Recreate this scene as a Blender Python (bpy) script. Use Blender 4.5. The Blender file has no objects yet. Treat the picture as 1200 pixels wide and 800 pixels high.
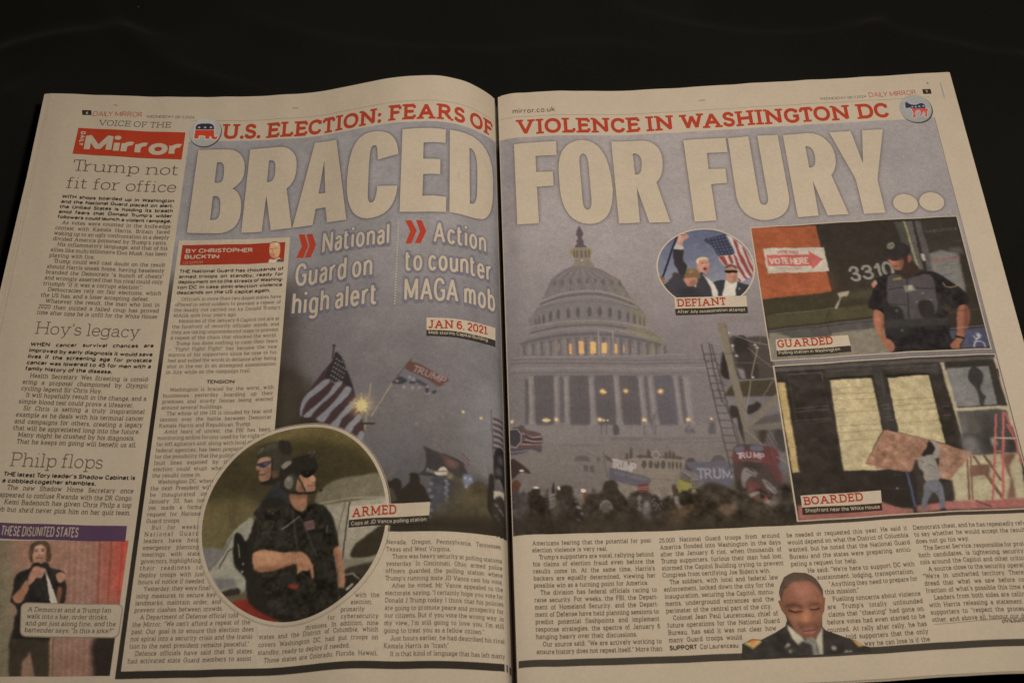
import bpy, math, random
import numpy as np
from mathutils import Matrix, Vector
from mathutils.geometry import delaunay_2d_cdt

# ------------------------------------------------------------------ camera, world, lamps, exposure
S = bpy.context.scene
COL = S.collection
ZSHIFT = 10.0                                  # mm: height of the page datum above the cloth
cam_d = bpy.data.cameras.new('camera'); cam = bpy.data.objects.new('camera', cam_d); COL.objects.link(cam)
cam_d.sensor_fit = 'HORIZONTAL'; cam_d.sensor_width = 36.0; cam_d.lens = 36.0*1650/1200
cam_d.clip_start = 0.01; cam_d.clip_end = 50
cam.rotation_mode = 'XYZ'; cam.rotation_euler = (0.580342, -0.006578, -0.029543)
cam.location = (-0.01254, -0.61799, 0.67037)
cam_d.dof.use_dof = True; cam_d.dof.focus_distance = 0.86; cam_d.dof.aperture_fstop = 20
S.camera = cam
W = bpy.data.worlds.new('World'); S.world = W; W.use_nodes = True
bg = W.node_tree.nodes['Background']; bg.inputs[0].default_value = (1.0, .86, .70, 1); bg.inputs[1].default_value = 0.02

def lamp(name, loc, radius, power, color):
    l = bpy.data.lights.new(name, 'POINT'); l.shadow_soft_size = radius; l.energy = power; l.color = color
    o = bpy.data.objects.new(name, l); COL.objects.link(o); o.location = loc; return o
lamp('reading_lamp', (0.111, -0.156, 0.56), 0.05, 9.3, (1.0, .83, .645))
S.view_settings.view_transform = 'Standard'; S.view_settings.look = 'None'
S.view_settings.exposure = 0.0; S.view_settings.gamma = 1.0
S.render.film_transparent = False
try:
    S.cycles.max_bounces = 6
except Exception: pass

# ------------------------------------------------------------------ the bent pages (measurements in millimetres)
KL = np.array([0, 6, 14, 25, 40, 60, 85, 115, 150, 200, 285], float); KR = np.array([0, 4, 10, 20, 40, 70, 110, 160, 220, 285], float)
ZL = np.array([[-1.93, 2.5, 7.92, 14.26, 18.81, 19.36, 14.82, 7.39, 4.1, 4.04, 9.6], [-7.4, -2.02, 0.58, 3.45, 5.57, 6.6, 8.62, 2.63, 1.88, 2.72, 8.05]], float)+ZSHIFT                                # [head edge, 370 mm down] heights at the knots, left page
ZR = np.array([[-0.69, 0.66, 2.33, 2.76, 3.84, 2.76, 4.37, 7.69, 10.97, 14.88], [1.9, 3.03, 3.65, 3.17, 3.4, 3.64, 5.33, 7.82, 14.11, 15.04]], float)+ZSHIFT
XO = {'L': (1.03, 1.37), 'R': (1.10, 1.31)}
PW, PH = 285.0, 388.7
def hermite(K, Z, u):
    d = np.diff(Z)/np.diff(K); h = np.diff(K); m = np.zeros(len(K)); m[0] = d[0]; m[-1] = d[-1]
    m[1:-1] = (d[:-1]*h[1:]+d[1:]*h[:-1])/(h[:-1]+h[1:])
    i = np.clip(np.searchsorted(K, u, side='right')-1, 0, len(K)-2); t = (u-K[i])/h[i]; t2 = t*t; t3 = t2*t
    return (2*t3-3*t2+1)*Z[i]+(t3-2*t2+t)*h[i]*m[i]+(-2*t3+3*t2)*Z[i+1]+(t3-t2)*h[i]*m[i+1]
UG = np.linspace(0, 320, 641); ZP = {}; XP = {}
for s, K, Z in (('L', KL, ZL), ('R', KR, ZR)):
    ZP[s] = [hermite(K, Z[k], UG) for k in (0, 1)]
    XP[s] = [np.concatenate([[0], np.cumsum(np.sqrt(np.maximum(.25-np.diff(z)**2, .0125)))])+XO[s][k] for k, z in enumerate(ZP[s])]
def surf(side, X, Y, lift=0.0):
    """a point of a page: X mm from the fold (negative on the left page), Y mm down from its head edge -> metres"""
    u = np.abs(np.asarray(X, float)); Y = np.asarray(Y, float); w = Y/370.0
    z = (1-w)*np.interp(u, UG, ZP[side][0])+w*np.interp(u, UG, ZP[side][1])
    x = (1-w)*np.interp(u, UG, XP[side][0])+w*np.interp(u, UG, XP[side][1])
    z = z+(.16*np.sin(u/5.3+1.3*np.sin(Y/120)+(0 if side == 'L' else 2))+.10*np.sin(u/2.9+Y/55.)*np.cos(Y/38.+u/60))*np.clip(u/25, 0, 1)   # faint waviness of the sheet
    if side == 'L': x = -x
    return np.stack([x, -Y, z+lift], -1)*.001

# ------------------------------------------------------------------ materials
def lin(c):
    c = np.asarray(c, float)
    return np.where(c <= .04045, c/12.92, ((c+.055)/1.055)**2.4)
PAPER = np.array([.640, .595, .520])
def tone(rgb, paper):
    """printed reflectance of a colour seen as rgb where bare paper beside it is seen as paper"""
    return np.clip(PAPER*lin(np.asarray(rgb, float)/255)/lin(np.asarray(paper, float)/255), .012, .8)
def nodes(name):
    m = bpy.data.materials.new(name); m.use_nodes = True; nt = m.node_tree
    return m, nt, nt.nodes['Principled BSDF']
def paper_grain(nt, b, base, strength):
    tc = nt.nodes.new('ShaderNodeTexCoord')
    n1 = nt.nodes.new('ShaderNodeTexNoise'); n1.inputs['Scale'].default_value = 1400; n1.inputs['Detail'].default_value = 2
    n2 = nt.nodes.new('ShaderNodeTexNoise'); n2.inputs['Scale'].default_value = 60; n2.inputs['Detail'].default_value = 4
    n3 = nt.nodes.new('ShaderNodeTexNoise'); n3.inputs['Scale'].default_value = 420; n3.inputs['Detail'].default_value = 2
    for n in (n1, n2, n3): nt.links.new(tc.outputs['Object'], n.inputs['Vector'])
    def mr(n, lo, hi):
        r = nt.nodes.new('ShaderNodeMapRange'); r.inputs[1].default_value = .3; r.inputs[2].default_value = .7
        r.inputs[3].default_value = lo; r.inputs[4].default_value = hi; nt.links.new(n.outputs['Fac'], r.inputs[0]); return r
    a = mr(n1, 1-strength, 1+strength); c = mr(n2, 1-strength*.45, 1+strength*.45); e = mr(n3, 1-strength*.5, 1+strength*.5)
    m1 = nt.nodes.new('ShaderNodeMath'); m1.operation = 'MULTIPLY'; nt.links.new(a.outputs[0], m1.inputs[0]); nt.links.new(c.outputs[0], m1.inputs[1])
    m2 = nt.nodes.new('ShaderNodeMath'); m2.operation = 'MULTIPLY'; nt.links.new(m1.outputs[0], m2.inputs[0]); nt.links.new(e.outputs[0], m2.inputs[1])
    mx = nt.nodes.new('ShaderNodeVectorMath'); mx.operation = 'SCALE'
    nt.links.new(base, mx.inputs[0]); nt.links.new(m2.outputs[0], mx.inputs['Scale'])
    nt.links.new(mx.outputs[0], b.inputs['Base Color'])
    bp = nt.nodes.new('ShaderNodeBump'); bp.inputs['Strength'].default_value = .12; bp.inputs['Distance'].default_value = .0002
    nt.links.new(n3.outputs['Fac'], bp.inputs['Height']); nt.links.new(bp.outputs[0], b.inputs['Normal'])
    b.inputs['Roughness'].default_value = .85; b.inputs['Specular IOR Level'].default_value = .12
M_PAPER, nt, b = nodes('newsprint')
rgb = nt.nodes.new('ShaderNodeRGB'); rgb.outputs[0].default_value = (*PAPER, 1)
paper_grain(nt, b, rgb.outputs[0], .05)
M_INK, nt, b = nodes('printed_ink')
at = nt.nodes.new('ShaderNodeAttribute'); at.attribute_name = 'Col'
paper_grain(nt, b, at.outputs['Color'], .07)
M_CLOTH, nt, b = nodes('black_cloth')
tc = nt.nodes.new('ShaderNodeTexCoord'); wv = nt.nodes.new('ShaderNodeTexNoise'); wv.inputs['Scale'].default_value = 900
wv.inputs['Detail'].default_value = 3; nt.links.new(tc.outputs['Object'], wv.inputs['Vector'])
big = nt.nodes.new('ShaderNodeTexNoise'); big.inputs['Scale'].default_value = 9; nt.links.new(tc.outputs['Object'], big.inputs['Vector'])
cr = nt.nodes.new('ShaderNodeValToRGB'); cr.color_ramp.elements[0].position = .3; cr.color_ramp.elements[1].position = .72
cr.color_ramp.elements[0].color = (.0068, .0076, .0071, 1); cr.color_ramp.elements[1].color = (.0138, .0150, .0138, 1)
mm = nt.nodes.new('ShaderNodeMath'); mm.operation = 'ADD'; mh = nt.nodes.new('ShaderNodeMath'); mh.operation = 'MULTIPLY'; mh.inputs[1].default_value = .5
nt.links.new(wv.outputs['Fac'], mm.inputs[0]); nt.links.new(big.outputs['Fac'], mm.inputs[1]); nt.links.new(mm.outputs[0], mh.inputs[0]); nt.links.new(mh.outputs[0], cr.inputs['Fac'])
nt.links.new(cr.outputs['Color'], b.inputs['Base Color'])
bp = nt.nodes.new('ShaderNodeBump'); bp.inputs['Strength'].default_value = .5; bp.inputs['Distance'].default_value = .0006
nt.links.new(wv.outputs['Fac'], bp.inputs['Height']); nt.links.new(bp.outputs[0], b.inputs['Normal'])
vo = nt.nodes.new('ShaderNodeTexVoronoi'); vo.inputs['Scale'].default_value = 55; nt.links.new(tc.outputs['Object'], vo.inputs['Vector'])
lt = nt.nodes.new('ShaderNodeMath'); lt.operation = 'LESS_THAN'; lt.inputs[1].default_value = .035; nt.links.new(vo.outputs['Distance'], lt.inputs[0])
sp = nt.nodes.new('ShaderNodeSeparateColor'); nt.links.new(vo.outputs['Color'], sp.inputs[0])
gt = nt.nodes.new('ShaderNodeMath'); gt.operation = 'GREATER_THAN'; gt.inputs[1].default_value = .86; nt.links.new(sp.outputs[0], gt.inputs[0])
am = nt.nodes.new('ShaderNodeMath'); am.operation = 'MULTIPLY'; nt.links.new(lt.outputs[0], am.inputs[0]); nt.links.new(gt.outputs[0], am.inputs[1])
mxl = nt.nodes.new('ShaderNodeMix'); mxl.data_type = 'RGBA'; nt.links.new(am.outputs[0], mxl.inputs['Factor']); nt.links.new(cr.outputs['Color'], mxl.inputs[6]); mxl.inputs[7].default_value = (.06, .065, .065, 1)
nt.links.new(mxl.outputs[2], b.inputs['Base Color'])                 # specks of lint
b.inputs['Roughness'].default_value = .95; b.inputs['Specular IOR Level'].default_value = .05
b.inputs['Sheen Weight'].default_value = .06; b.inputs['Sheen Roughness'].default_value = .5

# ------------------------------------------------------------------ mesh helpers
def empty(name, loc=(0, 0, 0)):
    o = bpy.data.objects.new(name, None); COL.objects.link(o); o.location = loc; o.empty_display_size = .05; return o
def make(name, V, F, mat, parent=None, colors=None, smooth=False):
    V = np.ascontiguousarray(V, dtype=np.float32); F = np.ascontiguousarray(F, dtype=np.int32)
    me = bpy.data.meshes.new(name); n, k = F.shape
    me.vertices.add(len(V)); me.vertices.foreach_set('co', V.ravel())
    me.loops.add(n*k); me.loops.foreach_set('vertex_index', F.ravel())
    me.polygons.add(n); me.polygons.foreach_set('loop_start', np.arange(0, n*k, k, dtype=np.int32))
    try: me.polygons.foreach_set('loop_total', np.full(n, k, dtype=np.int32))
    except Exception: pass
    me.update(calc_edges=True)
    if colors is not None:
        a = me.color_attributes.new('Col', 'FLOAT_COLOR', 'POINT')
        a.data.foreach_set('color', np.concatenate([np.asarray(colors, np.float32), np.ones((len(V), 1), np.float32)], 1).ravel())
    if smooth: me.polygons.foreach_set('use_smooth', np.ones(n, dtype=bool))
    me.materials.append(mat)
    o = bpy.data.objects.new(name, me); COL.objects.link(o)
    if parent is not None: o.parent = parent
    return o
def grid_faces(nx, ny):
    i = np.arange(nx*ny).reshape(ny, nx)
    return np.stack([i[:-1, :-1], i[1:, :-1], i[1:, 1:], i[:-1, 1:]], -1).reshape(-1, 4)

# ------------------------------------------------------------------ lettering: stroke skeletons, with or without slab serifs
X_ = .68
GL = {
'A': (.74, ['M0,0 L.37,1 L.74,0', 'M.14,.33 L.60,.33'], [(0, 0, .11, .13), (.74, 0, .13, .11)], []),
'B': (.56, ['M0,0 L0,1 L.3,1 C.42,1 .5,.9 .5,.77 C.5,.63 .42,.53 .3,.53 L0,.53', 'M.28,.53 C.46,.53 .56,.42 .56,.265 C.56,.1 .46,0 .3,0 L0,0'], [(0, 0, .12, 0), (0, 1, .12, 0)], []),
'C': (.64, ['M.62,.76 C.58,.92 .5,1 .36,1 C.14,1 0,.8 0,.5 C0,.2 .14,0 .36,0 C.5,0 .58,.08 .64,.25'], [], ['M.62,.70 L.62,1']),
'D': (.66, ['M0,0 L0,1 L.3,1 C.53,1 .66,.8 .66,.5 C.66,.2 .53,0 .3,0 L0,0'], [(0, 0, .12, 0), (0, 1, .12, 0)], []),
'E': (.52, ['M.52,1 L0,1 L0,0 L.52,0', 'M0,.52 L.4,.52'], [(0, 0, .12, 0), (0, 1, .12, 0)], ['M.52,1 L.52,.76', 'M.52,0 L.52,.24', 'M.4,.63 L.4,.41']),
'F': (.50, ['M.50,1 L0,1 L0,0', 'M0,.50 L.38,.50'], [(0, 0, .12, .13), (0, 1, .12, 0)], ['M.50,1 L.50,.74', 'M.38,.61 L.38,.39']),
'G': (.68, ['M.63,.77 C.58,.92 .5,1 .36,1 C.14,1 0,.8 0,.5 C0,.2 .14,0 .36,0 C.52,0 .61,.07 .66,.18 L.66,.45 L.42,.45'], [], ['M.63,.72 L.63,1', 'M.62,.45 L.76,.45']),
'H': (.66, ['M0,0 L0,1', 'M.66,0 L.66,1', 'M0,.51 L.66,.51'], [(0, 0, .12, .12), (0, 1, .12, .12), (.66, 0, .12, .12), (.66, 1, .12, .12)], []),
'I': (0, ['M0,0 L0,1'], [(0, 0, .13, .13), (0, 1, .13, .13)], []),
'J': (.34, ['M.34,1 L.34,.26 C.34,.08 .27,0 .17,0 C.07,0 0,.06 0,.2'], [(.34, 1, .13, .1)], []),
'K': (.60, ['M0,0 L0,1', 'M.57,1 L.02,.40', 'M.2,.6 L.6,0'], [(0, 0, .12, .12), (0, 1, .12, .12), (.6, 0, .12, .1), (.57, 1, .12, .1)], []),
'L': (.48, ['M0,1 L0,0 L.48,0'], [(0, 1, .12, .13), (0, 0, .12, 0)], ['M.48,0 L.48,.26']),
'M': (.84, ['M0,0 L0,1 L.42,.12 L.84,1 L.84,0'], [(0, 0, .12, .12), (0, 1, .12, 0), (.84, 0, .12, .12), (.84, 1, 0, .12)], []),
'N': (.68, ['M0,0 L0,1 L.68,0 L.68,1'], [(0, 0, .12, .12), (0, 1, .12, 0), (.68, 1, .12, .12)], []),
'O': (.76, ['M.38,1 C.15,1 0,.8 0,.5 C0,.2 .15,0 .38,0 C.61,0 .76,.2 .76,.5 C.76,.8 .61,1 .38,1'], [], []),
'P': (.54, ['M0,0 L0,1 L.3,1 C.46,1 .54,.88 .54,.73 C.54,.58 .46,.46 .3,.46 L0,.46'], [(0, 0, .12, .13), (0, 1, .12, 0)], []),
'Q': (.76, ['M.38,1 C.15,1 0,.8 0,.5 C0,.2 .15,0 .38,0 C.61,0 .76,.2 .76,.5 C.76,.8 .61,1 .38,1', 'M.42,.2 L.72,-.1'], [], []),
'R': (.62, ['M0,0 L0,1 L.3,1 C.45,1 .53,.89 .53,.75 C.53,.61 .45,.50 .3,.50 L0,.50', 'M.27,.50 L.62,0'], [(0, 0, .12, .12), (0, 1, .12, 0), (.62, 0, 0, .1)], []),
'S': (.50, ['M.47,.78 C.44,.92 .37,1 .25,1 C.11,1 .02,.9 .02,.76 C.02,.6 .13,.55 .25,.51 C.39,.46 .5,.41 .5,.25 C.5,.1 .4,0 .25,0 C.11,0 .03,.08 0,.22'], [], ['M.47,.74 L.47,1', 'M.01,.26 L.01,0']),
'T': (.62, ['M.31,0 L.31,1', 'M0,1 L.62,1'], [(.31, 0, .14, .14)], ['M0,1 L0,.74', 'M.62,1 L.62,.74']),
'U': (.62, ['M0,1 L0,.34 C0,.1 .12,0 .31,0 C.5,0 .62,.1 .62,.34 L.62,1'], [(0, 1, .12, .12), (.62, 1, .12, .12)], []),
'V': (.70, ['M0,1 L.35,0 L.70,1'], [(0, 1, .11, .13), (.70, 1, .13, .11)], []),
'W': (1.0, ['M0,1 L.25,0 L.5,.92 L.75,0 L1,1'], [(0, 1, .11, .12), (1, 1, .12, .11)], []),
'X': (.66, ['M0,1 L.66,0', 'M.66,1 L0,0'], [(0, 0, .1, .12), (.66, 0, .12, .1), (0, 1, .1, .12), (.66, 1, .12, .1)], []),
'Y': (.68, ['M0,1 L.34,.44 L.68,1', 'M.34,.46 L.34,0'], [(.34, 0, .13, .13), (0, 1, .1, .12), (.68, 1, .12, .1)], []),
'Z': (.58, ['M.02,1 L.56,1 L0,0 L.58,0'], [], ['M.02,1 L.02,.78', 'M.58,0 L.58,.22']),
'a': (.44, ['M.03,.55 C.08,.64 .15,.68 .23,.68 C.36,.68 .42,.6 .42,.48 L.42,0', 'M.42,.41 L.22,.38 C.07,.36 0,.29 0,.18 C0,.06 .08,0 .18,0 C.3,0 .40,.08 .42,.2'], [(.42, 0, 0, .11)], []),
'b': (.5, ['M0,0 L0,1', 'M0,.34 C0,.56 .1,.68 .26,.68 C.42,.68 .5,.54 .5,.34 C.5,.14 .42,0 .26,0 C.1,0 0,.12 0,.34'], [(0, 1, .11, 0)], []),
'c': (.44, ['M.42,.54 C.39,.62 .33,.68 .24,.68 C.09,.68 0,.54 0,.34 C0,.14 .09,0 .24,0 C.34,0 .40,.06 .44,.14'], [], ['M.42,.49 L.42,.67']),
'd': (.5, ['M.5,0 L.5,1', 'M.5,.34 C.5,.56 .4,.68 .24,.68 C.08,.68 0,.54 0,.34 C0,.14 .08,0 .24,0 C.4,0 .5,.12 .5,.34'], [(.5, 1, .11, 0), (.5, 0, 0, .11)], []),
'e': (.48, ['M0,.36 L.48,.36 C.48,.56 .4,.68 .25,.68 C.09,.68 0,.54 0,.34 C0,.14 .09,0 .25,0 C.36,0 .42,.05 .47,.14'], [], []),
'f': (.27, ['M.31,.97 C.28,1 .25,1 .22,1 C.12,1 .09,.94 .09,.84 L.09,0', 'M-.05,.68 L.27,.68'], [(.09, 0, .12, .13)], []),
'g': (.5, ['M.5,.68 L.5,-.04 C.5,-.2 .4,-.27 .25,-.27 C.14,-.27 .06,-.24 .02,-.17', 'M.5,.34 C.5,.56 .4,.68 .24,.68 C.08,.68 0,.54 0,.34 C0,.14 .08,.01 .24,.01 C.4,.01 .5,.12 .5,.34'], [(.5, .68, 0, .1)], []),
'h': (.48, ['M0,0 L0,1', 'M0,.40 C.02,.58 .12,.68 .26,.68 C.4,.68 .48,.6 .48,.44 L.48,0'], [(0, 1, .11, 0), (0, 0, .11, .11), (.48, 0, .11, .11)], []),
'i': (0, ['M0,0 L0,.68', '.0,.95'], [(0, .68, .11, 0), (0, 0, .13, .13)], []),
'j': (.12, ['M.12,.68 L.12,-.08 C.12,-.21 .06,-.27 -.06,-.26', '..12,.95'], [(.12, .68, .11, 0)], []),
'k': (.46, ['M0,0 L0,1', 'M.43,.68 L.02,.26', 'M.16,.42 L.46,0'], [(0, 1, .11, 0), (0, 0, .11, .1), (.46, 0, .11, .1), (.43, .68, .11, .08)], []),
'l': (0, ['M0,0 L0,1'], [(0, 1, .11, 0), (0, 0, .13, .13)], []),
'm': (.78, ['M0,0 L0,.68', 'M0,.42 C.02,.58 .1,.68 .22,.68 C.34,.68 .39,.6 .39,.44 L.39,0', 'M.39,.42 C.41,.58 .49,.68 .61,.68 C.73,.68 .78,.6 .78,.44 L.78,0'], [(0, .68, .11, 0), (0, 0, .11, .1), (.39, 0, .1, .1), (.78, 0, .1, .11)], []),
'n': (.48, ['M0,0 L0,.68', 'M0,.40 C.02,.58 .12,.68 .26,.68 C.4,.68 .48,.6 .48,.44 L.48,0'], [(0, .68, .11, 0), (0, 0, .11, .11), (.48, 0, .11, .11)], []),
'o': (.52, ['M.26,.68 C.1,.68 0,.54 0,.34 C0,.14 .1,0 .26,0 C.42,0 .52,.14 .52,.34 C.52,.54 .42,.68 .26,.68'], [], []),
'p': (.5, ['M0,-.27 L0,.68', 'M0,.34 C0,.56 .1,.68 .26,.68 C.42,.68 .5,.54 .5,.34 C.5,.14 .42,0 .26,0 C.1,0 0,.12 0,.34'], [(0, .68, .11, 0), (0, -.27, .12, .12)], []),
'q': (.5, ['M.5,-.27 L.5,.68', 'M.5,.34 C.5,.56 .4,.68 .24,.68 C.08,.68 0,.54 0,.34 C0,.14 .08,0 .24,0 C.4,0 .5,.12 .5,.34'], [(.5, -.27, .12, .12), (.5, .68, 0, .09)], []),
'r': (.33, ['M0,0 L0,.68', 'M0,.36 C.03,.56 .13,.68 .25,.68 C.28,.68 .31,.67 .33,.66'], [(0, .68, .11, 0), (0, 0, .11, .14)], []),
's': (.4, ['M.37,.53 C.34,.63 .28,.68 .2,.68 C.1,.68 .02,.62 .02,.52 C.02,.4 .12,.375 .2,.35 C.3,.32 .4,.29 .4,.17 C.4,.06 .31,0 .2,0 C.1,0 .04,.05 0,.15'], [], []),
't': (.29, ['M.08,.9 L.08,.16 C.08,.05 .13,0 .2,0 C.25,0 .28,.02 .31,.07', 'M-.05,.68 L.29,.68'], [], []),
'u': (.48, ['M0,.68 L0,.24 C0,.08 .08,0 .22,0 C.36,0 .46,.1 .48,.28', 'M.48,.68 L.48,0'], [(0, .68, .11, 0), (.48, .68, .11, 0), (.48, 0, 0, .11)], []),
'v': (.48, ['M0,.68 L.24,0 L.48,.68'], [(0, .68, .1, .11), (.48, .68, .11, .1)], []),
'w': (.74, ['M0,.68 L.19,0 L.37,.62 L.55,0 L.74,.68'], [(0, .68, .1, .11), (.74, .68, .11, .1)], []),
'x': (.46, ['M0,.68 L.46,0', 'M.46,.68 L0,0'], [(0, 0, .1, .1), (.46, 0, .1, .1), (0, .68, .1, .1), (.46, .68, .1, .1)], []),
'y': (.48, ['M0,.68 L.24,0', 'M.48,.68 L.2,-.14 C.17,-.23 .11,-.27 .02,-.26'], [(0, .68, .1, .11), (.48, .68, .11, .1)], []),
'z': (.42, ['M.01,.68 L.41,.68 L0,0 L.42,0'], [], ['M.01,.68 L.01,.52', 'M.42,0 L.42,.16']),
'0': (.54, ['M.27,1 C.1,1 0,.82 0,.5 C0,.18 .1,0 .27,0 C.44,0 .54,.18 .54,.5 C.54,.82 .44,1 .27,1'], [], []),
'1': (.3, ['M.02,.8 L.2,1 L.2,0'], [(.2, 0, .16, .16)], []),
'2': (.5, ['M.02,.74 C.04,.9 .13,1 .26,1 C.4,1 .48,.9 .48,.75 C.48,.55 .2,.3 0,0 L.5,0'], [], []),
'3': (.5, ['M.03,.8 C.07,.92 .15,1 .26,1 C.4,1 .48,.9 .48,.77 C.48,.63 .39,.54 .22,.53 C.4,.53 .5,.43 .5,.27 C.5,.1 .4,0 .25,0 C.12,0 .04,.07 0,.2'], [], []),
'4': (.54, ['M.42,0 L.42,1 L0,.27 L.54,.27'], [], []),
'5': (.5, ['M.45,1 L.09,1 L.06,.56 C.12,.62 .19,.64 .26,.64 C.41,.64 .5,.51 .5,.33 C.5,.13 .4,0 .24,0 C.12,0 .04,.06 0,.18'], [], []),
'6': (.52, ['M.46,.85 C.42,.95 .36,1 .28,1 C.1,1 0,.78 0,.42 C0,.14 .1,0 .27,0 C.43,0 .52,.13 .52,.31 C.52,.5 .43,.61 .28,.61 C.13,.61 .02,.5 0,.34'], [], []),
'7': (.5, ['M0,1 L.5,1 L.17,0'], [], []),
'8': (.52, ['M.26,.54 C.11,.54 .04,.64 .04,.77 C.04,.91 .12,1 .26,1 C.4,1 .48,.91 .48,.77 C.48,.64 .41,.54 .26,.54 C.1,.54 0,.43 0,.27 C0,.1 .1,0 .26,0 C.42,0 .52,.1 .52,.27 C.52,.43 .42,.54 .26,.54'], [], []),
'9': (.52, ['M.06,.15 C.1,.05 .16,0 .24,0 C.42,0 .52,.22 .52,.58 C.52,.86 .42,1 .25,1 C.09,1 0,.87 0,.69 C0,.5 .09,.39 .24,.39 C.39,.39 .5,.5 .52,.66'], [], []),
'.': (0, ['.0,.02'], [], []), ':': (0, ['.0,.02', '.0,.55'], [], []), '·': (0, ['.0,.4'], [], []),
',': (.06, ['M.06,.04 L0,-.15'], [], []), ';': (.06, ['M.06,.04 L0,-.15', '..06,.55'], [], []),
'-': (.22, ['M0,.36 L.22,.36'], [], []), '–': (.5, ['M0,.36 L.5,.36'], [], []),
'’': (.06, ['M.06,1 L0,.76'], [], []), '“': (.24, ['M.06,1 L0,.76', 'M.24,1 L.18,.76'], [], []), '”': (.24, ['M.06,1 L0,.76', 'M.24,1 L.18,.76'], [], []),
'!': (0, ['M0,1 L0,.28', '.0,.02'], [], []), '?': (.42, ['M0,.78 C.03,.92 .1,1 .21,1 C.34,1 .42,.91 .42,.78 C.42,.6 .2,.56 .2,.36 L.2,.28', '..2,.02'], [], []),
'@': (.9, ['M.64,.66 L.6,.4 C.58,.3 .8,.3 .82,.55 C.84,.85 .65,1 .45,1 C.2,1 0,.8 0,.5 C0,.2 .2,0 .45,0 C.55,0 .65,.03 .72,.08', 'M.62,.5 C.6,.65 .52,.7 .45,.7 C.33,.7 .27,.6 .27,.48 C.27,.36 .33,.28 .43,.28 C.53,.28 .6,.38 .62,.5'], [], []),
}
def path_pts(p, n):
    """M/L/C path text -> list of points"""
    out = []; tok = p.replace('M', ' M ').replace('L', ' L ').replace('C', ' C ').split(); cmd = ''; i = 0
    while i < len(tok):
        if tok[i] in 'MLC': cmd = tok[i]; i += 1; continue
        if cmd in 'ML': out.append(tuple(map(float, tok[i].split(',')))); i += 1
        else:
            p0 = out[-1]; q = [tuple(map(float, t.split(','))) for t in tok[i:i+3]]; i += 3
            for k in range(1, n+1):
                t = k/n; s = 1-t
                out.append(tuple(s**3*p0[j]+3*s*s*t*q[0][j]+3*s*t*t*q[1][j]+t**3*q[2][j] for j in (0, 1)))
    return out
KERN = {'WA': -.17, 'AW': -.12, 'VO': -.06, 'Tr': -.16, 'Tu': -.1, 'We': -.08, 'Wa': -.08, 'AT': -.1, 'TO': -.04, 'To': -.12, 'Th': 0.0, 'RY': -.06, 'P.': -.1, 'y.': -.08, 'r.': -.06, 'AG': -.05, 'GA': -.05, 'AC': -.05, 'LT': -.1, 'LY': -.12}
_sk = {}
def skeleton(ch, n):
    """list of (points, is_dot), serif bars, slab-only strokes, width"""
    k = (ch, n)
    if k not in _sk:
        w, st, se, sl = GL[ch]; strokes = []
        for s in st:
            if s[0] == 'M': strokes.append((path_pts(s, n), False))
            else: strokes.append(([tuple(map(float, s[1:].split(',')))], True))
        _sk[k] = (strokes, se, [path_pts(s, n) for s in sl], w)
    return _sk[k]
class Style:
    def __init__(self, w, slab, xs=1.0, track=0.16, n=4, thin=.86, xh=X_, serif=1.0):
        self.w, self.slab, self.xs, self.track, self.n, self.thin, self.xh, self.serif = w, slab, xs, track, n, thin, xh, serif
        self.cache = {}; self.ext = {}
    def place(self, p, low=False):
        y = p[1]
        if low: y = y*self.xh/X_ if y <= X_ else 1-(1-y)*(1-self.xh)/(1-X_)
        return (self.w/2+p[0]*self.xs, self.w/2+y*(1-self.w))
    def extent(self, ch):
        if ch not in self.ext:
            v, _ = glyph(ch, self); self.ext[ch] = (float(v[:, 0].min()), float(v[:, 0].max()))
        return self.ext[ch]
    def advance(self, ch):
        if ch == ' ': return .30*self.xs
        a, b_ = self.extent(ch); return b_-a+self.track
def hull(q):
    q = sorted(q, key=lambda p: (p[0], p[1])); o = []
    for seq in (q, q[::-1]):
        h = []
        for p in seq:
            while len(h) > 1 and (h[-1][0]-h[-2][0])*(p[1]-h[-2][1])-(h[-1][1]-h[-2][1])*(p[0]-h[-2][0]) <= 1e-12: h.pop()
            h.append(p)
        o += h[:-1]
    return o
def ribbon(P, w, V, F):
    """a stroke of width w along P as quads with mitred joins"""
    P = [np.array(p) for p in P]
    closed = len(P) > 3 and np.hypot(*(P[0]-P[-1])) < 1e-6
    if closed: P = P[:-1]
    m = len(P); seg = [(P[(i+1) % m]-P[i]) for i in range(m if closed else m-1)]
    nn = [np.array([-s[1], s[0]])/max(1e-9, np.hypot(*s)) for s in seg]; ends = []
    def face(q): q = hull(q); k = len(V); V.extend(q); F.append(list(range(k, k+len(q))))
    for i in range(m):
        a = nn[i-1] if (i > 0 or closed) else nn[0]; b_ = nn[i] if i < len(nn) else nn[-1]
        t = a+b_; l2 = t @ t
        if l2 > 1.5: off = t*(2*w/l2); ends.append((off, off))
        else:                                                   # a sharp turn: both limbs run full width into the corner
            ends.append((a*w, b_*w)); face([P[i]+a*w, P[i]-a*w, P[i]+b_*w, P[i]-b_*w])
    for i in range(len(seg)):
        j = (i+1) % m; o0, o1 = ends[i][1], ends[j][0]
        face([P[i]+o0, P[i]-o0, P[j]-o1, P[j]+o1])
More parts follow.
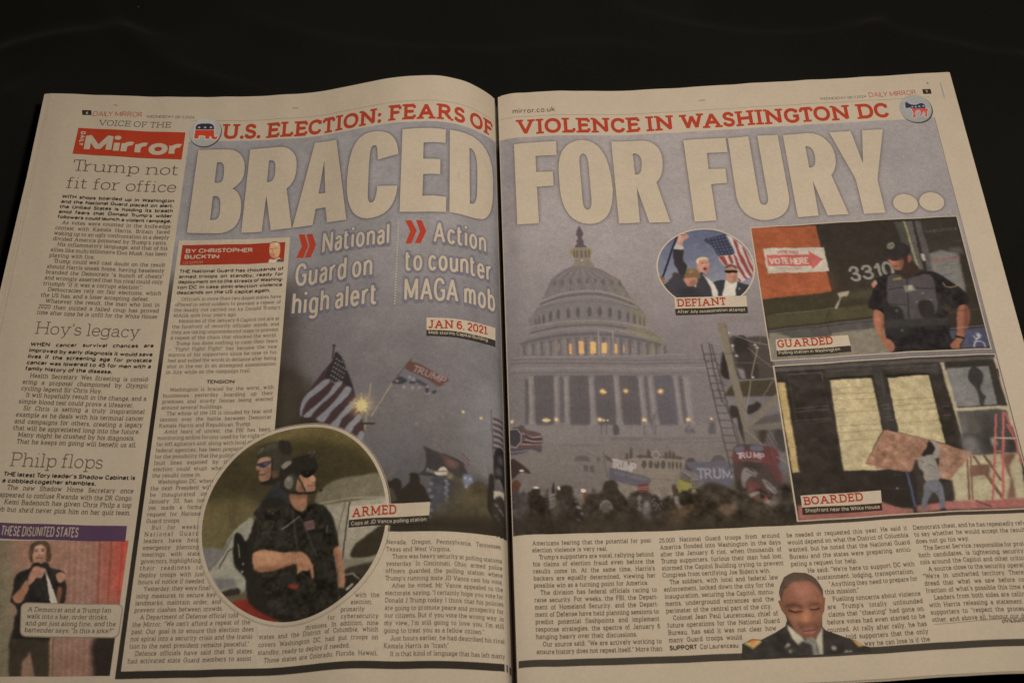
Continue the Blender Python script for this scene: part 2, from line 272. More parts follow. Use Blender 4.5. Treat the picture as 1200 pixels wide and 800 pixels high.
def glyph(ch, st, cut=0.0):
    key = (ch, round(cut, 3))
    if key in st.cache: return st.cache[key]
    strokes, se, sl, w = skeleton(ch, st.n); V = []; F = []; low = ch.islower()
    for P, dot in strokes:
        if dot:
            x, y = st.place(P[0], low); r = st.w*.6 if st.w < .25 else st.w*.5; k = len(V)
            y = 1-r if P[0][1] > .9 else y
            n = 8
            V.extend([np.array([x+r*math.cos(2*math.pi*i/n+.39), (r if P[0][1] < .3 else y)+r*math.sin(2*math.pi*i/n+.39)]) for i in range(n)]); F.append(list(range(k, k+n)))
        else: ribbon([st.place(p, low) for p in P], st.w/2, V, F)
    if st.slab:
        for P in sl: ribbon([st.place(p, low) for p in P], st.w*.42, V, F)
        for (x, y, l, r) in se:
            cx, cy = st.place((x, y), low); t = st.w*st.thin/2; k = len(V); hw = st.w/2; l *= st.serif; r *= st.serif
            cy += (-(st.w/2-t) if y < .3 else (st.w/2-t) if y > .6 else 0)
            V.extend([np.array(q) for q in ((cx-hw-l if l else cx, cy-t), (cx+hw+r if r else cx, cy-t), (cx+hw+r if r else cx, cy+t), (cx-hw-l if l else cx, cy+t))]); F.append([k, k+1, k+2, k+3])
    E = []
    A = np.array(V)
    if cut > 0:
        x0, x1 = A[:, 0].min(), A[:, 0].max(); y0, y1 = A[:, 1].min()-.05, A[:, 1].max()+.05
        for x in np.arange(x0+cut*.5, x1, cut):
            k = len(V); V.extend([np.array([x, y0]), np.array([x, y1])]); E.append((k, k+1))
    r = delaunay_2d_cdt([Vector((float(v[0]), float(v[1]))) for v in V], E, F, 0, 1e-5)
    ov = np.array([(v[0], v[1]) for v in r[0]]); tris = [f for f, o in zip(r[2], r[5]) if len(o)]
    T = np.array([t for t in tris if len(t) == 3], dtype=np.int32)
    # keep every triangle facing up
    a, b_, c = ov[T[:, 0]], ov[T[:, 1]], ov[T[:, 2]]
    fl = ((b_[:, 0]-a[:, 0])*(c[:, 1]-a[:, 1])-(b_[:, 1]-a[:, 1])*(c[:, 0]-a[:, 0])) < 0
    T[fl] = T[fl][:, ::-1]
    used = np.unique(T); mp = np.full(len(ov), -1); mp[used] = np.arange(len(used)); st.cache[key] = (ov[used], mp[T])
    return st.cache[key]

class Ink:
    """printed matter of one page gathered into one mesh; page millimetres, Y runs down"""
    def __init__(self, side): self.s = side; self.V = []; self.F = []; self.C = []; self.n = 0
    def add(self, XY, T, color, lift):
        XY = np.asarray(XY, float)
        if len(XY) == 0 or len(T) == 0: return
        self.V.append(surf(self.s, XY[:, 0], XY[:, 1], lift)); self.F.append(np.asarray(T)+self.n); self.n += len(XY)
        c = np.asarray(color, float); self.C.append(np.broadcast_to(c, (len(XY), 3)) if c.ndim == 1 else c)
    def natural(self, text, st, cap): return (sum(st.advance(c) for c in text)+sum(KERN.get(text[i:i+2], 0) for i in range(len(text)-1)))*cap
    def run(self, text, st, x, y, cap, color, lift, sx=1.0, gap=None, slope=0.0):
        x0 = x
        for ic, ch in enumerate(text):
            if ch == ' ': x += gap if gap is not None else st.advance(' ')*cap*sx; continue
            cut = 3.0/(cap*sx) if cap > 4 else 0.0
            v, t = glyph(ch, st, cut)
            off = (st.track/2-st.extent(ch)[0])*cap*sx
            P = np.stack([x+off+v[:, 0]*cap*sx, y+slope*(x-x0)-v[:, 1]*cap], 1)
            self.add(P, t, color, lift); x += (st.advance(ch)+KERN.get(text[ic:ic+2], 0))*cap*sx
    def fit(self, text, st, x0, x1, y, cap, color, lift, y1=None):
        """set text so that it fills x0..x1 exactly"""
        pad = (st.track/2)*cap; n = self.natural(text, st, cap)-2*pad; sx = (x1-x0)/max(n, 1e-6)
        self.run(text, st, x0-pad*sx, y, cap, color, lift, sx, slope=0 if y1 is None else (y1-y)/(x1-x0))
    def justify(self, text, st, x0, x1, y, cap, color, lift, ragged=False, y1=None):
        words = text.split(' '); let = sum(self.natural(w, st, cap) for w in words); gaps = len(words)-1; W_ = x1-x0+st.track*cap; g0 = .26*cap
        sx = 1.0; gap = .36*cap; x = x0-st.track*cap/2
        if ragged:
            if let+gap*gaps > W_: sx = (W_-gap*gaps)/let
        elif let+g0*gaps > W_: sx = (W_-g0*gaps)/let; gap = g0
        elif gaps:
            gap = (W_-let)/gaps
            if gap > 1.1*cap:                                   # letterspace very loose lines, as the page does
                nl = sum(len(w) for w in words); ex = (gap-1.1*cap)*gaps/max(1, nl); gap = 1.1*cap
                for w in words:
                    for ch in w: self.run(ch, st, x, y, cap, color, lift); x += st.advance(ch)*cap+ex
                    x += gap
                return
        sl = 0 if y1 is None else (y1-y)/(x1-x0)
        for w in words:
            self.run(w, st, x, y+sl*(x-x0), cap, color, lift, sx, slope=sl); x += self.natural(w, st, cap)*sx+gap
    def quad(self, p, color, lift, step=2.5):
        """p: four corners TL TR BR BL"""
        p = np.array(p, float); nx = max(2, int(np.hypot(*(p[1]-p[0]))/step)+2); ny = max(2, int(np.hypot(*(p[3]-p[0]))/12)+2)
        a, b_ = np.meshgrid(np.linspace(0, 1, nx), np.linspace(0, 1, ny)); a = a.ravel()[:, None]; b_ = b_.ravel()[:, None]
        P = (1-b_)*((1-a)*p[0]+a*p[1])+b_*((1-a)*p[3]+a*p[2]); f = grid_faces(nx, ny)
        self.add(P, np.concatenate([f[:, [0, 1, 2]], f[:, [0, 2, 3]]]), color, lift)
    def rect(self, x0, y0, x1, y1, color, lift): self.quad([(x0, y0), (x1, y0), (x1, y1), (x0, y1)], color, lift)
    def outline(self, contours, color, lift, step=3.0):
        """filled outline with counters (even-odd), cut into strips so that it follows the bent page"""
        V = []; E = []
        for c in contours:
            k = len(V); V.extend(c); E += [(k+i, k+(i+1) % len(c)) for i in range(len(c))]
        A = np.array(V); 
        for x in np.arange(A[:, 0].min()+step/2, A[:, 0].max(), step):
            k = len(V); V.extend([(x, A[:, 1].min()-1), (x, A[:, 1].max()+1)]); E.append((k, k+1))
        r = delaunay_2d_cdt([Vector((float(v[0]), float(v[1]))) for v in V], E, [], 0, 1e-5)
        P = np.array([(v[0], v[1]) for v in r[0]]); T = np.array([f for f in r[2] if len(f) == 3]); g = P[T].mean(1)
        T = T[inside(g, contours)]
        a, b_, c = P[T[:, 0]], P[T[:, 1]], P[T[:, 2]]
        fl = ((b_[:, 0]-a[:, 0])*(c[:, 1]-a[:, 1])-(b_[:, 1]-a[:, 1])*(c[:, 0]-a[:, 0])) > 0
        T[fl] = T[fl][:, ::-1]
        self.add(P, T, color, lift)
    def ring(self, cx, cy, r0, r1, color, lift, a0=0.0, a1=360.0, n=120):
        t = np.radians(np.linspace(a0, a1, n)); P = np.concatenate([np.stack([cx+r*np.cos(t), cy+r*np.sin(t)], 1) for r in (r0, r1)])
        f = grid_faces(n, 2); self.add(P, np.concatenate([f[:, [0, 1, 2]], f[:, [0, 2, 3]]]), color, lift)
    def emit(self, name, parent, label=None):
        o = make(name, np.concatenate(self.V), np.concatenate(self.F), M_INK, parent, np.concatenate(self.C))
        if label: o['label'] = label
        return o
def inside(g, contours):
    r = np.zeros(len(g), bool)
    for c in contours:
        c = np.asarray(c); d = np.roll(c, -1, 0)
        for (xa, ya), (xb, yb) in zip(c, d):
            if ya == yb: continue
            k = (ya <= g[:, 1]) != (yb <= g[:, 1])
            r ^= k & (g[:, 0] < xa+(g[:, 1]-ya)*(xb-xa)/(yb-ya))
    return r

# ------------------------------------------------------------------ printed pictures: drawn shape by shape on a fine lattice of the page
def gauss(a, s):
    if s < .2: return a
    n = int(3*s)+1; k = np.exp(-.5*(np.arange(-n, n+1)/s)**2); k /= k.sum()
    for ax in (0, 1):
        p = [(0, 0)]*a.ndim; p[ax] = (n, n); b_ = np.pad(a, p, mode='edge'); o = np.zeros_like(a); L = a.shape[ax]
        for i, w in enumerate(k): o += w*(b_[i:i+L] if ax == 0 else b_[:, i:i+L])
        a = o
    return a
def cloud(shape, scale, seed):
    rs = np.random.RandomState(seed); o = np.zeros(shape); amp = 1.0
    while scale >= 1.5 and amp > .1:
        gh, gw = int(shape[0]/scale)+3, int(shape[1]/scale)+3; g = rs.rand(gh, gw)-.5
        y = np.linspace(0, gh-2.01, shape[0]); x = np.linspace(0, gw-2.01, shape[1])
        yi, xi = y.astype(int), x.astype(int); fy = (y-yi)[:, None]; fx = (x-xi)[None]; fy = fy*fy*(3-2*fy); fx = fx*fx*(3-2*fx)
        o += amp*((g[yi][:, xi]*(1-fx)+g[yi][:, xi+1]*fx)*(1-fy)+(g[yi+1][:, xi]*(1-fx)+g[yi+1][:, xi+1]*fx)*fy)
        scale /= 2; amp *= .55
    return o
class Canvas:
    def __init__(self, x0, y0, x1, y1, res, paper):
        self.x0, self.y0, self.res, self.paper = x0, y0, res, paper
        self.nx = int(round((x1-x0)/res))+1; self.ny = int(round((y1-y0)/res))+1
        self.X = np.linspace(x0, x1, self.nx); self.Y = np.linspace(y0, y1, self.ny)
        self.a = np.full((self.ny, self.nx, 3), 120.0)
    def box(self, P, m):
        P = np.asarray(P); i0 = max(0, int((P[:, 0].min()-m-self.x0)/self.res)); i1 = min(self.nx, int((P[:, 0].max()+m-self.x0)/self.res)+2)
        j0 = max(0, int((P[:, 1].min()-m-self.y0)/self.res)); j1 = min(self.ny, int((P[:, 1].max()+m-self.y0)/self.res)+2); return i0, i1, j0, j1
    def mask(self, contours, f):
        P = np.concatenate([np.asarray(c, float) for c in contours]); i0, i1, j0, j1 = self.box(P, 3*f+1)
        if i1 <= i0 or j1 <= j0: return None
        o = np.zeros((j1-j0, i1-i0))
        for dy in (-.33, 0, .33):
            for dx in (-.33, 0, .33):
                y = self.Y[j0:j1]+dy*self.res; x = self.X[i0:i1]+dx*self.res; m = np.zeros(o.shape, bool)
                for c in contours:
                    c = np.asarray(c, float); d = np.roll(c, -1, 0)
                    for (xa, ya), (xb, yb) in zip(c, d):
                        if ya == yb: continue
                        k = (ya <= y) != (yb <= y); xi = xa+(y-ya)*(xb-xa)/(yb-ya)
                        m ^= k[:, None] & (x[None] < xi[:, None])
                o += m/9.0
        return gauss(o, f/self.res), (i0, i1, j0, j1)
    def blend(self, m, bx, col, alpha):
        i0, i1, j0, j1 = bx; r = self.a[j0:j1, i0:i1]; k = (m*alpha)[..., None]; r[:] = r*(1-k)+np.asarray(col, float)*k
    def lines(self, P, w):
        i0, i1, j0, j1 = self.box(P, w+1)
        if i1 <= i0 or j1 <= j0: return None
        gx, gy = np.meshgrid(self.X[i0:i1], self.Y[j0:j1]); d = np.full(gx.shape, 1e9)
        for (xa, ya), (xb, yb) in zip(P[:-1], P[1:]):
            L = max(1e-9, (xb-xa)**2+(yb-ya)**2); t = np.clip(((gx-xa)*(xb-xa)+(gy-ya)*(yb-ya))/L, 0, 1)
            d = np.minimum(d, np.hypot(gx-xa-t*(xb-xa), gy-ya-t*(yb-ya)))
        return np.clip(.5+(w/2-d)/self.res, 0, 1)*min(1, w/self.res+.15), (i0, i1, j0, j1)
    def draw(self, ops):
        for op in ops:
            k = op[0]
            if k == 'grad':                                     # rows of (Y, colour)
                ys = [q[0] for q in op[1]]; cs = np.array([q[1] for q in op[1]], float)
                self.a[:] = np.stack([np.interp(self.Y, ys, cs[:, i]) for i in range(3)], 1)[:, None]
            elif k == 'p':
                r = self.mask([pairs(op[4])], op[2])
                if r: self.blend(r[0], r[1], op[1], op[3])
            elif k == 'l':
                r = self.lines(pairs(op[4]), op[2])
                if r: self.blend(r[0], r[1], op[1], op[3])
            elif k == 'd':                                      # soft dots
                for x, y in pairs(op[4]):
                    r = op[2]; bx = self.box([(x, y)], 2.5*r+1)
                    if bx[1] <= bx[0] or bx[3] <= bx[2]: continue
                    gx, gy = np.meshgrid(self.X[bx[0]:bx[1]], self.Y[bx[2]:bx[3]]); self.blend(np.exp(-(((gx-x)**2+(gy-y)**2)/(r*r))**1.5), bx, op[1], op[3])
            elif k == 's':                                      # smooth closed outline through the points
                P = np.array(pairs(op[4]), float); n = len(P); t = (np.arange(4)/4)[None, :, None]; q = [P[(np.arange(n)+i) % n][:, None] for i in (-1, 0, 1, 2)]
                r = self.mask([(.5*(2*q[1]+(q[2]-q[0])*t+(2*q[0]-5*q[1]+4*q[2]-q[3])*t*t+(3*q[1]-q[0]-3*q[2]+q[3])*t**3)).reshape(-1, 2)], op[2])
                if r: self.blend(r[0], r[1], op[1], op[3])
            elif k == 'e':                                      # oval: centre and two half axes
                x, y, ax, ay, bx_, by = op[4]; t = np.linspace(0, 2*math.pi, 28, endpoint=False)
                r = self.mask([np.stack([x+ax*np.cos(t)+bx_*np.sin(t), y+ay*np.cos(t)+by*np.sin(t)], 1)], op[2])
                if r: self.blend(r[0], r[1], op[1], op[3])
            elif k == 'n':                                      # cloudy tone inside an outline (or everywhere)
                c = cloud(self.a.shape[:2], op[2]/self.res, op[3])
                if len(op) > 4 and op[4]:
                    r = self.mask([pairs(op[4])], 1.0)
                    if r: i0, i1, j0, j1 = r[1]; self.a[j0:j1, i0:i1] *= (1+op[1]*c[j0:j1, i0:i1]*r[0])[..., None]
                else: self.a *= (1+op[1]*c)[..., None]
            elif k == 'a':                                      # uneven tone added inside an outline (folds, kit, grain)
                r = self.mask([pairs(op[4])], .8)
                if r: i0, i1, j0, j1 = r[1]; self.a[j0:j1, i0:i1] += (op[1]*cloud((j1-j0, i1-i0), op[2]/self.res, op[3])*r[0])[..., None]*np.array([1., .95, .86])
            elif k == 'g':                                      # dot grain of the printing
                rs = np.random.RandomState(op[2]); g = gauss(rs.randn(self.ny, self.nx), .6); self.a *= (1+op[1]*g)[..., None]
                self.a += gauss(rs.randn(self.ny, self.nx, 3), .7)*op[1]*22
            elif k == 'halo':
                for c in op[4]:
                    r = self.mask(c, op[2])
                    if r: self.blend(np.clip(r[0]*1.7, 0, 1), r[1], op[1], op[3])
            elif k == 't':                                      # small lettering inside a picture: text, colour, alpha, x0,y0,x1,y1,height,weight
                _, text, col, al, (x0, y0, x1, y1, h, w) = op
                st = Style(.16, False); tot = sum(st.advance(c) for c in text)-st.track; L = math.hypot(x1-x0, y1-y0); ux, uy = (x1-x0)/L, (y1-y0)/L; k_ = L/tot; x = 0.0
                for ch in text:
                    if ch != ' ':
                        for P, dot in skeleton(ch, 4)[0]:
                            Q = [(x0+ux*(x+p[0]+.08)*k_+uy*p[1]*h, y0+uy*(x+p[0]+.08)*k_-ux*p[1]*h) for p in (P if not dot else [P[0], (P[0][0]+.02, P[0][1])])]
                            r = self.lines(Q, w)
                            if r: self.blend(r[0], r[1], col, al)
                    x += st.advance(ch)
            elif k == 'w':                                      # the soft wander of ink edges on newsprint
                d1, d2 = [cloud(self.a.shape[:2], op[2]/self.res, op[3]+q)*op[1]/self.res*1.4 for q in (0, 1)]
                jj, ii = np.mgrid[0:self.ny, 0:self.nx]; x = np.clip(ii+d1, 0, self.nx-1.001); y = np.clip(jj+d2, 0, self.ny-1.001)
                i, j = x.astype(int), y.astype(int); fx = (x-i)[..., None]; fy = (y-j)[..., None]; A = self.a; i2 = np.minimum(i+1, self.nx-1); j2 = np.minimum(j+1, self.ny-1)
                self.a = (A[j, i]*(1-fx)+A[j, i2]*fx)*(1-fy)+(A[j2, i]*(1-fx)+A[j2, i2]*fx)*fy
            elif k == 'blur': self.a = gauss(self.a, op[1]/self.res)
    def colors(self): return tone(np.clip(self.a, 4, 250), self.paper)
    def sample(self, P):
        c = self.colors(); fx = np.clip((P[:, 0]-self.x0)/self.res, 0, self.nx-1.001); fy = np.clip((P[:, 1]-self.y0)/self.res, 0, self.ny-1.001)
        i, j = fx.astype(int), fy.astype(int); a = (fx-i)[:, None]; b_ = (fy-j)[:, None]
        return (c[j, i]*(1-a)+c[j, np.minimum(i+1, self.nx-1)]*a)*(1-b_)+(c[np.minimum(j+1, self.ny-1), i]*(1-a)+c[np.minimum(j+1, self.ny-1), np.minimum(i+1, self.nx-1)]*a)*b_
    def emit(self, name, side, lift, parent, label=None, outline=None):
        if outline is None:
            gx, gy = np.meshgrid(self.X, self.Y); P = np.stack([gx.ravel(), gy.ravel()], 1); F = grid_faces(self.nx, self.ny); C = self.colors().reshape(-1, 3)
        else:
            ol = np.asarray(outline, float); gx, gy = np.meshgrid(self.X, self.Y); G = np.stack([gx.ravel(), gy.ravel()], 1); G = G[inside(G, [ol])]
            n = len(ol); V = [Vector((float(p[0]), float(p[1]))) for p in np.concatenate([ol, G])]
            r = delaunay_2d_cdt(V, [(i, (i+1) % n) for i in range(n)], [], 0, 1e-6); P = np.array([(v[0], v[1]) for v in r[0]]); F = np.array([f for f in r[2] if len(f) == 3])
            F = F[inside(P[F].mean(1), [ol])]; C = self.sample(P)
            a, b_, c = P[F[:, 0]], P[F[:, 1]], P[F[:, 2]]
            fl = ((b_[:, 0]-a[:, 0])*(c[:, 1]-a[:, 1])-(b_[:, 1]-a[:, 1])*(c[:, 0]-a[:, 0])) > 0; F[fl] = F[fl][:, ::-1]
        o = make(name, surf(side, P[:, 0], P[:, 1], lift), F, M_INK, parent, C)
        if label: o['label'] = label
        return o
def pairs(f): return [(f[i], f[i+1]) for i in range(0, len(f), 2)]
def circle(cx, cy, r, n=96, a0=0, a1=360):
    t = np.radians(np.linspace(a0, a1, n, endpoint=(a1-a0) < 360)); return np.stack([cx+r*np.cos(t), cy+r*np.sin(t)], 1)

# ------------------------------------------------------------------ the black cloth the paper lies on
def cloth_height(x, y):
    """metres; the soft cloth sags under the fold and rises to the paper's outer edges, with shallow folds beyond"""
    base = .006*np.clip((np.abs(x)-.06)/.2, 0, 1)**1.5
    def fold(px, py, ang, length, width, h, bend=0.0):
        c, s = math.cos(ang), math.sin(ang); a = (x-px)*c+(y-py)*s; b_ = -(x-px)*s+(y-py)*c-bend*a*a
        return h*np.exp(-(b_/width)**2)*np.exp(-(a/length)**4)
    f = (fold(-.215, .042, -.62, .075, .0085, .0055, 3.0)+fold(-.30, .055, .35, .09, .012, .006, -4.0)+fold(-.10, .055, -.25, .09, .010, .004, 2.0)+fold(.03, .045, .12, .10, .012, .0045, -2.0)
         + fold(.16, .055, -.18, .09, .010, .005, 2.5)+fold(.235, .030, 1.15, .05, .009, .005, -3.0)+fold(.31, .035, -.35, .07, .010, .005)+fold(.335, -.05, 1.3, .09, .012, .006, 2.0)+fold(-.335, -.06, 1.25, .10, .012, .006, -1.5)+fold(.40, -.2, 1.45, .2, .02, .006)
         + fold(-.05, .16, .1, .3, .03, .008)+fold(-.45, .1, -.6, .2, .02, .008))
    edge = np.clip(np.maximum(np.abs(x)-.285, y)/.012, 0, 1)
    return base*(1-.35*edge)+f*np.clip(edge, 0, 1)-.001
gx, gy = np.meshgrid(np.linspace(-1, 1, 331)*(.42+.7*np.linspace(-1, 1, 331)**4), np.linspace(-1, 1, 301)*(.30+.75*np.linspace(-1, 1, 301)**4))
cl = make('floor', np.stack([gx, gy, cloth_height(gx, gy)], -1).reshape(-1, 3), grid_faces(331, 301), M_CLOTH, smooth=True)
cl.data.flip_normals() if cl.data.polygons[0].normal.z < 0 else None
cl['kind'] = 'structure'; cl['label'] = 'soft black cloth laid flat under the newspaper'

# ------------------------------------------------------------------ the newspaper: leaves, fold, then everything printed on them
paper = empty('newspaper'); paper['category'] = 'newspaper'
paper['label'] = 'tabloid newspaper lying open on black cloth at an election spread with a huge headline'
def leaf(name, side, over, drop, label, x_in=0.0, wob=0.0, seed=0, down=0.0):
    """one leaf of newsprint as a thin closed sheet; over = how far it sticks out past the top leaf (mm)"""
    ny = 130
    u = np.concatenate([np.linspace(x_in, 60, 60), np.linspace(60, PW, 110)[1:]]); nx = len(u); v = np.linspace(0, PH, ny)
    a, b_ = np.meshgrid(u, v); rs = np.random.RandomState(seed); ph = rs.rand(4)*6
    t = (a/PW)**3
    aa = a+over*t*(1+wob*np.sin(b_/90+ph[0])); bb = b_-down*np.cos(math.pi*b_/PH)+.35*wob*np.sin(a/70+ph[1])
    sgn = -1 if side == 'L' else 1
    # small waves along the free edges keep the sheet from looking machined
    wave = .35*np.sin(bb/37+ph[2])*t+.18*np.sin(aa/23+ph[3])*np.exp(-bb/6)*np.clip(a/30, 0, 1)
    top = surf(side, sgn*aa, bb, -drop+0*wave); top[..., 2] += wave*.001*min(1, drop)*.28
    bot = top.copy(); bot[..., 2] -= .00009
    n = nx*ny; F = grid_faces(nx, ny)
    if side == 'L': F = F[:, ::-1]
    i = np.arange(n).reshape(ny, nx); rim = np.concatenate([i[0, :], i[1:, -1], i[-1, -2::-1], i[-2:0:-1, 0]]); r2 = np.roll(rim, -1)
    m = len(rim); V = np.concatenate([top.reshape(-1, 3), bot.reshape(-1, 3), top.reshape(-1, 3)[rim], bot.reshape(-1, 3)[rim]])   # the edge has corners of its own
    q = np.arange(m); q2 = np.roll(q, -1); S_ = np.stack([q, q2, q2+m, q+m], 1)+2*n
    if side == 'L': S_ = S_[:, ::-1]
    o = make(name, V, np.concatenate([F, F[:, ::-1]+n, S_]), M_PAPER, paper, smooth=False); o['label'] = label
    return o
pageL = leaf('page', 'L', 0, 0, 'even page with a narrow opinion column beside the first half of the spread')
pageR = leaf('page', 'R', 0, 0, 'odd page with a big domed building photo and two smaller photos')
for k, (ov, dr) in enumerate([(.5, .16), (1.7, .34), (3.2, .52), (4.4, .72)]): leaf('page', 'L', ov, dr, 'under page of plain newsprint showing only at its edge', 2.0, .3, k+3, .6*(k % 2))
for k in range(8): leaf('page', 'R', -.3-.35*(k % 3), .16+.2*k, 'under page of plain newsprint showing only at its edge', 2.0, .3, k+21, .3+.3*(k % 3))
# the gutter: both leaves turn down into the fold
def gutter():
    v = np.linspace(0, PH, 60); L = surf('L', 0*v, v, -.02); Rr = surf('R', 0*v, v, -.02); rows = [L]
    for f, zz in ((.10, .55), (.30, .14), (.42, .05), (.5, .02), (.58, .05), (.72, .14), (.92, .55)):
        q = L*(1-f)+Rr*f; top = np.minimum(L[:, 2], Rr[:, 2]) if 0 else (L[:, 2]*(1-f)+Rr[:, 2]*f); q[:, 2] = .0008+(top-.0008)*zz; rows.append(q)
    rows.append(Rr); G = np.stack(rows, 1); ny, nx = G.shape[:2]
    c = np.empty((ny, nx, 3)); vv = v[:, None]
    c[:] = tone((70, 55, 44), (160, 140, 115)); k = (v < 36); c[k] = PAPER*.62  # panel ink and the crease's shade both put into this colour, paler at the head
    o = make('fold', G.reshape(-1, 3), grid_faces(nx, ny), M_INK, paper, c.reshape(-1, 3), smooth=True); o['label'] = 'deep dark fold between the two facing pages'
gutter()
def inkc(*c): return np.array(c, float)
BLACK = inkc(.042, .040, .036); RED = inkc(.50, .072, .042); WHITE = PAPER*.97; GREY = inkc(.09, .085, .075); PURPLE = inkc(.125, .075, .17); INKTXT = inkc(.14, .124, .102)
SLAB = Style(.122, True, .80, .075, 4, .62, .69, .5); SLABH = Style(.066, True, 1.0, .07, 8, .9, .66, .9); SLABB = Style(.205, True, 1.02, .05, 8, .62)
SANSB = Style(.195, False, 1.0, .085); SANS = Style(.135, False, .86, .12); SANST = Style(.085, False, .95, .11); COND = Style(.128, False, .62, .11, 8); LOGO = Style(.215, False, .94, .05, 10, xh=.60)
SLABC = Style(.18, True, 1.0, .06, 6, .7); SLABT = Style(.09, True, 1.0, .08)
STATS = None
def column(side, rows, style, cap, color, name, parent, label=None, lift=.17):
    """rows: (text, x0, x1, y0, y1, ragged)"""
    k = Ink(side)
    if STATS is not None: STATS.append(np.mean([(sum(k.natural(q, style, cap) for q in r[0].split(' '))+.36*cap*r[0].count(' '))/(r[2]-r[1]) for r in rows if not r[5]]))
    for t, x0, x1, y0, y1, rg in rows: k.justify(t, style, x0, x1, y0, cap, color, lift, rg, y1)
    return k.emit(name, parent, label)

# ---- head of the pages
k = Ink('L')
k.quad([(-264.2, 12.8), (-258.6, 12.6), (-257.9, 16.6), (-263.5, 16.8)], BLACK, 0.08)
k.fit('6', SANSB, -261.5, -260.2, 15.96, 1.9, WHITE, 0.14)
k.emit('page_number', pageL); k = Ink('L')
k.fit('DAILY MIRROR', SANST, -257.0, -227.2, 17.29, 3.9, RED, 0.17, 16.82)
k.emit('running_title', pageL); k = Ink('L')
k.fit('WEDNESDAY 06.11.2024', SANST, -224.5, -195.2, 17.22, 2.0, GREY, 0.17, 17.73)
k.emit('date_line', pageL); k = Ink('L')
k.rect(-134.5, 11.2, -131, 11.8, PAPER*.45, .08); k.emit('printers_mark', pageL); k = Ink('L'); k.rect(-246, 7.6, -244, 8.0, PAPER*.4, .08); k.rect(-244.6, 8.0, -243.2, 8.4, PAPER*.4, .08)
k.emit('printers_mark', pageL)
k = Ink('R')
k.rect(265.2, 13.2, 270.4, 17.2, BLACK, .08)
k.fit('7', SANSB, 267.1, 268.4, 16.2, 1.9, WHITE, .14)
k.emit('page_number', pageR); k = Ink('R')
k.fit('DAILY MIRROR', SANST, 231.7, 261.0, 17.32, 3.9, RED, 0.17, 17.09)
k.emit('running_title', pageR); k = Ink('R')
k.fit('WEDNESDAY 06.11.2024', SANST, 201.3, 229.8, 17.15, 2.0, GREY, 0.17, 17.39)
k.emit('date_line', pageR); k = Ink('R')
k.fit('mirror.co.uk', SANS, 9.3, 35.9, 16.93, 4.2, INKTXT*1.3, 0.17)
k.emit('web_address', pageR); k = Ink('R')
k.rect(126.5, 11.2, 130.5, 11.8, PAPER*.45, .08); k.emit('printers_mark', pageR); k = Ink('R'); k.rect(268.6, 8.0, 270.6, 8.3, PAPER*.3, .08); k.rect(269.4, 7.2, 269.8, 9.2, PAPER*.3, .08); k.emit('printers_mark', pageR); k = Ink('R'); k.quad([(277.2, 8.5), (277.9, 8.5), (277.9, 21), (277.2, 21)], PAPER*[.62, .64, .80], .08)
k.emit('printers_mark', pageR)
# ---- opinion column of the left page
k = Ink('L')
k.quad([(-264.3, 27.3), (-199.3, 29.1), (-199.4, 50.9), (-264.8, 48.1)], RED*[1.05, .95, .8], 0.08)
k.fit('Mirror', LOGO, -258.8, -200.4, 45.64, 13.6, WHITE, 0.14, 48.13)
DL = Style(.24, False, .85, .1, 5)
v_ = Ink('L'); v_.run('DAILY', DL, 0, 0, 2.9, WHITE, .14); 
x = 0.0
for ch in 'DAILY':
    gv, gt = glyph(ch, DL); P = np.stack([gv[:, 1]*2.9, (x+gv[:, 0]*3.0)], 1)          # reads downwards
    k.add(np.stack([-262.3+P[:, 0]-.12*P[:, 1]*0, 30.2+P[:, 1]], 1), gt[:, ::-1], WHITE, .14); x += DL.advance(ch)*3.15
k.emit('masthead_logo', pageL, 'red block with white lettering')
k = Ink('L')
k.fit('VOICE OF THE', SLABT, -252.8, -208.8, 24.91, 4.5, INKTXT, 0.17, 25.41)
k.emit('column_title', pageL); k = Ink('L')
k.fit('Trump not', SLABH, -263.1, -200.3, 61.24, 8.6, INKTXT, 0.17, 63.43)
k.fit('fit for office', SLABH, -264.6, -200.1, 74.65, 8.4, INKTXT, 0.17, 76.61)
k.emit('headline', pageL, 'thin slab headline of an opinion piece'); k = Ink('L')
k.fit('Hoy’s legacy', SLABH, -266.1, -208.9, 178.59, 8.2, INKTXT, 0.17, 180.13)
k.emit('headline', pageL, 'thin slab headline of an opinion piece'); k = Ink('L')
k.fit('Philp flops', SLABH, -265.7, -218.2, 261.27, 8.2, INKTXT, 0.17, 262.41)
k.emit('headline', pageL, 'thin slab headline of an opinion piece')
column('L', [('WITH shops boarded up in Washington',-265.9,-200.2,82.4,84.28,0),
('and the National Guard placed on alert,',-265.9,-200.2,86.21,88.09,0),
('the United States is holding its breath',-266.0,-200.2,90.01,91.89,0),
('amid fears that Donald Trump’s wilder',-266.1,-200.2,93.82,95.7,0),
('followers could launch a violent rampage.',-266.1,-200.2,97.62,99.5,0)], SANSB, 2.65, BLACK, 'article_text', pageL, 'bold opening lines of an opinion piece')
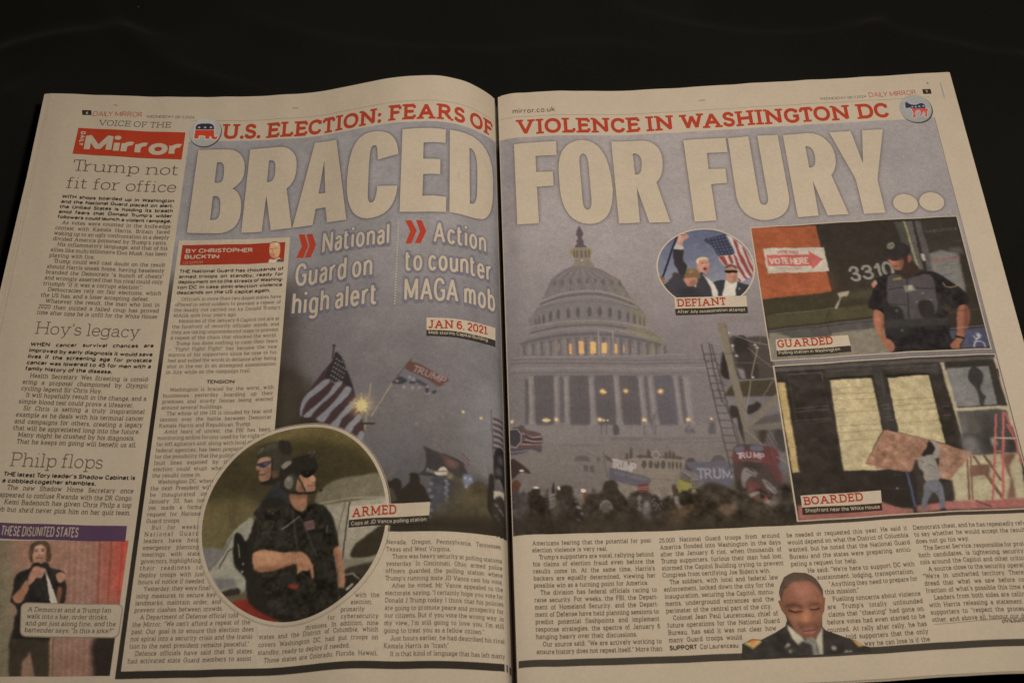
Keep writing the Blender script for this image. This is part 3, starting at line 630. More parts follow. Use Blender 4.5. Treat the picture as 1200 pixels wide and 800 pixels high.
column('L', [('As votes were counted in the knife-edge',-263.0,-200.2,101.8,103.6,0),
('contest with Kamala Harris, Britain faced',-266.2,-200.2,105.79,107.68,0),
('waking up to an ugly confrontation in a deeply',-266.3,-200.2,109.77,111.66,0),
('divided America poisoned by Trump’s rants.',-266.3,-200.2,113.76,115.65,1),
('His inflammatory language, and that of his',-263.2,-200.2,117.74,119.54,0),
('allies like multi-billionaire Elon Musk, has been',-266.4,-200.2,121.73,123.62,0),
('playing with fire.',-266.5,-200.2,125.72,127.62,1),
('Trump could well cast doubt on the result',-263.3,-200.2,129.7,131.5,0),
('should Harris sneak home, having baselessly',-266.6,-200.2,133.69,135.59,0),
('branded the Democrats “a bunch of cheats”',-266.6,-200.2,137.67,139.57,0),
('and wrongly asserted that his rival could only',-266.7,-200.2,141.66,143.56,0),
('triumph “if it was a corrupt election”.',-266.7,-200.2,145.64,147.54,1),
('Democracies rely on fair elections, which',-263.6,-200.2,149.63,151.44,0),
('the US has, and a loser accepting defeat.',-266.8,-200.2,153.61,155.51,1),
('Whatever the result, the man who lost in',-263.7,-200.2,157.6,159.42,0),
('2020 then incited a failed coup has proved',-267.0,-200.2,161.58,163.49,0),
('time after time he is unfit for the White House.',-267.0,-200.2,165.57,167.48,1)], SLAB, 2.85, INKTXT, 'article_text', pageL)
column('L', [('WHEN cancer survival chances are',-267.2,-200.2,186.72,188.64,0),
('improved by early diagnosis it would save',-267.3,-200.2,190.66,192.58,0),
('lives if the screening age for prostate',-267.3,-200.2,194.59,196.51,0),
('cancer was lowered to 45 for men with a',-267.3,-200.2,198.53,200.45,0),
('family history of the disease.',-267.4,-200.2,202.46,204.38,1)], SANSB, 2.65, BLACK, 'article_text', pageL, 'bold opening lines of an opinion piece')
column('L', [('Health Secretary Wes Streeting is consid-',-264.2,-200.2,207.0,208.83,0),
('ering a proposal championed by Olympic',-267.4,-200.2,211.08,213.0,0),
('cycling legend Sir Chris Hoy.',-267.5,-200.2,215.16,217.08,1),
('It will hopefully result in the change, and a',-264.3,-200.2,219.25,221.08,0),
('simple blood test could prove a lifesaver.',-267.5,-200.2,223.33,225.25,1),
('Sir Chris is setting a truly inspirational',-264.3,-200.2,227.41,229.24,0),
('example as he deals with his terminal cancer',-267.6,-200.2,231.49,233.42,0),
('and campaigns for others, creating a legacy',-267.6,-200.2,235.57,237.5,0),
('that will be appreciated long into the future.',-267.6,-200.2,239.65,241.58,1),
('Many might be crushed by his diagnosis.',-264.5,-200.2,243.73,245.57,1),
('That he keeps on going will benefit us all.',-264.5,-200.2,247.82,249.66,1)], SLAB, 2.85, INKTXT, 'article_text', pageL)
column('L', [('THE latest Tory leader’s Shadow Cabinet is',-267.8,-200.2,267.18,269.11,0),
('a cobbled-together shambles.',-267.9,-200.2,270.92,272.86,1)], SANSB, 2.65, BLACK, 'article_text', pageL, 'bold opening lines of an opinion piece')
column('L', [('The new Shadow Home Secretary once',-264.7,-200.2,274.98,276.82,0),
('appeared to confuse Rwanda with the DR Congo.',-267.9,-200.2,279.13,281.07,1),
('Kemi Badenoch has given Chris Philp a top',-264.8,-200.2,283.28,285.13,0),
('job but she’d never pick him on her quiz team.',-268.0,-200.2,287.43,289.37,1)], SLAB, 2.85, INKTXT, 'article_text', pageL)
# ---- bylined story, left page
k = Ink('L'); k.rect(-194.2, 112.2, -129.4, 372.6, PAPER, .10); k.rect(-131, 305, -.4, 372.6, PAPER, .10); k.rect(-192.0, 115.6, -132.0, 130.1, RED*[.85, .8, .8], .14)
k.fit('BY CHRISTOPHER', SANSB, -189.6, -150.8, 121.41, 3.05, WHITE, 0.2, 121.62)
k.fit('BUCKTIN', SANSB, -189.9, -169.9, 125.58, 3.05, WHITE, 0.2, 125.85)
k.fit('US EDITOR', SANST, -190.0, -178.8, 129.31, 1.9, WHITE*[1, .8, .7], 0.2, 129.18)
k.fit('TENSION', SANSB, -168.8, -153.7, 210.71, 2.5, BLACK, 0.17)
k.emit('byline_box', pageL, 'white panel with a red byline bar')
column('L', [('THE National Guard has thousands of',-191.6,-131.8,135.74,135.74,0),
('armed troops on standby, ready for',-191.6,-131.8,139.48,139.48,0),
('deployment on to the streets of Washing-',-191.6,-131.8,143.22,143.22,0),
('ton DC in case post-election violence',-191.6,-131.8,146.96,146.96,0),
('descends on the US capital again.',-191.6,-131.8,150.7,150.7,1)], SANSB, 2.6, BLACK, 'article_text', pageL, 'bold opening lines of the main story')
column('L', [('Officials in more than two dozen states have',-188.4,-131.8,155.19,155.19,0),
('offered to send soldiers to prevent a repeat of',-191.6,-131.8,158.94,158.94,0),
('the deadly riot carried out by Donald Trump’s',-191.6,-131.8,162.69,162.69,0),
('MAGA mob four years ago.',-191.6,-131.8,166.44,166.44,1),
('Memories of the January 6 Capitol riot are at',-188.4,-131.8,170.19,170.19,0),
('the forefront of security officials’ minds, and',-191.6,-131.8,173.94,173.94,0),
('they are taking unprecedented steps to prevent',-191.6,-131.8,177.68,177.68,0),
('a repeat of the chaos that shocked the world.',-191.6,-131.8,181.43,181.43,1),
('Trump has done nothing to calm their fears',-188.4,-131.8,185.18,185.18,0),
('– “Fight! Fight! Fight!” has become the new',-191.6,-131.8,188.93,188.93,0),
('mantra of his supporters since he rose to his',-191.6,-131.8,192.68,192.68,0),
('feet and yelled the words in defiance after being',-191.6,-131.8,196.43,196.43,0),
('shot in the ear in an attempted assassination',-191.6,-131.8,200.18,200.18,0),
('in July while on the campaign trail.',-191.6,-131.8,203.93,203.93,1)], SLAB, 2.5, INKTXT, 'article_text', pageL)
column('L', [('Washington is braced for the worst, with',-188.4,-131.8,215.18,215.18,0),
('businesses yesterday boarding up their',-191.6,-131.8,218.92,218.92,0),
('premises and sturdy fences being erected',-191.6,-131.8,222.67,222.67,0),
('around several buildings.',-191.6,-131.8,226.42,226.42,1),
('The whole of the US is clouded by fear and',-188.4,-131.8,230.16,230.16,0),
('tension over the battle between Democrat',-191.6,-131.8,233.91,233.91,0),
('Kamala Harris and Republican Trump.',-191.6,-131.8,237.65,237.65,1),
('Amid fears of unrest, the FBI has been',-188.4,-131.8,241.4,241.4,0),
('monitoring online forums used by far-right and',-191.6,-131.8,245.14,245.14,0),
('far-left agitators and, along with local and',-191.6,-138.8,248.89,248.89,0),
('federal agencies, has been preparing',-191.6,-143.5,252.64,252.64,0),
('for the possibility that the political',-191.6,-147.7,256.38,256.38,0),
('fault lines exposed by the',-191.6,-151.0,260.13,260.13,0),
('election could erupt when',-191.6,-154.3,263.87,263.87,0),
('the results come in.',-191.6,-131.8,267.62,267.62,1),
('Washington DC, where',-188.4,-158.9,271.36,271.36,0),
('the next President will',-191.6,-160.4,275.11,275.11,0),
('be inaugurated on',-191.6,-161.8,278.85,278.85,0),
('January 20, has not',-191.6,-162.7,282.6,282.6,0),
('yet made a formal',-191.6,-163.2,286.35,286.35,0),
('request for National',-191.6,-163.3,290.09,290.09,0),
('Guard troops.',-191.6,-131.8,293.84,293.84,1),
('But for weeks',-188.4,-163.9,297.58,297.58,0),
('National Guard',-191.6,-163.5,301.33,301.33,0),
('leaders have held',-191.6,-163.6,305.07,305.07,0),
('emergency planning',-191.6,-163.2,308.82,308.82,0),
('meetings with state',-191.6,-162.4,312.57,312.57,0),
('governors, highlighting',-191.6,-161.6,316.31,316.31,0),
('their readiness to',-191.6,-160.3,320.06,320.06,0),
('deploy troops with just',-191.6,-159.1,323.8,323.8,0),
('hours of notice if needed.',-191.6,-158.3,327.55,327.55,0),
('Yesterday, they were final-',-188.4,-155.0,331.29,331.29,0),
('ising measures to secure key',-191.6,-152.1,335.04,335.04,0),
('landmarks, maintain order, and',-191.6,-149.2,338.79,338.79,0),
('prevent clashes between crowds.',-191.6,-148.0,342.53,342.53,0),
('A Department of Defense official told',-188.4,-140.1,346.28,346.28,0),
('the Mirror: “We can’t afford a repeat of the',-191.6,-133.9,350.02,350.02,0),
('past. Our goal is to ensure this election does',-191.6,-131.8,353.77,353.77,0),
('not spiral into a security crisis and the transi-',-191.6,-131.8,357.51,357.51,0),
('tion to the next president remains peaceful.”',-191.6,-131.8,361.26,361.26,1),
('Defence officials have said that 10 states',-188.4,-131.8,365.0,365.0,0),
('had activated state Guard members to assist',-191.6,-131.8,368.75,368.75,0)], SLAB, 2.5, INKTXT, 'article_text', pageL)
column('L', [('with the',-81.2,-69.3,340.25,340.25,0),
('election,',-83.2,-69.3,343.85,343.85,0),
('primarily',-88.1,-69.3,347.46,347.46,0),
('for cybersecurity',-94.5,-69.3,351.06,351.06,0),
('missions. In addition, nine',-105.8,-69.3,354.66,354.66,0),
('states and the District of Columbia, which',-128.9,-69.3,357.89,357.89,0),
('covers Washington DC, had put troops on',-128.9,-69.3,361.89,361.89,0),
('standby, ready to deploy if needed.',-128.9,-69.3,365.88,365.88,1),
('Those states are Colorado, Florida, Hawaii,',-125.7,-69.3,369.87,369.87,0)], SLAB, 2.5, INKTXT, 'article_text', pageL)
column('L', [('Nevada, Oregon, Pennsylvania, Tennessee,',-66.4,-6.6,311.9,311.9,0),
('Texas and West Virginia.',-66.4,-6.6,315.77,315.77,1),
('There was heavy security at polling stations',-63.2,-6.6,319.65,319.65,0),
('yesterday. In Cincinnati, Ohio, armed police',-66.4,-6.6,323.52,323.52,0),
('officers guarded the polling station where',-66.4,-6.6,327.4,327.4,0),
('Trump’s running mate JD Vance cast his vote.',-66.4,-6.6,331.27,331.27,1),
('After he voted, Mr Vance appealed to the',-63.2,-6.6,335.14,335.14,0),
('electorate, saying: “I certainly hope you vote for',-66.4,-6.6,339.02,339.02,0),
('Donald J Trump today. I think that his policies',-66.4,-6.6,342.89,342.89,0),
('are going to promote peace and prosperity for',-66.4,-6.6,346.77,346.77,0),
('our citizens. But if you vote the wrong way, in',-66.4,-6.6,350.64,350.64,0),
('my view, I’m still going to love you. I’m still',-66.4,-6.6,354.51,354.51,0),
('going to treat you as a fellow citizen.”',-66.4,-6.6,358.39,358.39,1),
('Just hours earlier, he had described his rival',-63.2,-6.6,362.26,362.26,0),
('Kamala Harris as “trash”.',-66.4,-6.6,366.14,366.14,1),
('It is that kind of language that has left many',-63.2,-6.6,370.01,370.01,0)], SLAB, 2.5, INKTXT, 'article_text', pageL)
# ---- text of the right page
column('R', [('Americans fearing that the potential for post-',10.1,71.5,311.94,311.94,0),
('election violence is very real.',10.1,71.5,315.79,315.79,1),
('Trump’s supporters are vocal, rallying behind',13.3,71.5,319.65,319.65,0),
('his claims of election fraud even before the',10.1,71.5,323.51,323.51,0),
('results come in. At the same time, Harris’s',10.1,71.5,327.36,327.36,0),
('backers are equally determined, viewing her',10.1,71.5,331.22,331.22,0),
('possible win as a turning point for America.',10.1,71.5,335.08,335.08,1),
('The division has federal officials racing to',13.3,71.5,338.93,338.93,0),
('raise security. For weeks, the FBI, the Depart-',10.1,71.5,342.79,342.79,0),
('ment of Homeland Security, and the Depart-',10.1,71.5,346.65,346.65,0),
('ment of Defense have held planning sessions to',10.1,71.5,350.5,350.5,0),
('predict potential flashpoints and implement',10.1,71.5,354.36,354.36,0),
('response strategies, the spectre of January 6',10.1,71.5,358.22,358.22,0),
('hanging heavy over their discussions.',10.1,71.5,362.07,362.07,1),
('Our source said: “We are actively working to',13.3,71.5,365.93,365.93,0),
('ensure history does not repeat itself.” More than',10.1,71.5,369.79,369.79,0)], SLAB, 2.5, INKTXT, 'article_text', pageR)
column('R', [('25,000 National Guard troops from around',75.1,136.4,312.19,312.19,0),
('America flooded into Washington in the days',75.1,136.4,316.0,316.0,0),
('after the January 6 riot, when thousands of',75.1,136.4,319.82,319.82,0),
('Trump supporters, furious their man had lost,',75.1,136.4,323.63,323.63,0),
('stormed the Capitol Building trying to prevent',75.1,136.4,327.44,327.44,0),
('Congress from certifying Joe Biden’s win.',75.1,136.4,331.26,331.26,1),
('The soldiers, with local and federal law',78.3,132.6,335.07,335.07,0),
('enforcement, locked down the city for the',75.1,129.9,338.89,338.89,0),
('inauguration, securing the Capitol, monu-',75.1,129.4,342.7,342.7,0),
('ments, underground entrances and the',75.1,128.9,346.51,346.51,0),
('perimeter of the central part of the city.',75.1,127.6,350.33,350.33,1),
('Colonel Jean Paul Laurenceau, chief of',78.3,130.0,354.14,354.14,0),
('future operations for the National Guard',75.1,130.3,357.95,357.95,0),
('Bureau, has said it was not clear how',75.1,128.1,361.77,361.77,0),
('many Guard troops would',75.1,110.9,365.58,365.58,0)], SLAB, 2.5, INKTXT, 'article_text', pageR)
column('R', [('be needed or requested this year. He said it',139.9,200.7,312.37,312.37,0),
('would depend on what the District of Columbia',139.9,200.7,316.34,316.34,0),
('wanted, but he noted that the National Guard',139.9,200.7,320.3,320.3,0),
('Bureau and the states were preparing, antici-',139.9,200.7,324.26,324.26,0),
('pating a request for help.',139.9,200.7,328.23,328.23,1),
('He said: “We’re here to support DC with',147.9,200.7,332.19,332.19,0),
('sustainment, lodging, transportation.',152.0,200.7,336.15,336.15,1),
('“Anything they need to prepare for',157.3,200.7,340.12,340.12,0),
('this mission.”',154.6,200.7,344.08,344.08,1),
('Fuelling concerns about violence',157.8,200.7,348.04,348.04,0),
('are Trump’s totally unfounded',154.7,200.7,352.01,352.01,0),
('claims that “cheating” had gone on',154.5,200.7,355.97,355.97,0),
('before votes had even started to be',153.4,200.7,359.93,359.93,0),
('counted. At rally after rally, he has',152.8,200.7,363.9,363.9,0),
('told supporters that the only',161.3,200.7,367.86,367.86,0),
('way he can lose is if the',169.3,200.7,371.82,371.82,0)], SLAB, 2.5, INKTXT, 'article_text', pageR)
column('R', [('Democrats cheat, and he has repeatedly refused',203.7,265.0,312.53,312.53,0),
('to say whether he would accept the result if it',203.7,265.0,316.34,316.34,0),
('does not go his way.',203.7,265.0,320.16,320.16,1),
('The Secret Service, responsible for protecting',206.9,265.0,323.98,323.98,0),
('both candidates, is tightening security proto-',203.7,265.0,327.79,327.79,0),
('cols around the Capitol and other critical sites.',203.7,265.0,331.61,331.61,1),
('A source close to the security operation said:',206.9,265.0,335.42,335.42,0),
('“We’re in uncharted territory. There’s a real',203.7,265.0,339.24,339.24,0),
('dread that what we saw before could be a',203.7,265.0,343.06,343.06,0),
('fraction of what’s possible this time around.”',203.7,265.0,346.87,346.87,1),
('Leaders from both sides are calling for calm',206.9,265.0,350.69,350.69,0),
('with Harris releasing a statement urging her',203.7,265.0,354.51,354.51,0),
('supporters to “respect the process, and each',203.7,265.0,358.32,358.32,0),
('other, and above all, honour our democracy”.',203.7,265.0,362.14,362.14,1)], SLAB, 2.5, INKTXT, 'article_text', pageR)
k = Ink('R')
k.fit('SUPPORT', SANSB, 75.1, 88.4, 369.66, 2.5, BLACK, 0.17, 369.70)
k.fit('Col Laurenceau', SANS, 89.9, 108.6, 369.72, 2.5, INKTXT, 0.17, 369.74)
k.emit('caption', pageR); k = Ink('R')
k.fit('chris.bucktin@mirror.co.uk', SANSB, 236.9, 265.9, 364.46, 2.2, INKTXT, 0.17, 363.12)
k.quad([(204.0, 363.3), (256.2, 361.4), (256.2, 361.7), (204.0, 363.5)], PAPER*.5, 0.12)
k.emit('web_address', pageR)
# ---- rules and straps
k = Ink('L')
k.rect(-196.6, 303, -194.2, 376.4, BLACK*1.1, .12); k.rect(-194.3, 372.6, -.2, 376.4, BLACK*1.1, .12); k.emit('rule', pageL); k = Ink('L'); k.rect(-196.4, 19.6, -.2, 19.85, PAPER*.55, .08)
k.emit('rule', pageL)
k = Ink('R')
k.rect(.9, 372.6, 272, 376.2, GREY*.85, .08); k.emit('rule', pageR); k = Ink('R'); k.rect(.3, 19.6, 268.2, 19.85, PAPER*.55, .08); k.emit('rule', pageR); k = Ink('R'); k.rect(268.2, 36.4, 268.5, 303, PAPER*.4, .12)
k.emit('rule', pageR)
k = Ink('L')
k.fit('U.S. ELECTION:', SLABB, -176.8, -76.7, 34.80, 12.2, RED, 0.1)
k.fit('FEARS OF', SLABB, -72.2, -2.7, 34.40, 12.2, RED, 0.1)
k.emit('strapline', pageL, 'red slab serif capitals')
k = Ink('R')
k.fit('VIOLENCE IN WASHINGTON DC', SLABB, 11.0, 241.5, 34.60, 12.2, RED, 0.1)
k.emit('strapline', pageR, 'red slab serif capitals')
k = Ink('L')
k.fit('National', COND, -109.7, -69.5, 126.49, 15.23, WHITE, .16)
k.fit('Guard on', COND, -124.5, -78.8, 147.55, 15.96, WHITE, .16)
k.fit('high alert', COND, -125.1, -75.7, 167.17, 15.4, WHITE, .16)
k.fit('Action', COND, -43.9, -11.1, 126.36, 14.98, WHITE, .16)
k.fit('to counter', COND, -59.8, -7.9, 145.56, 14.97, WHITE, .16)
k.fit('MAGA mob', COND, -60.0, -5.7, 165.83, 15.65, WHITE, .16)
k.outline([pairs([-124.5, 110.7, -120.9, 110.8, -118.3, 119.5, -120.8, 127.8, -124.9, 127.4, -122.1, 119.3])], RED*1.05, .16)
k.outline([pairs([-119.9, 111.0, -116.3, 111.0, -113.7, 119.3, -116.3, 127.8, -119.9, 127.6, -117.5, 119.4])], RED*1.05, .16)
k.outline([pairs([-60.3, 110.3, -56.8, 110.1, -53.6, 117.5, -56.5, 126.5, -60.0, 126.6, -57.3, 117.9])], RED*1.05, .16)
k.outline([pairs([-54.1, 109.9, -50.8, 110.3, -48.0, 118.1, -51.1, 126.4, -54.6, 126.3, -51.7, 118.1])], RED*1.05, .16)
for t in np.linspace(0, 1, 32): k.rect(-64.2+t*-1.09-.42, 111.0+t*56.5-.42, -64.2+t*-1.09+.42, 111.0+t*56.5+.42, WHITE, .16)
k.emit('kicker', pageL, 'cream condensed lines with red chevrons')
LETTERS_L = [[[-190.1,43.1,-180.7,43,-171.4,43.3,-169.2,43.7,-167.3,44.5,-165.6,45.7,-164.1,47.3,-162.8,49.4,-161.8,51.8,-161.1,54.5,-160.7,57.6,-160.6,60.6,-160.7,63.2,-161.1,65.5,-161.8,67.6,-162.7,69.4,-163.9,71.1,-165.2,72.6,-166.8,73.9,-165.4,74.8,-164.1,76,-163,77.5,-162.2,79.2,-161.4,81.1,-160.9,83.3,-160.5,85.6,-160.3,88.1,-160.2,92.6,-160.5,96.5,-161.4,99.8,-162.7,102.6,-164.5,104.7,-166.8,106.2,-169.6,107.2,-173,107.4,-181.9,107.1,-190.4,106.6],[-177.2,53.2,-176.2,53.2,-175.3,53.4,-174.7,53.9,-174.1,54.5,-173.7,55.3,-173.3,56.4,-173.1,57.6,-173,58.9,-172.8,61.5,-172.7,63.7,-172.8,65.5,-173,66.9,-173.3,68,-173.8,68.7,-174.4,69.1,-175.3,69.3,-177.8,69.2,-177.8,53.6],[-177.8,79.5,-176.2,79.4,-175.4,79.6,-174.7,80,-174.1,80.6,-173.6,81.5,-173.3,82.6,-173,83.8,-172.8,85.2,-172.7,86.7,-172.5,89.3,-172.5,91.5,-172.6,93.3,-172.8,94.8,-173.2,95.9,-173.8,96.7,-174.6,97.2,-175.5,97.4,-177.8,97.4]],[[-158.5,43.4,-149.7,42.9,-140.6,42.8,-137.9,43.1,-135.6,44,-133.7,45.4,-132.2,47.2,-130.9,49.2,-130,51.4,-129.5,53.7,-129.2,56,-129,60,-129.1,63.5,-129.5,66.4,-130,68.9,-130.8,71,-131.7,72.8,-132.8,74.4,-134,75.7,-129,105.5,-141.3,106.6,-145.9,80,-146.6,107.2,-158.6,107.3],[-146.2,53,-145.2,52.9,-144.3,53.1,-143.6,53.5,-143.1,54,-142.6,54.8,-142.3,55.8,-142.1,57,-141.9,58.4,-141.8,61.2,-141.8,63.5,-142,65.5,-142.3,67.1,-142.7,68.2,-143.3,69.1,-143.9,69.6,-144.6,69.8,-146.3,69.9]],[[-118.7,41.5,-111.9,41.7,-105,41.9,-95.7,105,-107.8,104.4,-109.4,92.8,-115.4,92.9,-116.6,104.6,-128.6,105.4],[-112,56.4,-110.1,81.8,-114.2,81.6]],[[-77.8,63.5,-65.3,61,-65.7,56.8,-66.4,53.1,-67.5,49.9,-69,47.2,-70.8,44.9,-73.1,43.2,-75.8,41.9,-78.9,41.1,-83.2,40.9,-86.8,41.8,-89.8,43.8,-92.2,47,-94.1,51.7,-95.4,57.7,-96.3,65.3,-96.7,74.4,-96.5,81.1,-95.9,87.2,-94.9,92.4,-93.5,96.9,-91.7,100.6,-89.3,103.4,-86.5,105.4,-83.2,106.5,-79.5,106.4,-76.1,105.6,-73.2,104.1,-70.7,101.9,-68.7,99,-67.1,95.1,-66,90.4,-65.4,84.8,-77.6,83.4,-77.8,86.5,-78.1,89.1,-78.4,91.2,-78.8,92.8,-79.2,94,-79.8,94.7,-80.4,95.1,-81.2,95.1,-81.8,94.8,-82.3,94.3,-82.6,93.6,-82.9,92.6,-83.1,91.4,-83.2,90,-83.2,88.4,-83.3,86.6,-83.3,82,-83.3,77.6,-83.3,73.4,-83.3,69.4,-83.2,65.7,-83.1,62.2,-83,58.9,-82.8,56,-82.6,54.7,-82.3,53.8,-82,53,-81.7,52.5,-81.3,52.1,-80.9,51.9,-80.5,51.9,-80.1,51.9,-79.5,52.2,-79.1,52.7,-78.8,53.4,-78.6,54.2,-78.4,55.2,-78.4,56.3,-78.3,57.6,-78.3,58.9]],[[-63.2,42,-53.7,41.6,-45.5,41.8,-36.8,42.1,-37.1,52.5,-43.8,52.6,-50.3,53,-50.4,65.3,-45.3,65.3,-40.1,65.4,-40.2,76.6,-45.7,76.6,-50.3,76.8,-50.6,92.7,-44.1,92.6,-36.6,92.9,-36.7,104,-45.5,104.3,-54.4,104.2,-63.8,104.0]],[[-34.4,41.8,-29,41.6,-23.7,41.7,-18.4,42.3,-13.6,44,-9.6,47.3,-6.4,52.3,-4.4,59.2,-3.8,68.6,-4.1,75.6,-4.6,81.8,-5.4,87.3,-6.4,92,-7.7,95.9,-9.4,99,-11.3,101.2,-13.7,102.7,-16.3,103.3,-18.9,103.8,-21.5,104,-24,104.1,-26.5,104,-29.1,103.9,-31.8,103.8,-34.6,103.7],[-21.7,51.9,-20.2,52.1,-19,52.9,-18,54.4,-17.3,56.5,-16.8,59.2,-16.5,62.5,-16.3,66.3,-16.3,70.5,-16.4,75.1,-16.5,79.3,-16.7,83,-16.9,86.3,-17.4,89,-18,91.2,-18.8,92.8,-19.9,93.7,-21.9,94.2]]]
LETTERS_R = [[[9.3,42.3,18.7,41.5,35.3,41.4,35.1,52.6,22.2,52.4,22.1,65.1,32.2,65.6,32.2,76.6,22.1,76.7,22.2,104.4,9.3,104.8]],[[35.7,64.8,36.1,59.1,37,54.2,38.4,50.1,40.3,46.8,42.6,44.2,45.2,42.3,48.2,41.1,51.5,40.7,55,41.3,58.2,43,61,45.9,63.3,50.1,65.2,55.4,66.5,62.1,67.3,69.9,67.6,79,67.1,85.9,66.1,91.6,64.7,96.3,62.9,100,60.6,102.8,58,104.7,55.1,105.8,51.8,106.1,48.1,105.5,45,104,42.3,101.7,40.1,98.6,38.4,94.7,37.1,90.1,36.2,84.8,35.8,78.8],[48.7,57.5,48.8,56.1,49,54.9,49.3,53.9,49.6,53.1,50,52.5,50.4,52,50.9,51.8,51.4,51.7,52,51.9,52.5,52.2,53,52.9,53.3,53.7,53.6,54.7,53.8,55.9,54,57.4,54.1,59,54.3,87.9,54.2,89.7,54.1,91.2,53.8,92.4,53.5,93.5,53.1,94.3,52.6,94.9,52,95.2,51.3,95.4,50.7,95.2,50.2,94.7,49.8,94.1,49.5,93.2,49.2,92.2,49.1,91,49,89.5,48.9,88.0]],[[69.3,41.8,87.9,42,91,42.6,93.6,43.8,95.7,45.7,97.3,48.1,98.5,51,99.2,54.4,99.4,58.2,99.2,62.4,98.9,64.6,98.5,66.7,98,68.7,97.4,70.5,96.7,72,95.9,73.4,95.1,74.6,94.2,75.7,99.8,106.4,87.4,106,82.1,78.5,81.9,105.5,69.5,105.6],[81.8,51.9,83.1,52,84.1,52.4,85,53,85.6,53.8,86.1,54.9,86.4,56.2,86.6,57.7,86.7,59.4,86.5,61.6,86.3,63.5,86,65.2,85.6,66.5,85.1,67.5,84.5,68.3,83.7,68.7,82.9,68.9,81.9,68.6]],[[113.6,43.3,139.4,43.6,139.4,55,126.7,54.8,126.5,67.5,136.6,67.9,136.4,79,126.7,79.4,126.9,107.1,114.1,106.9]],[[140.8,43.9,153.4,43.4,153.7,91.8,153.8,93.3,153.9,94.6,154.1,95.5,154.4,96.3,154.8,96.8,155.2,97.2,155.7,97.4,156.3,97.5,156.9,97.4,157.5,97.1,158,96.5,158.4,95.8,158.7,95,158.9,93.9,159,92.7,159.1,91.3,158.8,43.6,171.3,43.8,171.6,92.3,171.1,96.3,170,99.8,168.5,102.7,166.6,105,164.4,106.8,161.8,108,158.9,108.7,155.8,108.9,152.6,108.4,149.7,107.3,147.2,105.7,145.2,103.7,143.5,101.1,142.2,98.1,141.3,94.7,140.7,90.8]],[[174.4,44.1,189.7,43.8,193,44.5,196,46,198.5,48.3,200.5,51.1,202.1,54.5,203,58.3,203.4,62.5,203.1,66.9,202.8,68.7,202.4,70.5,201.9,72.1,201.4,73.5,200.8,74.9,200.1,76.1,199.4,77.2,198.7,78.1,204.3,108.3,192,108.3,187.1,81.2,186.7,108,174.6,108.0],[186.6,54.2,188,54.3,189.1,54.9,190,55.8,190.6,57.2,191,58.8,191.2,60.7,191.3,62.7,191.1,64.9,190.8,66.7,190.5,68.1,190.1,69.2,189.6,70,189,70.6,188.3,71,187.5,71.2,186.6,71.3]],[[202.7,44.1,215.8,44,218.9,70.3,222.8,44.1,235.4,44.2,225.3,83.3,225.6,108.8,213.2,108.8,212.8,84.4,212.1,79.3]],[[245.5,103.8,245.2,104.9,244.7,105.9,244.1,106.8,243.4,107.6,242.5,108.4,241.5,108.9,240.5,109.3,239.4,109.6,238.3,109.6,237.2,109.5,236.1,109.3,235,108.8,234.1,108.2,233.3,107.5,232.6,106.6,232,105.7,231.6,104.6,231.3,103.6,231.3,102.4,231.4,101.3,231.7,100.2,232.1,99.2,232.7,98.3,233.5,97.4,234.3,96.7,235.3,96.2,236.4,95.7,237.5,95.5,238.6,95.4,239.7,95.5,240.8,95.8,241.9,96.3,242.8,96.9,243.7,97.6,244.4,98.5,244.9,99.4,245.3,100.5,245.6,101.6,245.6,102.7]],[[260.9,103.6,260.6,104.6,260.2,105.6,259.5,106.5,258.8,107.4,257.9,108.1,256.9,108.6,255.9,109,254.8,109.3,253.7,109.3,252.5,109.2,251.5,108.9,250.4,108.5,249.5,107.9,248.7,107.2,248,106.4,247.4,105.4,247,104.4,246.8,103.3,246.7,102.2,246.8,101.2,247.1,100.1,247.6,99.1,248.2,98.1,248.9,97.3,249.8,96.6,250.8,96,251.9,95.6,253,95.4,254.1,95.3,255.2,95.4,256.3,95.7,257.4,96.2,258.3,96.7,259.1,97.5,259.8,98.3,260.4,99.3,260.8,100.3,261,101.4,261.1,102.5]]]
for s_, letters, pg in (('L', LETTERS_L, pageL), ('R', LETTERS_R, pageR)):
    k = Ink(s_)
    for g in letters: k.outline([pairs(c) for c in g], WHITE, .16)
    k.emit('headline', pg, 'huge cream heavy condensed capitals')
KICK = [('National', -109.7, -69.5, 126.49, 15.23), ('Guard on', -124.5, -78.8, 147.55, 15.96), ('high alert', -125.1, -75.7, 167.17, 15.4), ('Action', -43.9, -11.1, 126.36, 14.98), ('to counter', -59.8, -7.9, 145.56, 14.97), ('MAGA mob', -60.0, -5.7, 165.83, 15.65)]
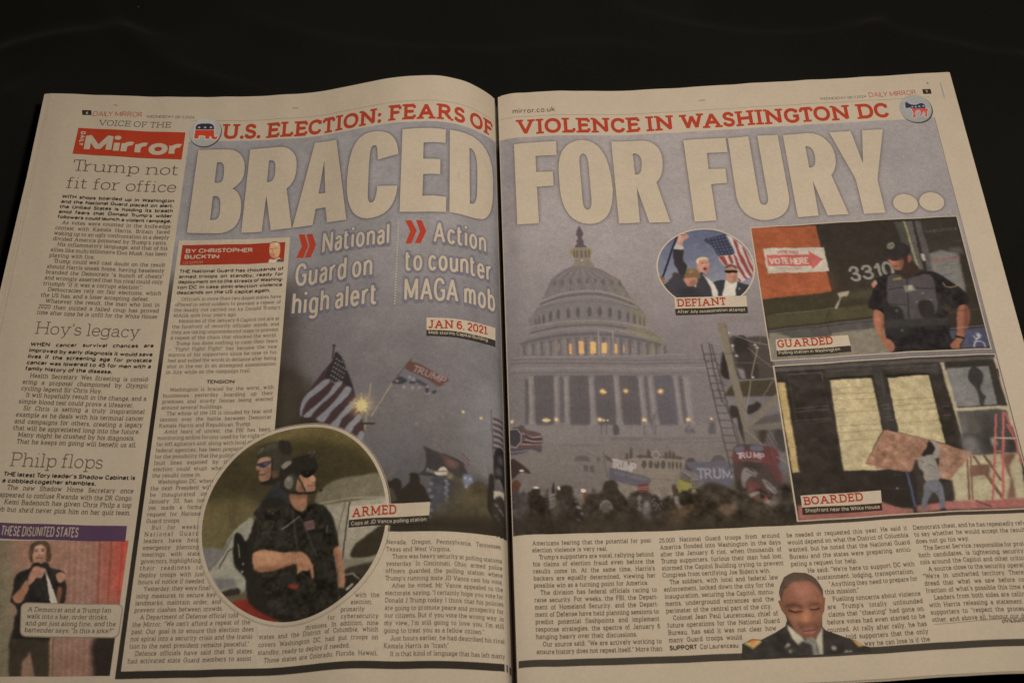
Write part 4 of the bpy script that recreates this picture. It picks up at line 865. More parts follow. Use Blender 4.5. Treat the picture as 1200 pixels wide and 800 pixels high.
# ---- printed pictures
CL = Canvas(-196.6, 36.3, -0.3, 305.6, 0.42, (163, 144, 118))
CL.draw([('grad',[(45.9,(130,121,114)),(102.6,(128,119,112)),(157.1,(115,106,100)),(207.7,(103,94,89)),(255.1,(92,84,78)),(289.6,(70,63,55)),(308.5,(50,43,35))]),
 ('p',(58,50,40),6,.85,[-200.8,141.7,-122.4,144.4,-117.6,207.6,-106,241.2,-102,310.9,-198.2,378.4,-220.5,306.7]),
 ('p',(38,32,25),3.5,1,[-227.3,193.9,-128.4,201.3,-119.9,223.6,-115.2,260.4,-116.2,380.6,-214.4,378.2]),
 ('p',(44,37,28),3,.9,[-131.2,214.8,-121.2,202.9,-106.9,225.2,-101.5,252.2,-89.3,312.6,-125.5,308.6]),
 ('p',(97,92,88),12,.35,[-37.9,135,14,103.5,-1.6,227.2,-28.4,233.9]),
 ('p',(114,108,103),6,.6,[-28.3,212.7,-1.3,199.8,-2.1,269.1,-24.9,274]),
 ('p',(81,76,75),6,.6,[-78.1,254.9,-46.7,245.2,-37.5,275,-68.2,289.6]),
 ('n',.07,26,3,None),
 ('n',.05,8,5,None),
 ('p',(70,62,48),3,.55,[-128.8,210,-122,208.3,-117.3,211.6,-111.6,210.9,-110.1,214.7,-115.9,224,-116.5,235.2,-126.4,244.2]),
 ('l',(62,56,50),.38,.5,[-127.1,206.5,-125.8,218.2]),
 ('l',(62,56,50),.38,.5,[-125.8,208,-124.6,218.2]),
 ('l',(62,56,50),.38,.5,[-124.6,206.7,-123.3,218.3]),
 ('l',(62,56,50),.38,.5,[-122.1,206.8,-120.8,218.5]),
 ('l',(62,56,50),.38,.5,[-120.2,206.3,-118.9,218.7]),
 ('l',(62,56,50),.38,.5,[-113,209.2,-111.9,219.5]),
 ('l',(62,56,50),.38,.5,[-111.8,207.9,-110.6,219.7]),
 ('l',(60,52,46),1.07,1,[-99,191.1,-99.6,199.8]),
 ('e',(58,50,44),.2,1,[-99.3,191.4,1,.2,0,.9]),
 ('s',(62,46,43),.2,1,[-97.9,195.5,-94.7,198.7,-91.8,205.9,-88.8,213.9,-86.2,221.8,-85.7,224.3,-82.2,235.5,-81.2,240.4,-79.7,247.2,-81.2,252,-82.5,252.8,-84.2,251.8,-90.5,246.8,-98.8,241.6,-106.8,236.3,-114.5,233.9,-116.2,232.6,-116.3,226.6,-114.4,220.8,-109.5,213.4,-103.9,206.2,-99.1,199.9]),
 ('p',(46,40,39),.3,1,[-97.9,195.5,-94.7,198.7,-91.8,205.9,-88.8,213.9,-86.4,221.3,-87.6,220.6,-93.7,215.4,-100.2,213.5,-103.6,211.4,-102,205.5,-99,200.2]),
 ('s',(120,114,112),.25,1,[-103.5,212.4,-100.2,214,-104.6,218.3,-110.8,222.3,-114.5,227.8,-115.5,233.1,-116.2,232.6,-116.3,227.6,-114.4,221.3,-109.3,216.5]),
 ('s',(120,114,112),.25,1,[-96.4,215.2,-93.2,216.3,-98.8,223.3,-104.1,227.4,-108.4,231.6,-110.5,234.4,-114.4,233.9,-112.9,231.4,-106.9,226.9,-100.7,221.5]),
 ('s',(120,114,112),.25,1,[-90.8,218.7,-87.6,221.1,-92.2,227.5,-97.9,232.4,-100.8,236.8,-103,238.9,-106.8,236.3,-103.8,233.4,-98.5,228.4,-94.2,223.1]),
 ('s',(120,114,112),.25,1,[-85.6,226.3,-84.9,230.3,-88.4,234.9,-92.6,239.2,-94.6,243.7,-98.8,241.6,-96.2,238.6,-91.1,232.6,-86.9,227.7]),
 ('s',(120,114,112),.25,1,[-83.1,236.4,-81.7,239.4,-85.4,244,-87.4,248.1,-90.9,246.2,-88.9,242.6,-85.6,239.1]),
 ('s',(120,114,112),.25,1,[-81.8,247.1,-79.6,248.2,-80.8,252,-82.4,254.3,-84.2,251.8]),
 ('d',(129,121,115),.54,.9,[-97,200.3]),
 ('d',(129,121,115),.54,.9,[-95.4,201.6]),
 ('d',(129,121,115),.54,.9,[-93.9,202.7]),
 ('d',(129,121,115),.54,.9,[-97.7,202.9]),
 ('d',(129,121,115),.54,.9,[-96.2,204.1]),
 ('d',(129,121,115),.54,.9,[-94.6,205.3]),
 ('d',(129,121,115),.54,.9,[-93.1,206.5]),
 ('d',(129,121,115),.54,.9,[-91.6,207.6]),
 ('d',(129,121,115),.54,.9,[-98.4,205.4]),
 ('d',(129,121,115),.54,.9,[-96.9,206.6]),
 ('d',(129,121,115),.54,.9,[-95.3,207.8]),
 ('d',(129,121,115),.54,.9,[-93.8,209]),
 ('d',(129,121,115),.54,.9,[-92.3,210.2]),
 ('d',(129,121,115),.54,.9,[-99.1,207.9]),
 ('d',(129,121,115),.54,.9,[-97.6,209.1]),
 ('d',(129,121,115),.54,.9,[-96,210.3]),
 ('d',(129,121,115),.54,.9,[-94.5,211.5]),
 ('d',(129,121,115),.54,.9,[-93,212.7]),
 ('d',(129,121,115),.54,.9,[-99.8,210.5]),
 ('d',(129,121,115),.54,.9,[-98.3,211.7]),
 ('d',(129,121,115),.54,.9,[-96.7,212.9]),
 ('d',(129,121,115),.54,.9,[-95.2,214]),
 ('d',(129,121,115),.54,.9,[-93.7,215.2]),
 ('d',(129,121,115),.54,.9,[-100.5,213]),
 ('d',(129,121,115),.54,.9,[-99,214.2]),
 ('d',(129,121,115),.54,.9,[-97.5,215.4]),
 ('d',(129,121,115),.54,.9,[-95.9,216.5]),
 ('d',(129,121,115),.54,.9,[-94.4,217.7]),
 ('d',(200,165,105),6.25,.45,[-82,231.4]),
 ('d',(228,196,130),2.68,1,[-82,231.4]),
 ('l',(205,172,112),.63,.85,[-82,231.4,-78.9,232.6]),
 ('l',(180,150,100),.36,.6,[-82,231.4,-76.9,233.4]),
 ('l',(205,172,112),.63,.85,[-82,231.4,-79.4,235.2]),
 ('l',(180,150,100),.36,.6,[-82,231.4,-77.7,237.7]),
 ('l',(205,172,112),.63,.85,[-82,231.4,-81.8,234.9]),
 ('l',(180,150,100),.36,.6,[-82,231.4,-81.7,237.3]),
 ('l',(205,172,112),.63,.85,[-82,231.4,-84.2,235]),
 ('l',(180,150,100),.36,.6,[-82,231.4,-85.6,237.3]),
 ('l',(205,172,112),.63,.85,[-82,231.4,-84.9,232.3]),
 ('l',(180,150,100),.36,.6,[-82,231.4,-86.8,232.9]),
 ('l',(205,172,112),.63,.85,[-82,231.4,-85.9,229.7]),
 ('l',(180,150,100),.36,.6,[-82,231.4,-88.6,228.5]),
 ('l',(205,172,112),.63,.85,[-82,231.4,-83.9,228.4]),
 ('l',(180,150,100),.36,.6,[-82,231.4,-85.3,226.4]),
 ('l',(205,172,112),.63,.85,[-82,231.4,-82.2,226.7]),
 ('l',(180,150,100),.36,.6,[-82,231.4,-82.3,223.6]),
 ('l',(205,172,112),.63,.85,[-82,231.4,-80.3,228.6]),
 ('l',(180,150,100),.36,.6,[-82,231.4,-79.1,226.7]),
 ('l',(205,172,112),.63,.85,[-82,231.4,-78.2,230.1]),
 ('l',(180,150,100),.36,.6,[-82,231.4,-75.6,229.2]),
 ('l',(138,122,90),.64,1,[-65.7,218.7,-76.4,238.4]),
 ('l',(138,122,90),.63,1,[-77.2,218,-79.8,246.5]),
 ('l',(50,42,30),1.07,1,[-81.1,242.5,-74.7,243]),
 ('l',(66,56,52),.54,1,[-65.4,218.4,-55.4,202.9]),
 ('s',(86,60,50),.15,1,[-56.1,203.8,-55,205.1,-50.1,207,-44.8,210.3,-40.6,213.1,-35.9,214.6,-35,216.9,-36.9,218,-38.5,219.9,-41.1,220.3,-44.8,217.4,-48.9,215.1,-54.2,212,-58.6,209.5]),
 ('t', 'TRUMP', (132, 112, 105), 1, (-55.2, 210.6, -37.5, 218.7, 3.67, 0.75)),
 ('s',(94,88,87),.2,1,[-58.6,209.8,-54.2,212.3,-48.9,215.4,-44.8,217.7,-41.1,220.5,-41.6,224.2,-43.7,224.8,-45.7,224.3,-46.8,222.5,-51,219.5,-55.1,218.9,-60.3,219.9,-65.5,218.7,-63.7,215.7,-61.4,214,-60.4,210.7]),
 ('s',(55,51,50),.25,1,[-65.2,218.5,-63.5,215.7,-60.9,214.3,-57.7,216.4,-58.7,218.3,-61.3,219]),
 ('s',(63,60,61),.25,1,[-52.6,215.9,-47.9,218.4,-45.8,220.3,-47.8,220.7,-52,218.3]),
 ('s',(52,47,46),.25,1,[-56.2,217.3,-53,217.7,-53.6,218.6,-56.1,218.4]),
 ('d',(140,126,116),.86,.8,[-62.9,217.2]),
 ('d',(140,126,116),.86,.8,[-56.2,214.7]),
 ('d',(140,126,116),.86,.8,[-54.1,216.2]),
 ('d',(140,126,116),.86,.8,[-46.5,220.7]),
 ('d',(140,126,116),.86,.8,[-59.2,220.6]),
 ('d',(140,126,116),.86,.8,[-54.6,221.2]),
 ('d',(140,126,116),.86,.8,[-50.9,221.6]),
 ('d',(140,126,116),.86,.8,[-45.7,224.9]),
 ('s',(58,53,50),.25,1,[-47.8,221.9,-45.8,221.6,-45.7,224.6,-47,224.3]),
 ('s',(56,52,50),.25,1,[-43.7,223.6,-41.1,223,-42.1,224.8,-43.4,225.1]),
 ('d',(190,165,120),.71,.3,[-52.1,243]),
 ('l',(78,70,56),.43,1,[-48.1,255.5,-51.1,272.1]),
 ('s',(54,48,44),.25,1,[-47.9,256.8,-42.5,259.3,-35.8,261.3,-29.6,263.9,-26.2,266.5,-24.1,270.7,-27.6,274.1,-33.1,273.8,-39.8,274.1,-46.4,273.9,-50.4,272.7,-47.5,269.8,-46.8,265.4,-47.2,260.1]),
 ('s',(104,72,60),1,.8,[-41.9,260.8,-37.8,262.9,-35.8,268,-30.3,269.3,-31,266.4,-37.8,261.5]),
 ('s',(98,74,66),.5,.6,[-34.4,264.2,-29.6,265.7,-30.3,267.3,-34.4,266.1]),
 ('t', 'TRUMP', (113, 106, 99), 0.7, (-47.1, 271.1, -42.3, 272.7, 1.74, 0.5)),
 ('l',(96,88,80),.36,1,[-27.7,256.5,-22.1,276.4]),
 ('s',(104,90,86),.3,1,[-27.7,257.3,-25.8,260.8,-24.1,265.5,-23.1,270.6,-24.8,271.6,-26.9,265.8]),
 ('l',(74,52,48),.57,.8,[-27.6,259.9,-24.1,264]),
 ('l',(74,52,48),.57,.8,[-27.6,262.3,-24.1,266.4]),
 ('l',(74,52,48),.57,.8,[-27.6,264.7,-24.1,268.8]),
 ('l',(74,52,48),.57,.8,[-27.6,267.1,-24.1,271.2]),
 ('s',(97,98,107),.4,1,[-26.9,271.8,-22.7,272.8,-21.9,276.4,-25.3,279.9,-27,278.4]),
 ('d',(151,142,134),.86,1,[-25.5,279.2]),
 ('d',(142,134,128),.71,1,[-23.5,274.4,-26.2,273.9]),
 ('s',(42,36,28),.3,1,[-55.1,272.7,-53.1,272,-50.4,273.1,-49.7,277.9,-47.7,280.1,-45.7,285.2,-44.6,289.5,-59.4,289.3,-59.6,282.1,-57,279.2,-55.4,277.1]),
 ('s',(61,58,58),.4,1,[-43.1,274.9,-37.1,274.7,-32.4,276.7,-32.4,285.4,-34.4,291.3,-35.7,304.6,-43.9,304.8,-44.3,294.5,-45.3,285.2,-44.4,278.6]),
 ('e',(168,152,132),.2,1,[-39,272.4,3.7,.1,0,1.2]),
 ('s',(166,150,130),.2,1,[-40.5,271.9,-39.8,269.5,-37.4,268.5,-35.8,269.9,-35.2,271.7]),
 ('l',(96,84,70),.57,1,[-40.5,271.4,-35.4,270.9]),
 ('d',(127,122,121),.93,.75,[-36.3,276.5]),
 ('d',(127,122,121),.93,.75,[-35.6,278.3]),
 ('d',(127,122,121),.93,.75,[-36.3,280.2]),
 ('d',(127,122,121),.93,.75,[-35.6,282]),
 ('d',(127,122,121),.93,.75,[-36.3,283.8]),
 ('d',(127,122,121),.93,.75,[-35.6,285.6]),
 ('d',(127,122,121),.93,.75,[-36.3,287.4]),
 ('d',(127,122,121),.93,.75,[-35.6,289.2]),
 ('d',(117,114,115),1.07,.7,[-44,278.2]),
 ('d',(117,114,115),1.07,.7,[-44.8,282]),
 ('d',(117,114,115),1.07,.7,[-44,285.8]),
 ('d',(117,114,115),1.07,.7,[-44.7,289.6]),
 ('d',(117,114,115),1.07,.7,[-43.9,293.3]),
 ('d',(117,114,115),1.07,.7,[-44.7,297]),
 ('d',(150,128,90),1.86,.7,[-34.1,273.5]),
 ('d',(71,67,68),4.29,.5,[-39.7,288.7]),
 ('s',(70,60,42),.6,1,[-29.8,288.7,-27.9,282.3,-23.9,277.8,-18.9,274.9,-13.7,277.2,-10.3,284.1,-9,294.3,-2.5,297.4,-2.6,304.6,-42.9,307.4,-34.5,295.1,-33.1,286.8]),
 ('s',(64,56,40),1.4,.8,[-34.5,284.9,-33.1,275.5,-30.7,272.1,-27.8,276.1,-27.9,284.4,-33.6,297,-42.9,305.4,-42,293.3]),
 ('n',.22,5,9,[-43.1,272.7,-2,266.6,-2.6,304.6,-42.8,309.3]),
 ('l',(70,62,54),.51,1,[-10.5,230.7,-9.7,272.4]),
 ('p',(113,105,101),.2,1,[-9.5,234,-1.6,234.6,-1.9,255.7,-9.4,255.1]),
 ('p',(72,56,54),.2,1,[-9.5,234.9,-1.7,235.3,-1.7,237.1,-9.3,236.7]),
 ('p',(72,56,54),.2,1,[-9.6,238.5,-1.7,238.9,-1.7,240.7,-9.4,240.3]),
 ('p',(72,56,54),.2,1,[-9.7,242.1,-1.7,242.5,-1.8,244.3,-9.5,243.9]),
 ('p',(72,56,54),.2,1,[-9.8,245.7,-1.8,246.1,-1.8,247.9,-9.6,247.4]),
 ('p',(72,56,54),.2,1,[-9.9,249.3,-1.8,249.7,-1.8,251.5,-9.7,251]),
 ('p',(72,56,54),.2,1,[-10,252.8,-1.9,253.2,-1.9,255,-9.8,254.5]),
 ('s',(38,33,30),.25,1,[-9,255.2,-1.9,254.6,-2.2,276.3,-6.3,271.6,-9.6,271.3]),
 ('d',(97,92,88),2.63,.5,[-6.5,267.4,-4.8,260.3]),
 ('s',(42,36,28),.3,1,[-13.1,272.9,-12,269.5,-9.9,270.3,-9.8,277.7,-9,294.3,-14,290.8]),
 ('p',(158,146,124),.25,1,[-10.2,279.3,-2.5,278.4,-3.4,283.4,-10.3,284.1]),
 ('s',(48,42,34),.5,1,[-10.2,284.6,-3.4,283.7,-2.6,304.6,-11.4,306.8]),
 ('d',(96,88,80),.91,.6,[-9.3,287.1]),
 ('d',(96,88,80),.91,.6,[-5.2,291.6]),
 ('d',(96,88,80),.91,.6,[-6.5,297.5]),
 ('d',(96,88,80),.91,.6,[-7.1,289.7]),
 ('d',(96,88,80),.91,.6,[-8.2,295.4]),
 ('d',(96,88,80),.91,.6,[-8.8,287.5]),
 ('d',(96,88,80),.91,.6,[-4.5,291.8]),
 ('d',(96,88,80),.91,.6,[-5.9,297.8]),
 ('d',(96,88,80),.91,.6,[-6.6,290]),
 ('d',(96,88,80),.91,.6,[-7.7,295.8]),
 ('d',(96,88,80),.91,.6,[-8.3,287.9]),
 ('d',(96,88,80),.91,.6,[-9.3,293.6]),
 ('d',(96,88,80),.91,.6,[-5.2,298.1]),
 ('d',(96,88,80),.91,.6,[-6,290.4]),
 ('s',(42,36,28),.3,1,[-67,277.8,-64.7,276.8,-61.9,275.2,-59.5,277.8,-58.9,283,-57.1,281,-54.2,283.1,-46.7,285.2,-45.3,289.3,-66.7,289.1]),
 ('e',(42,36,28),.2,1,[-62.3,278,2.6,0,.1,2.9]),
 ('s',(70,62,50),.25,.7,[-66.4,281.9,-64.1,280.9,-61.7,287.1,-65.4,288.1]),
 ('s',(98,84,72),.8,.6,[-68.5,274.7,-63,269.5,-62,270.5,-66.6,275.7]),
 ('p',(42,35,26),2.2,.9,[-67.9,298.3,-2.4,294.3,-2.6,305.7,-67.7,305.3]),
 ('d',(205,165,110),.91,.9,[-27.1,234.9]),
 ('d',(205,160,100),.91,.9,[-16.7,236.9]),
 ('w',.25,3.4,71),
 ('w',.1125,1.3,91),
 ('n',.03,2.6,51),
 ('n',.020999999999999998,7.5,61),
 ('blur',.2),
 ('g',.04025,1)])
CL.draw([('halo', (76,68,66), 1.1, .8, [[pairs(c) for c in g] for g in LETTERS_L])])
for t, x0, x1, y, cap in KICK: CL.draw([('t', t, (88, 80, 84), .6, (x0, y, x1, y, cap*.97, 3.4))])
CL.emit('printed_photo', 'L', 0.05, pageL, 'flag waving crowd under a smoky sky', None)
CR = Canvas(0.4, 36.8, 268.4, 305.8, 0.42, (177, 160, 131))
CR.draw([('grad',[(36.1,(148,139,129)),(104.4,(148,138,129)),(147.8,(136,126,118)),(194.5,(120,110,104)),(216.7,(110,101,95)),(243.5,(116,107,100)),(264.3,(116,106,96)),(284.4,(88,78,66)),(308.7,(60,51,40))]),
 ('p',(118,108,102),4,.6,[1.5,12,12.2,14.8,5,312.1,.7,311.5]),
 ('p',(142,134,124),8,.6,[155.9,36.7,274.3,45.7,269.5,119.4,146.3,114.4]),
 ('n',.05,30,13,None),
 ('s',(86,77,73),.15,1,[45.8,107.5,46.5,109.2,47.5,111.2,47.8,113.9,46.7,116.5,47.8,118.7,47.6,120.8,49.4,123.1,42.4,123,43.8,120.5,43.5,118.3,44.6,116.3,43.5,113.4,44.4,110.1]),
 ('s',(124,112,95),.2,1,[42.1,123.3,49.7,123.8,51.5,126,51.4,128.1,50.5,130.9,51.3,134.4,52.7,137.5,40,137.3,41.2,134.2,41.2,129.4,39.8,127.3,40.3,125.5]),
 ('e',(132,122,58),.5,.8,[40.6,126.7,1.3,.1,-.1,2.1]),
 ('e',(132,122,58),.5,.8,[50.9,126.6,1.2,0,-.1,2.1]),
 ('e',(128,118,66),.5,.6,[43.4,125.6,1.1,0,-.1,1.8]),
 ('e',(128,118,66),.5,.6,[49.5,125.7,.9,0,-.1,1.7]),
 ('l',(92,80,68),.8,1,[41.8,125.6,41.7,130.2]),
 ('l',(92,80,68),.8,1,[43.5,125.6,43.3,130.3]),
 ('l',(92,80,68),.8,1,[46,125.7,45.8,130.3]),
 ('l',(92,80,68),.8,1,[48.5,125.7,48.4,130.3]),
 ('l',(92,80,68),.8,1,[50.6,125.7,50.4,130.3]),
 ('l',(136,124,108),.43,1,[41.1,131.3,51.4,131.6]),
 ('l',(134,122,104),.37,1,[40.2,124.8,51.8,125.3]),
 ('d',(222,170,118),.59,1,[45.9,132.5]),
 ('s',(114,105,98),.2,1,[40,136.7,52.6,137.8,60.3,141.8,66.7,147.9,70.1,154.6,73,162.1,75.2,164.3,79,169.6,80.6,174.5,79.1,180.3,83.7,184.2,87.7,190.7,87.1,201.2,46.7,201.2,6.2,198.9,7.4,191.9,10.2,186.8,14.8,179.8,13.3,175,14.1,171.8,20.5,162.1,23.5,154.2,27.2,147,32.2,141.2]),
 ('s',(120,111,80),1.5,.55,[71.9,157,75.2,164.3,80.3,173.3,79.2,180.3,84.1,184.5,87.9,191,87,200.1,80.9,199.7,77.6,188.2,71.7,184.6,71.6,173]),
 ('s',(116,108,86),1.5,.5,[62.2,141.8,70.1,155.2,73.4,163,66.6,163.4,61.5,152.7]),
 ('l',(98,89,84),.71,.55,[39.2,137.9,27.7,145.7,24.3,158.2]),
 ('l',(126,116,108),.71,.55,[40.1,137.9,30.5,145.6,27.7,157.3]),
 ('l',(98,89,84),.71,.55,[41,138,33.2,145.5,31.2,156.5]),
 ('l',(126,116,108),.71,.55,[42,138,36,145.4,34.6,155.8]),
 ('l',(98,89,84),.71,.55,[42.9,138,38.8,145.3,38.1,155.2]),
 ('l',(126,116,108),.71,.55,[43.8,138,41.5,145.1,41.5,154.7]),
 ('l',(98,89,84),.71,.55,[44.7,138.1,44.3,145,44.9,154.5]),
 ('l',(126,116,108),.71,.55,[45.6,138.1,47.1,144.8,48.4,154.4]),
 ('l',(98,89,84),.71,.55,[46.6,138.1,49.9,145,51.8,154.5]),
 ('l',(126,116,108),.71,.55,[47.5,138.1,52.6,145.3,55.2,154.9]),
 ('l',(98,89,84),.71,.55,[48.4,138.1,55.4,145.5,58.6,155.5]),
 ('l',(126,116,108),.71,.55,[49.3,138.1,58.1,145.8,62,156.2]),
 ('l',(98,89,84),.71,.55,[50.3,138.1,60.9,146,65.3,157.2]),
 ('l',(126,116,108),.71,.55,[51.2,138.1,63.7,146.3,68.6,158.3]),
 ('l',(98,89,84),.71,.55,[52.1,138.1,66.4,146.6,72,159.5]),
 ('e',(90,83,79),.3,.8,[29.3,148.5,.8,0,-.1,2.1]),
 ('e',(90,83,79),.3,.8,[34,148,.8,0,-.1,2.1]),
 ('e',(90,83,79),.3,.8,[38.7,147.5,.8,.1,-.1,2.2]),
 ('e',(90,83,79),.3,.8,[43.4,147.3,.8,0,-.2,2.1]),
 ('e',(90,83,79),.3,.8,[48.1,147.2,.8,0,-.2,2.2]),
 ('e',(90,83,79),.3,.8,[52.8,147.4,.8,0,-.2,2.1]),
 ('e',(90,83,79),.3,.8,[57.4,147.8,.9,0,-.1,2.2]),
 ('e',(90,83,79),.3,.8,[62.1,148.4,.8,.1,-.2,2.2]),
 ('e',(90,83,79),.3,.8,[66.7,149.3,.9,0,-.1,2.2]),
 ('l',(134,124,113),1.14,1,[21.5,160.4,25.7,158.5,29.8,156.9,33.9,155.7,38,154.9,42.1,154.3,46.1,154.1,50.1,154.2,54.1,154.6,58.1,155.4,62,156.6,65.9,158.1,69.7,160.1,73.4,162.5]),
 ('l',(96,87,83),1.24,.9,[20.9,162.5,25.2,160.6,29.4,159.1,33.5,157.9,37.7,157.1,41.8,156.6,46,156.3,50,156.4,54.1,156.8,58.1,157.5,62.1,158.6,66.1,160.1,70,162,73.8,164.2]),
 ('l',(126,117,107),.86,1,[19.4,164.2,23.8,162.4,28.3,161,32.7,159.9,37,159.2,41.4,158.7,45.7,158.6,50,158.6,54.3,159,58.6,159.8,62.8,160.9,66.9,162.3,71,164.2,75.1,166.4]),
 ('l',(102,93,88),.57,.7,[17.9,166.2,22.4,164.6,27,163.5,31.6,162.6,36.2,162,40.8,161.6,45.4,161.5,50,161.6,54.6,162,59.2,162.6,63.8,163.6,68.3,164.9,72.8,166.5,77.3,168.5]),
 ('e',(86,80,76),.2,.95,[17.5,175.3,.5,0,-.1,3.6]),
 ('l',(126,116,106),.57,.6,[19.1,171.8,18.9,178.8]),
 ('e',(86,80,76),.2,.95,[19.5,173.8,.6,.1,-.2,3.6]),
 ('l',(126,116,106),.57,.6,[21.2,170.4,21,177.4]),
 ('e',(86,80,76),.2,.95,[21.9,173.1,.8,0,-.1,3.5]),
 ('l',(126,116,106),.57,.6,[23.8,169.6,23.6,176.6]),
 ('e',(86,80,76),.2,.95,[25.9,171.2,.9,0,-.2,3.6]),
 ('l',(126,116,106),.57,.6,[27.9,167.8,27.7,174.8]),
 ('e',(86,80,76),.2,.95,[30.3,170,1,0,-.2,3.6]),
 ('l',(126,116,106),.57,.6,[32.4,166.6,32.2,173.6]),
 ('e',(86,80,76),.2,.95,[36.1,169.2,1.1,.1,-.2,3.6]),
 ('l',(126,116,106),.57,.6,[38.3,165.8,38,172.8]),
 ('e',(86,80,76),.2,.95,[41.6,168.9,1.1,.1,-.2,3.6]),
 ('l',(126,116,106),.57,.6,[43.9,165.5,43.6,172.5]),
 ('e',(86,80,76),.2,.95,[48.1,168.7,1.2,0,-.2,3.6]),
 ('l',(126,116,106),.57,.6,[50.5,165.2,50.1,172.2]),
 ('e',(86,80,76),.2,.95,[53.9,168.8,1.2,0,-.2,3.6]),
 ('l',(126,116,106),.57,.6,[56.3,165.3,55.9,172.3]),
 ('e',(86,80,76),.2,.95,[59.7,169.6,1.1,0,-.2,3.6]),
 ('l',(126,116,106),.57,.6,[62,166.1,61.6,173.1]),
 ('e',(86,80,76),.2,.95,[64.9,171.1,1,0,-.2,3.6]),
 ('l',(126,116,106),.57,.6,[67.2,167.6,66.7,174.6]),
 ('e',(86,80,76),.2,.95,[69.7,172.5,.8,0,-.3,3.6]),
 ('l',(126,116,106),.57,.6,[71.8,169,71.3,176]),
 ('e',(86,80,76),.2,.95,[73.3,174.2,.7,0,-.3,3.6]),
 ('l',(126,116,106),.57,.6,[75.3,170.8,74.8,177.8]),
 ('e',(86,80,76),.2,.95,[76.3,175.5,.5,0,-.3,3.6]),
 ('l',(126,116,106),.57,.6,[78.1,172.1,77.6,179]),
 ('e',(86,80,76),.2,.95,[78.4,176.2,.4,0,-.3,3.5]),
 ('l',(126,116,106),.57,.6,[80,172.7,79.5,179.7]),
 ('l',(128,119,108),1.52,.8,[13,178.4,18.3,177.1,23.6,176.1,28.8,175.4,34,175,39.1,174.8,44.3,174.7,49.5,174.8,54.6,175,59.7,175.5,64.8,176.3,69.8,177.3,74.8,178.7,79.7,180.3]),
 ('l',(92,80,74),.71,1,[14.3,182.2,19.4,180.6,24.4,179.4,29.5,178.6,34.5,178,39.6,177.7,44.7,177.6,49.7,177.7,54.8,178,59.9,178.6,64.9,179.4,69.9,180.6,74.9,182.2,79.9,184]),
 ('l',(124,115,104),1.9,.9,[10.9,185.2,16.4,183.5,21.9,182,27.5,181,33,180.3,38.6,180,44.2,179.9,49.9,180,55.6,180.4,61.2,181.2,66.9,182.3,72.6,183.8,78.2,185.7,83.8,188]),
 ('l',(124,118,84),1.43,.7,[68.6,181,70.7,181.5,72.7,182,74.6,182.5,76.3,183.1,78,183.8,79.6,184.5,81,185.3,82.3,186.1,83.6,187,84.7,187.9,85.7,188.9,86.6,189.9,87.4,191]),
 ('l',(94,86,82),2.14,.85,[9.3,189.1,14.9,187.4,20.6,185.8,26.4,184.7,32.2,184.1,38,183.7,43.9,183.6,49.8,183.7,55.8,184.2,61.8,184.9,67.8,186.1,73.8,187.7,79.8,189.7,85.9,192.1]),
 ('l',(100,92,87),1.43,.6,[9.2,191.4,14.8,189.7,20.5,188.2,26.2,187.2,32,186.6,37.8,186.3,43.7,186.2,49.7,186.3,55.7,186.7,61.7,187.5,67.8,188.6,73.9,190.1,80,192.1,86.1,194.4]),
 ('l',(126,117,109),1.05,.75,[8.3,190.1,8.3,196.9]),
 ('l',(90,84,80),1.24,.75,[10.4,190.9,10.4,196.6]),
 ('l',(126,117,109),1.05,.75,[13.3,189.4,13.2,197.3]),
 ('l',(90,84,80),1.24,.75,[15.3,190,15.3,196.7]),
 ('l',(126,117,109),1.05,.75,[18.2,188.3,18.1,197.3]),
 ('l',(90,84,80),1.24,.75,[20.3,188.9,20.2,196.8]),
 ('l',(126,117,109),1.05,.75,[23.2,187.5,22.9,197.4]),
 ('l',(90,84,80),1.24,.75,[25.3,188.1,25,196.9]),
 ('l',(126,117,109),1.05,.75,[28.1,186.9,27.8,197.6]),
 ('l',(90,84,80),1.24,.75,[30.2,187.5,29.9,197.2]),
 ('l',(126,117,109),1.05,.75,[33.1,186.4,32.7,197.9]),
 ('l',(90,84,80),1.24,.75,[35.1,187.1,34.8,197.4]),
 ('l',(126,117,109),1.05,.75,[38,186.1,37.5,198.1]),
 ('l',(90,84,80),1.24,.75,[40.1,186.8,39.7,197.6]),
 ('l',(126,117,109),1.05,.75,[43,186,42.4,198.3]),
 ('l',(90,84,80),1.24,.75,[45,186.6,44.5,197.8]),
 ('l',(126,117,109),1.05,.75,[47.9,185.9,47.3,198.4]),
 ('l',(90,84,80),1.24,.75,[50,186.5,49.4,197.9]),
 ('l',(126,117,109),1.05,.75,[52.8,186.1,52.2,198.5]),
 ('l',(90,84,80),1.24,.75,[54.9,186.7,54.3,197.9]),
 ('l',(126,117,109),1.05,.75,[57.7,186.5,57.1,198.5]),
 ('l',(90,84,80),1.24,.75,[59.8,187.1,59.2,198]),
 ('l',(126,117,109),1.05,.75,[62.6,187,62,198.6]),
 ('l',(90,84,80),1.24,.75,[64.7,187.6,64.1,198]),
 ('l',(126,117,109),1.05,.75,[67.5,187.8,66.9,198.7]),
 ('l',(90,84,80),1.24,.75,[69.6,188.5,69,198.1]),
 ('l',(126,117,109),1.05,.75,[72.4,188.9,71.8,198.8]),
 ('l',(90,84,80),1.24,.75,[74.4,189.5,73.9,198.3]),
 ('l',(126,117,109),1.05,.75,[77.2,190,76.6,199]),
 ('l',(90,84,80),1.24,.75,[79.2,190.7,78.8,198.5]),
 ('l',(126,117,109),1.05,.75,[82,191.3,81.5,199.2]),
 ('l',(90,84,80),1.24,.75,[84,192,83.6,198.7]),
 ('l',(126,117,109),1.05,.75,[86.8,192.7,86.3,199.5]),
 ('l',(90,84,80),1.24,.75,[88.8,193.4,88.5,199]),
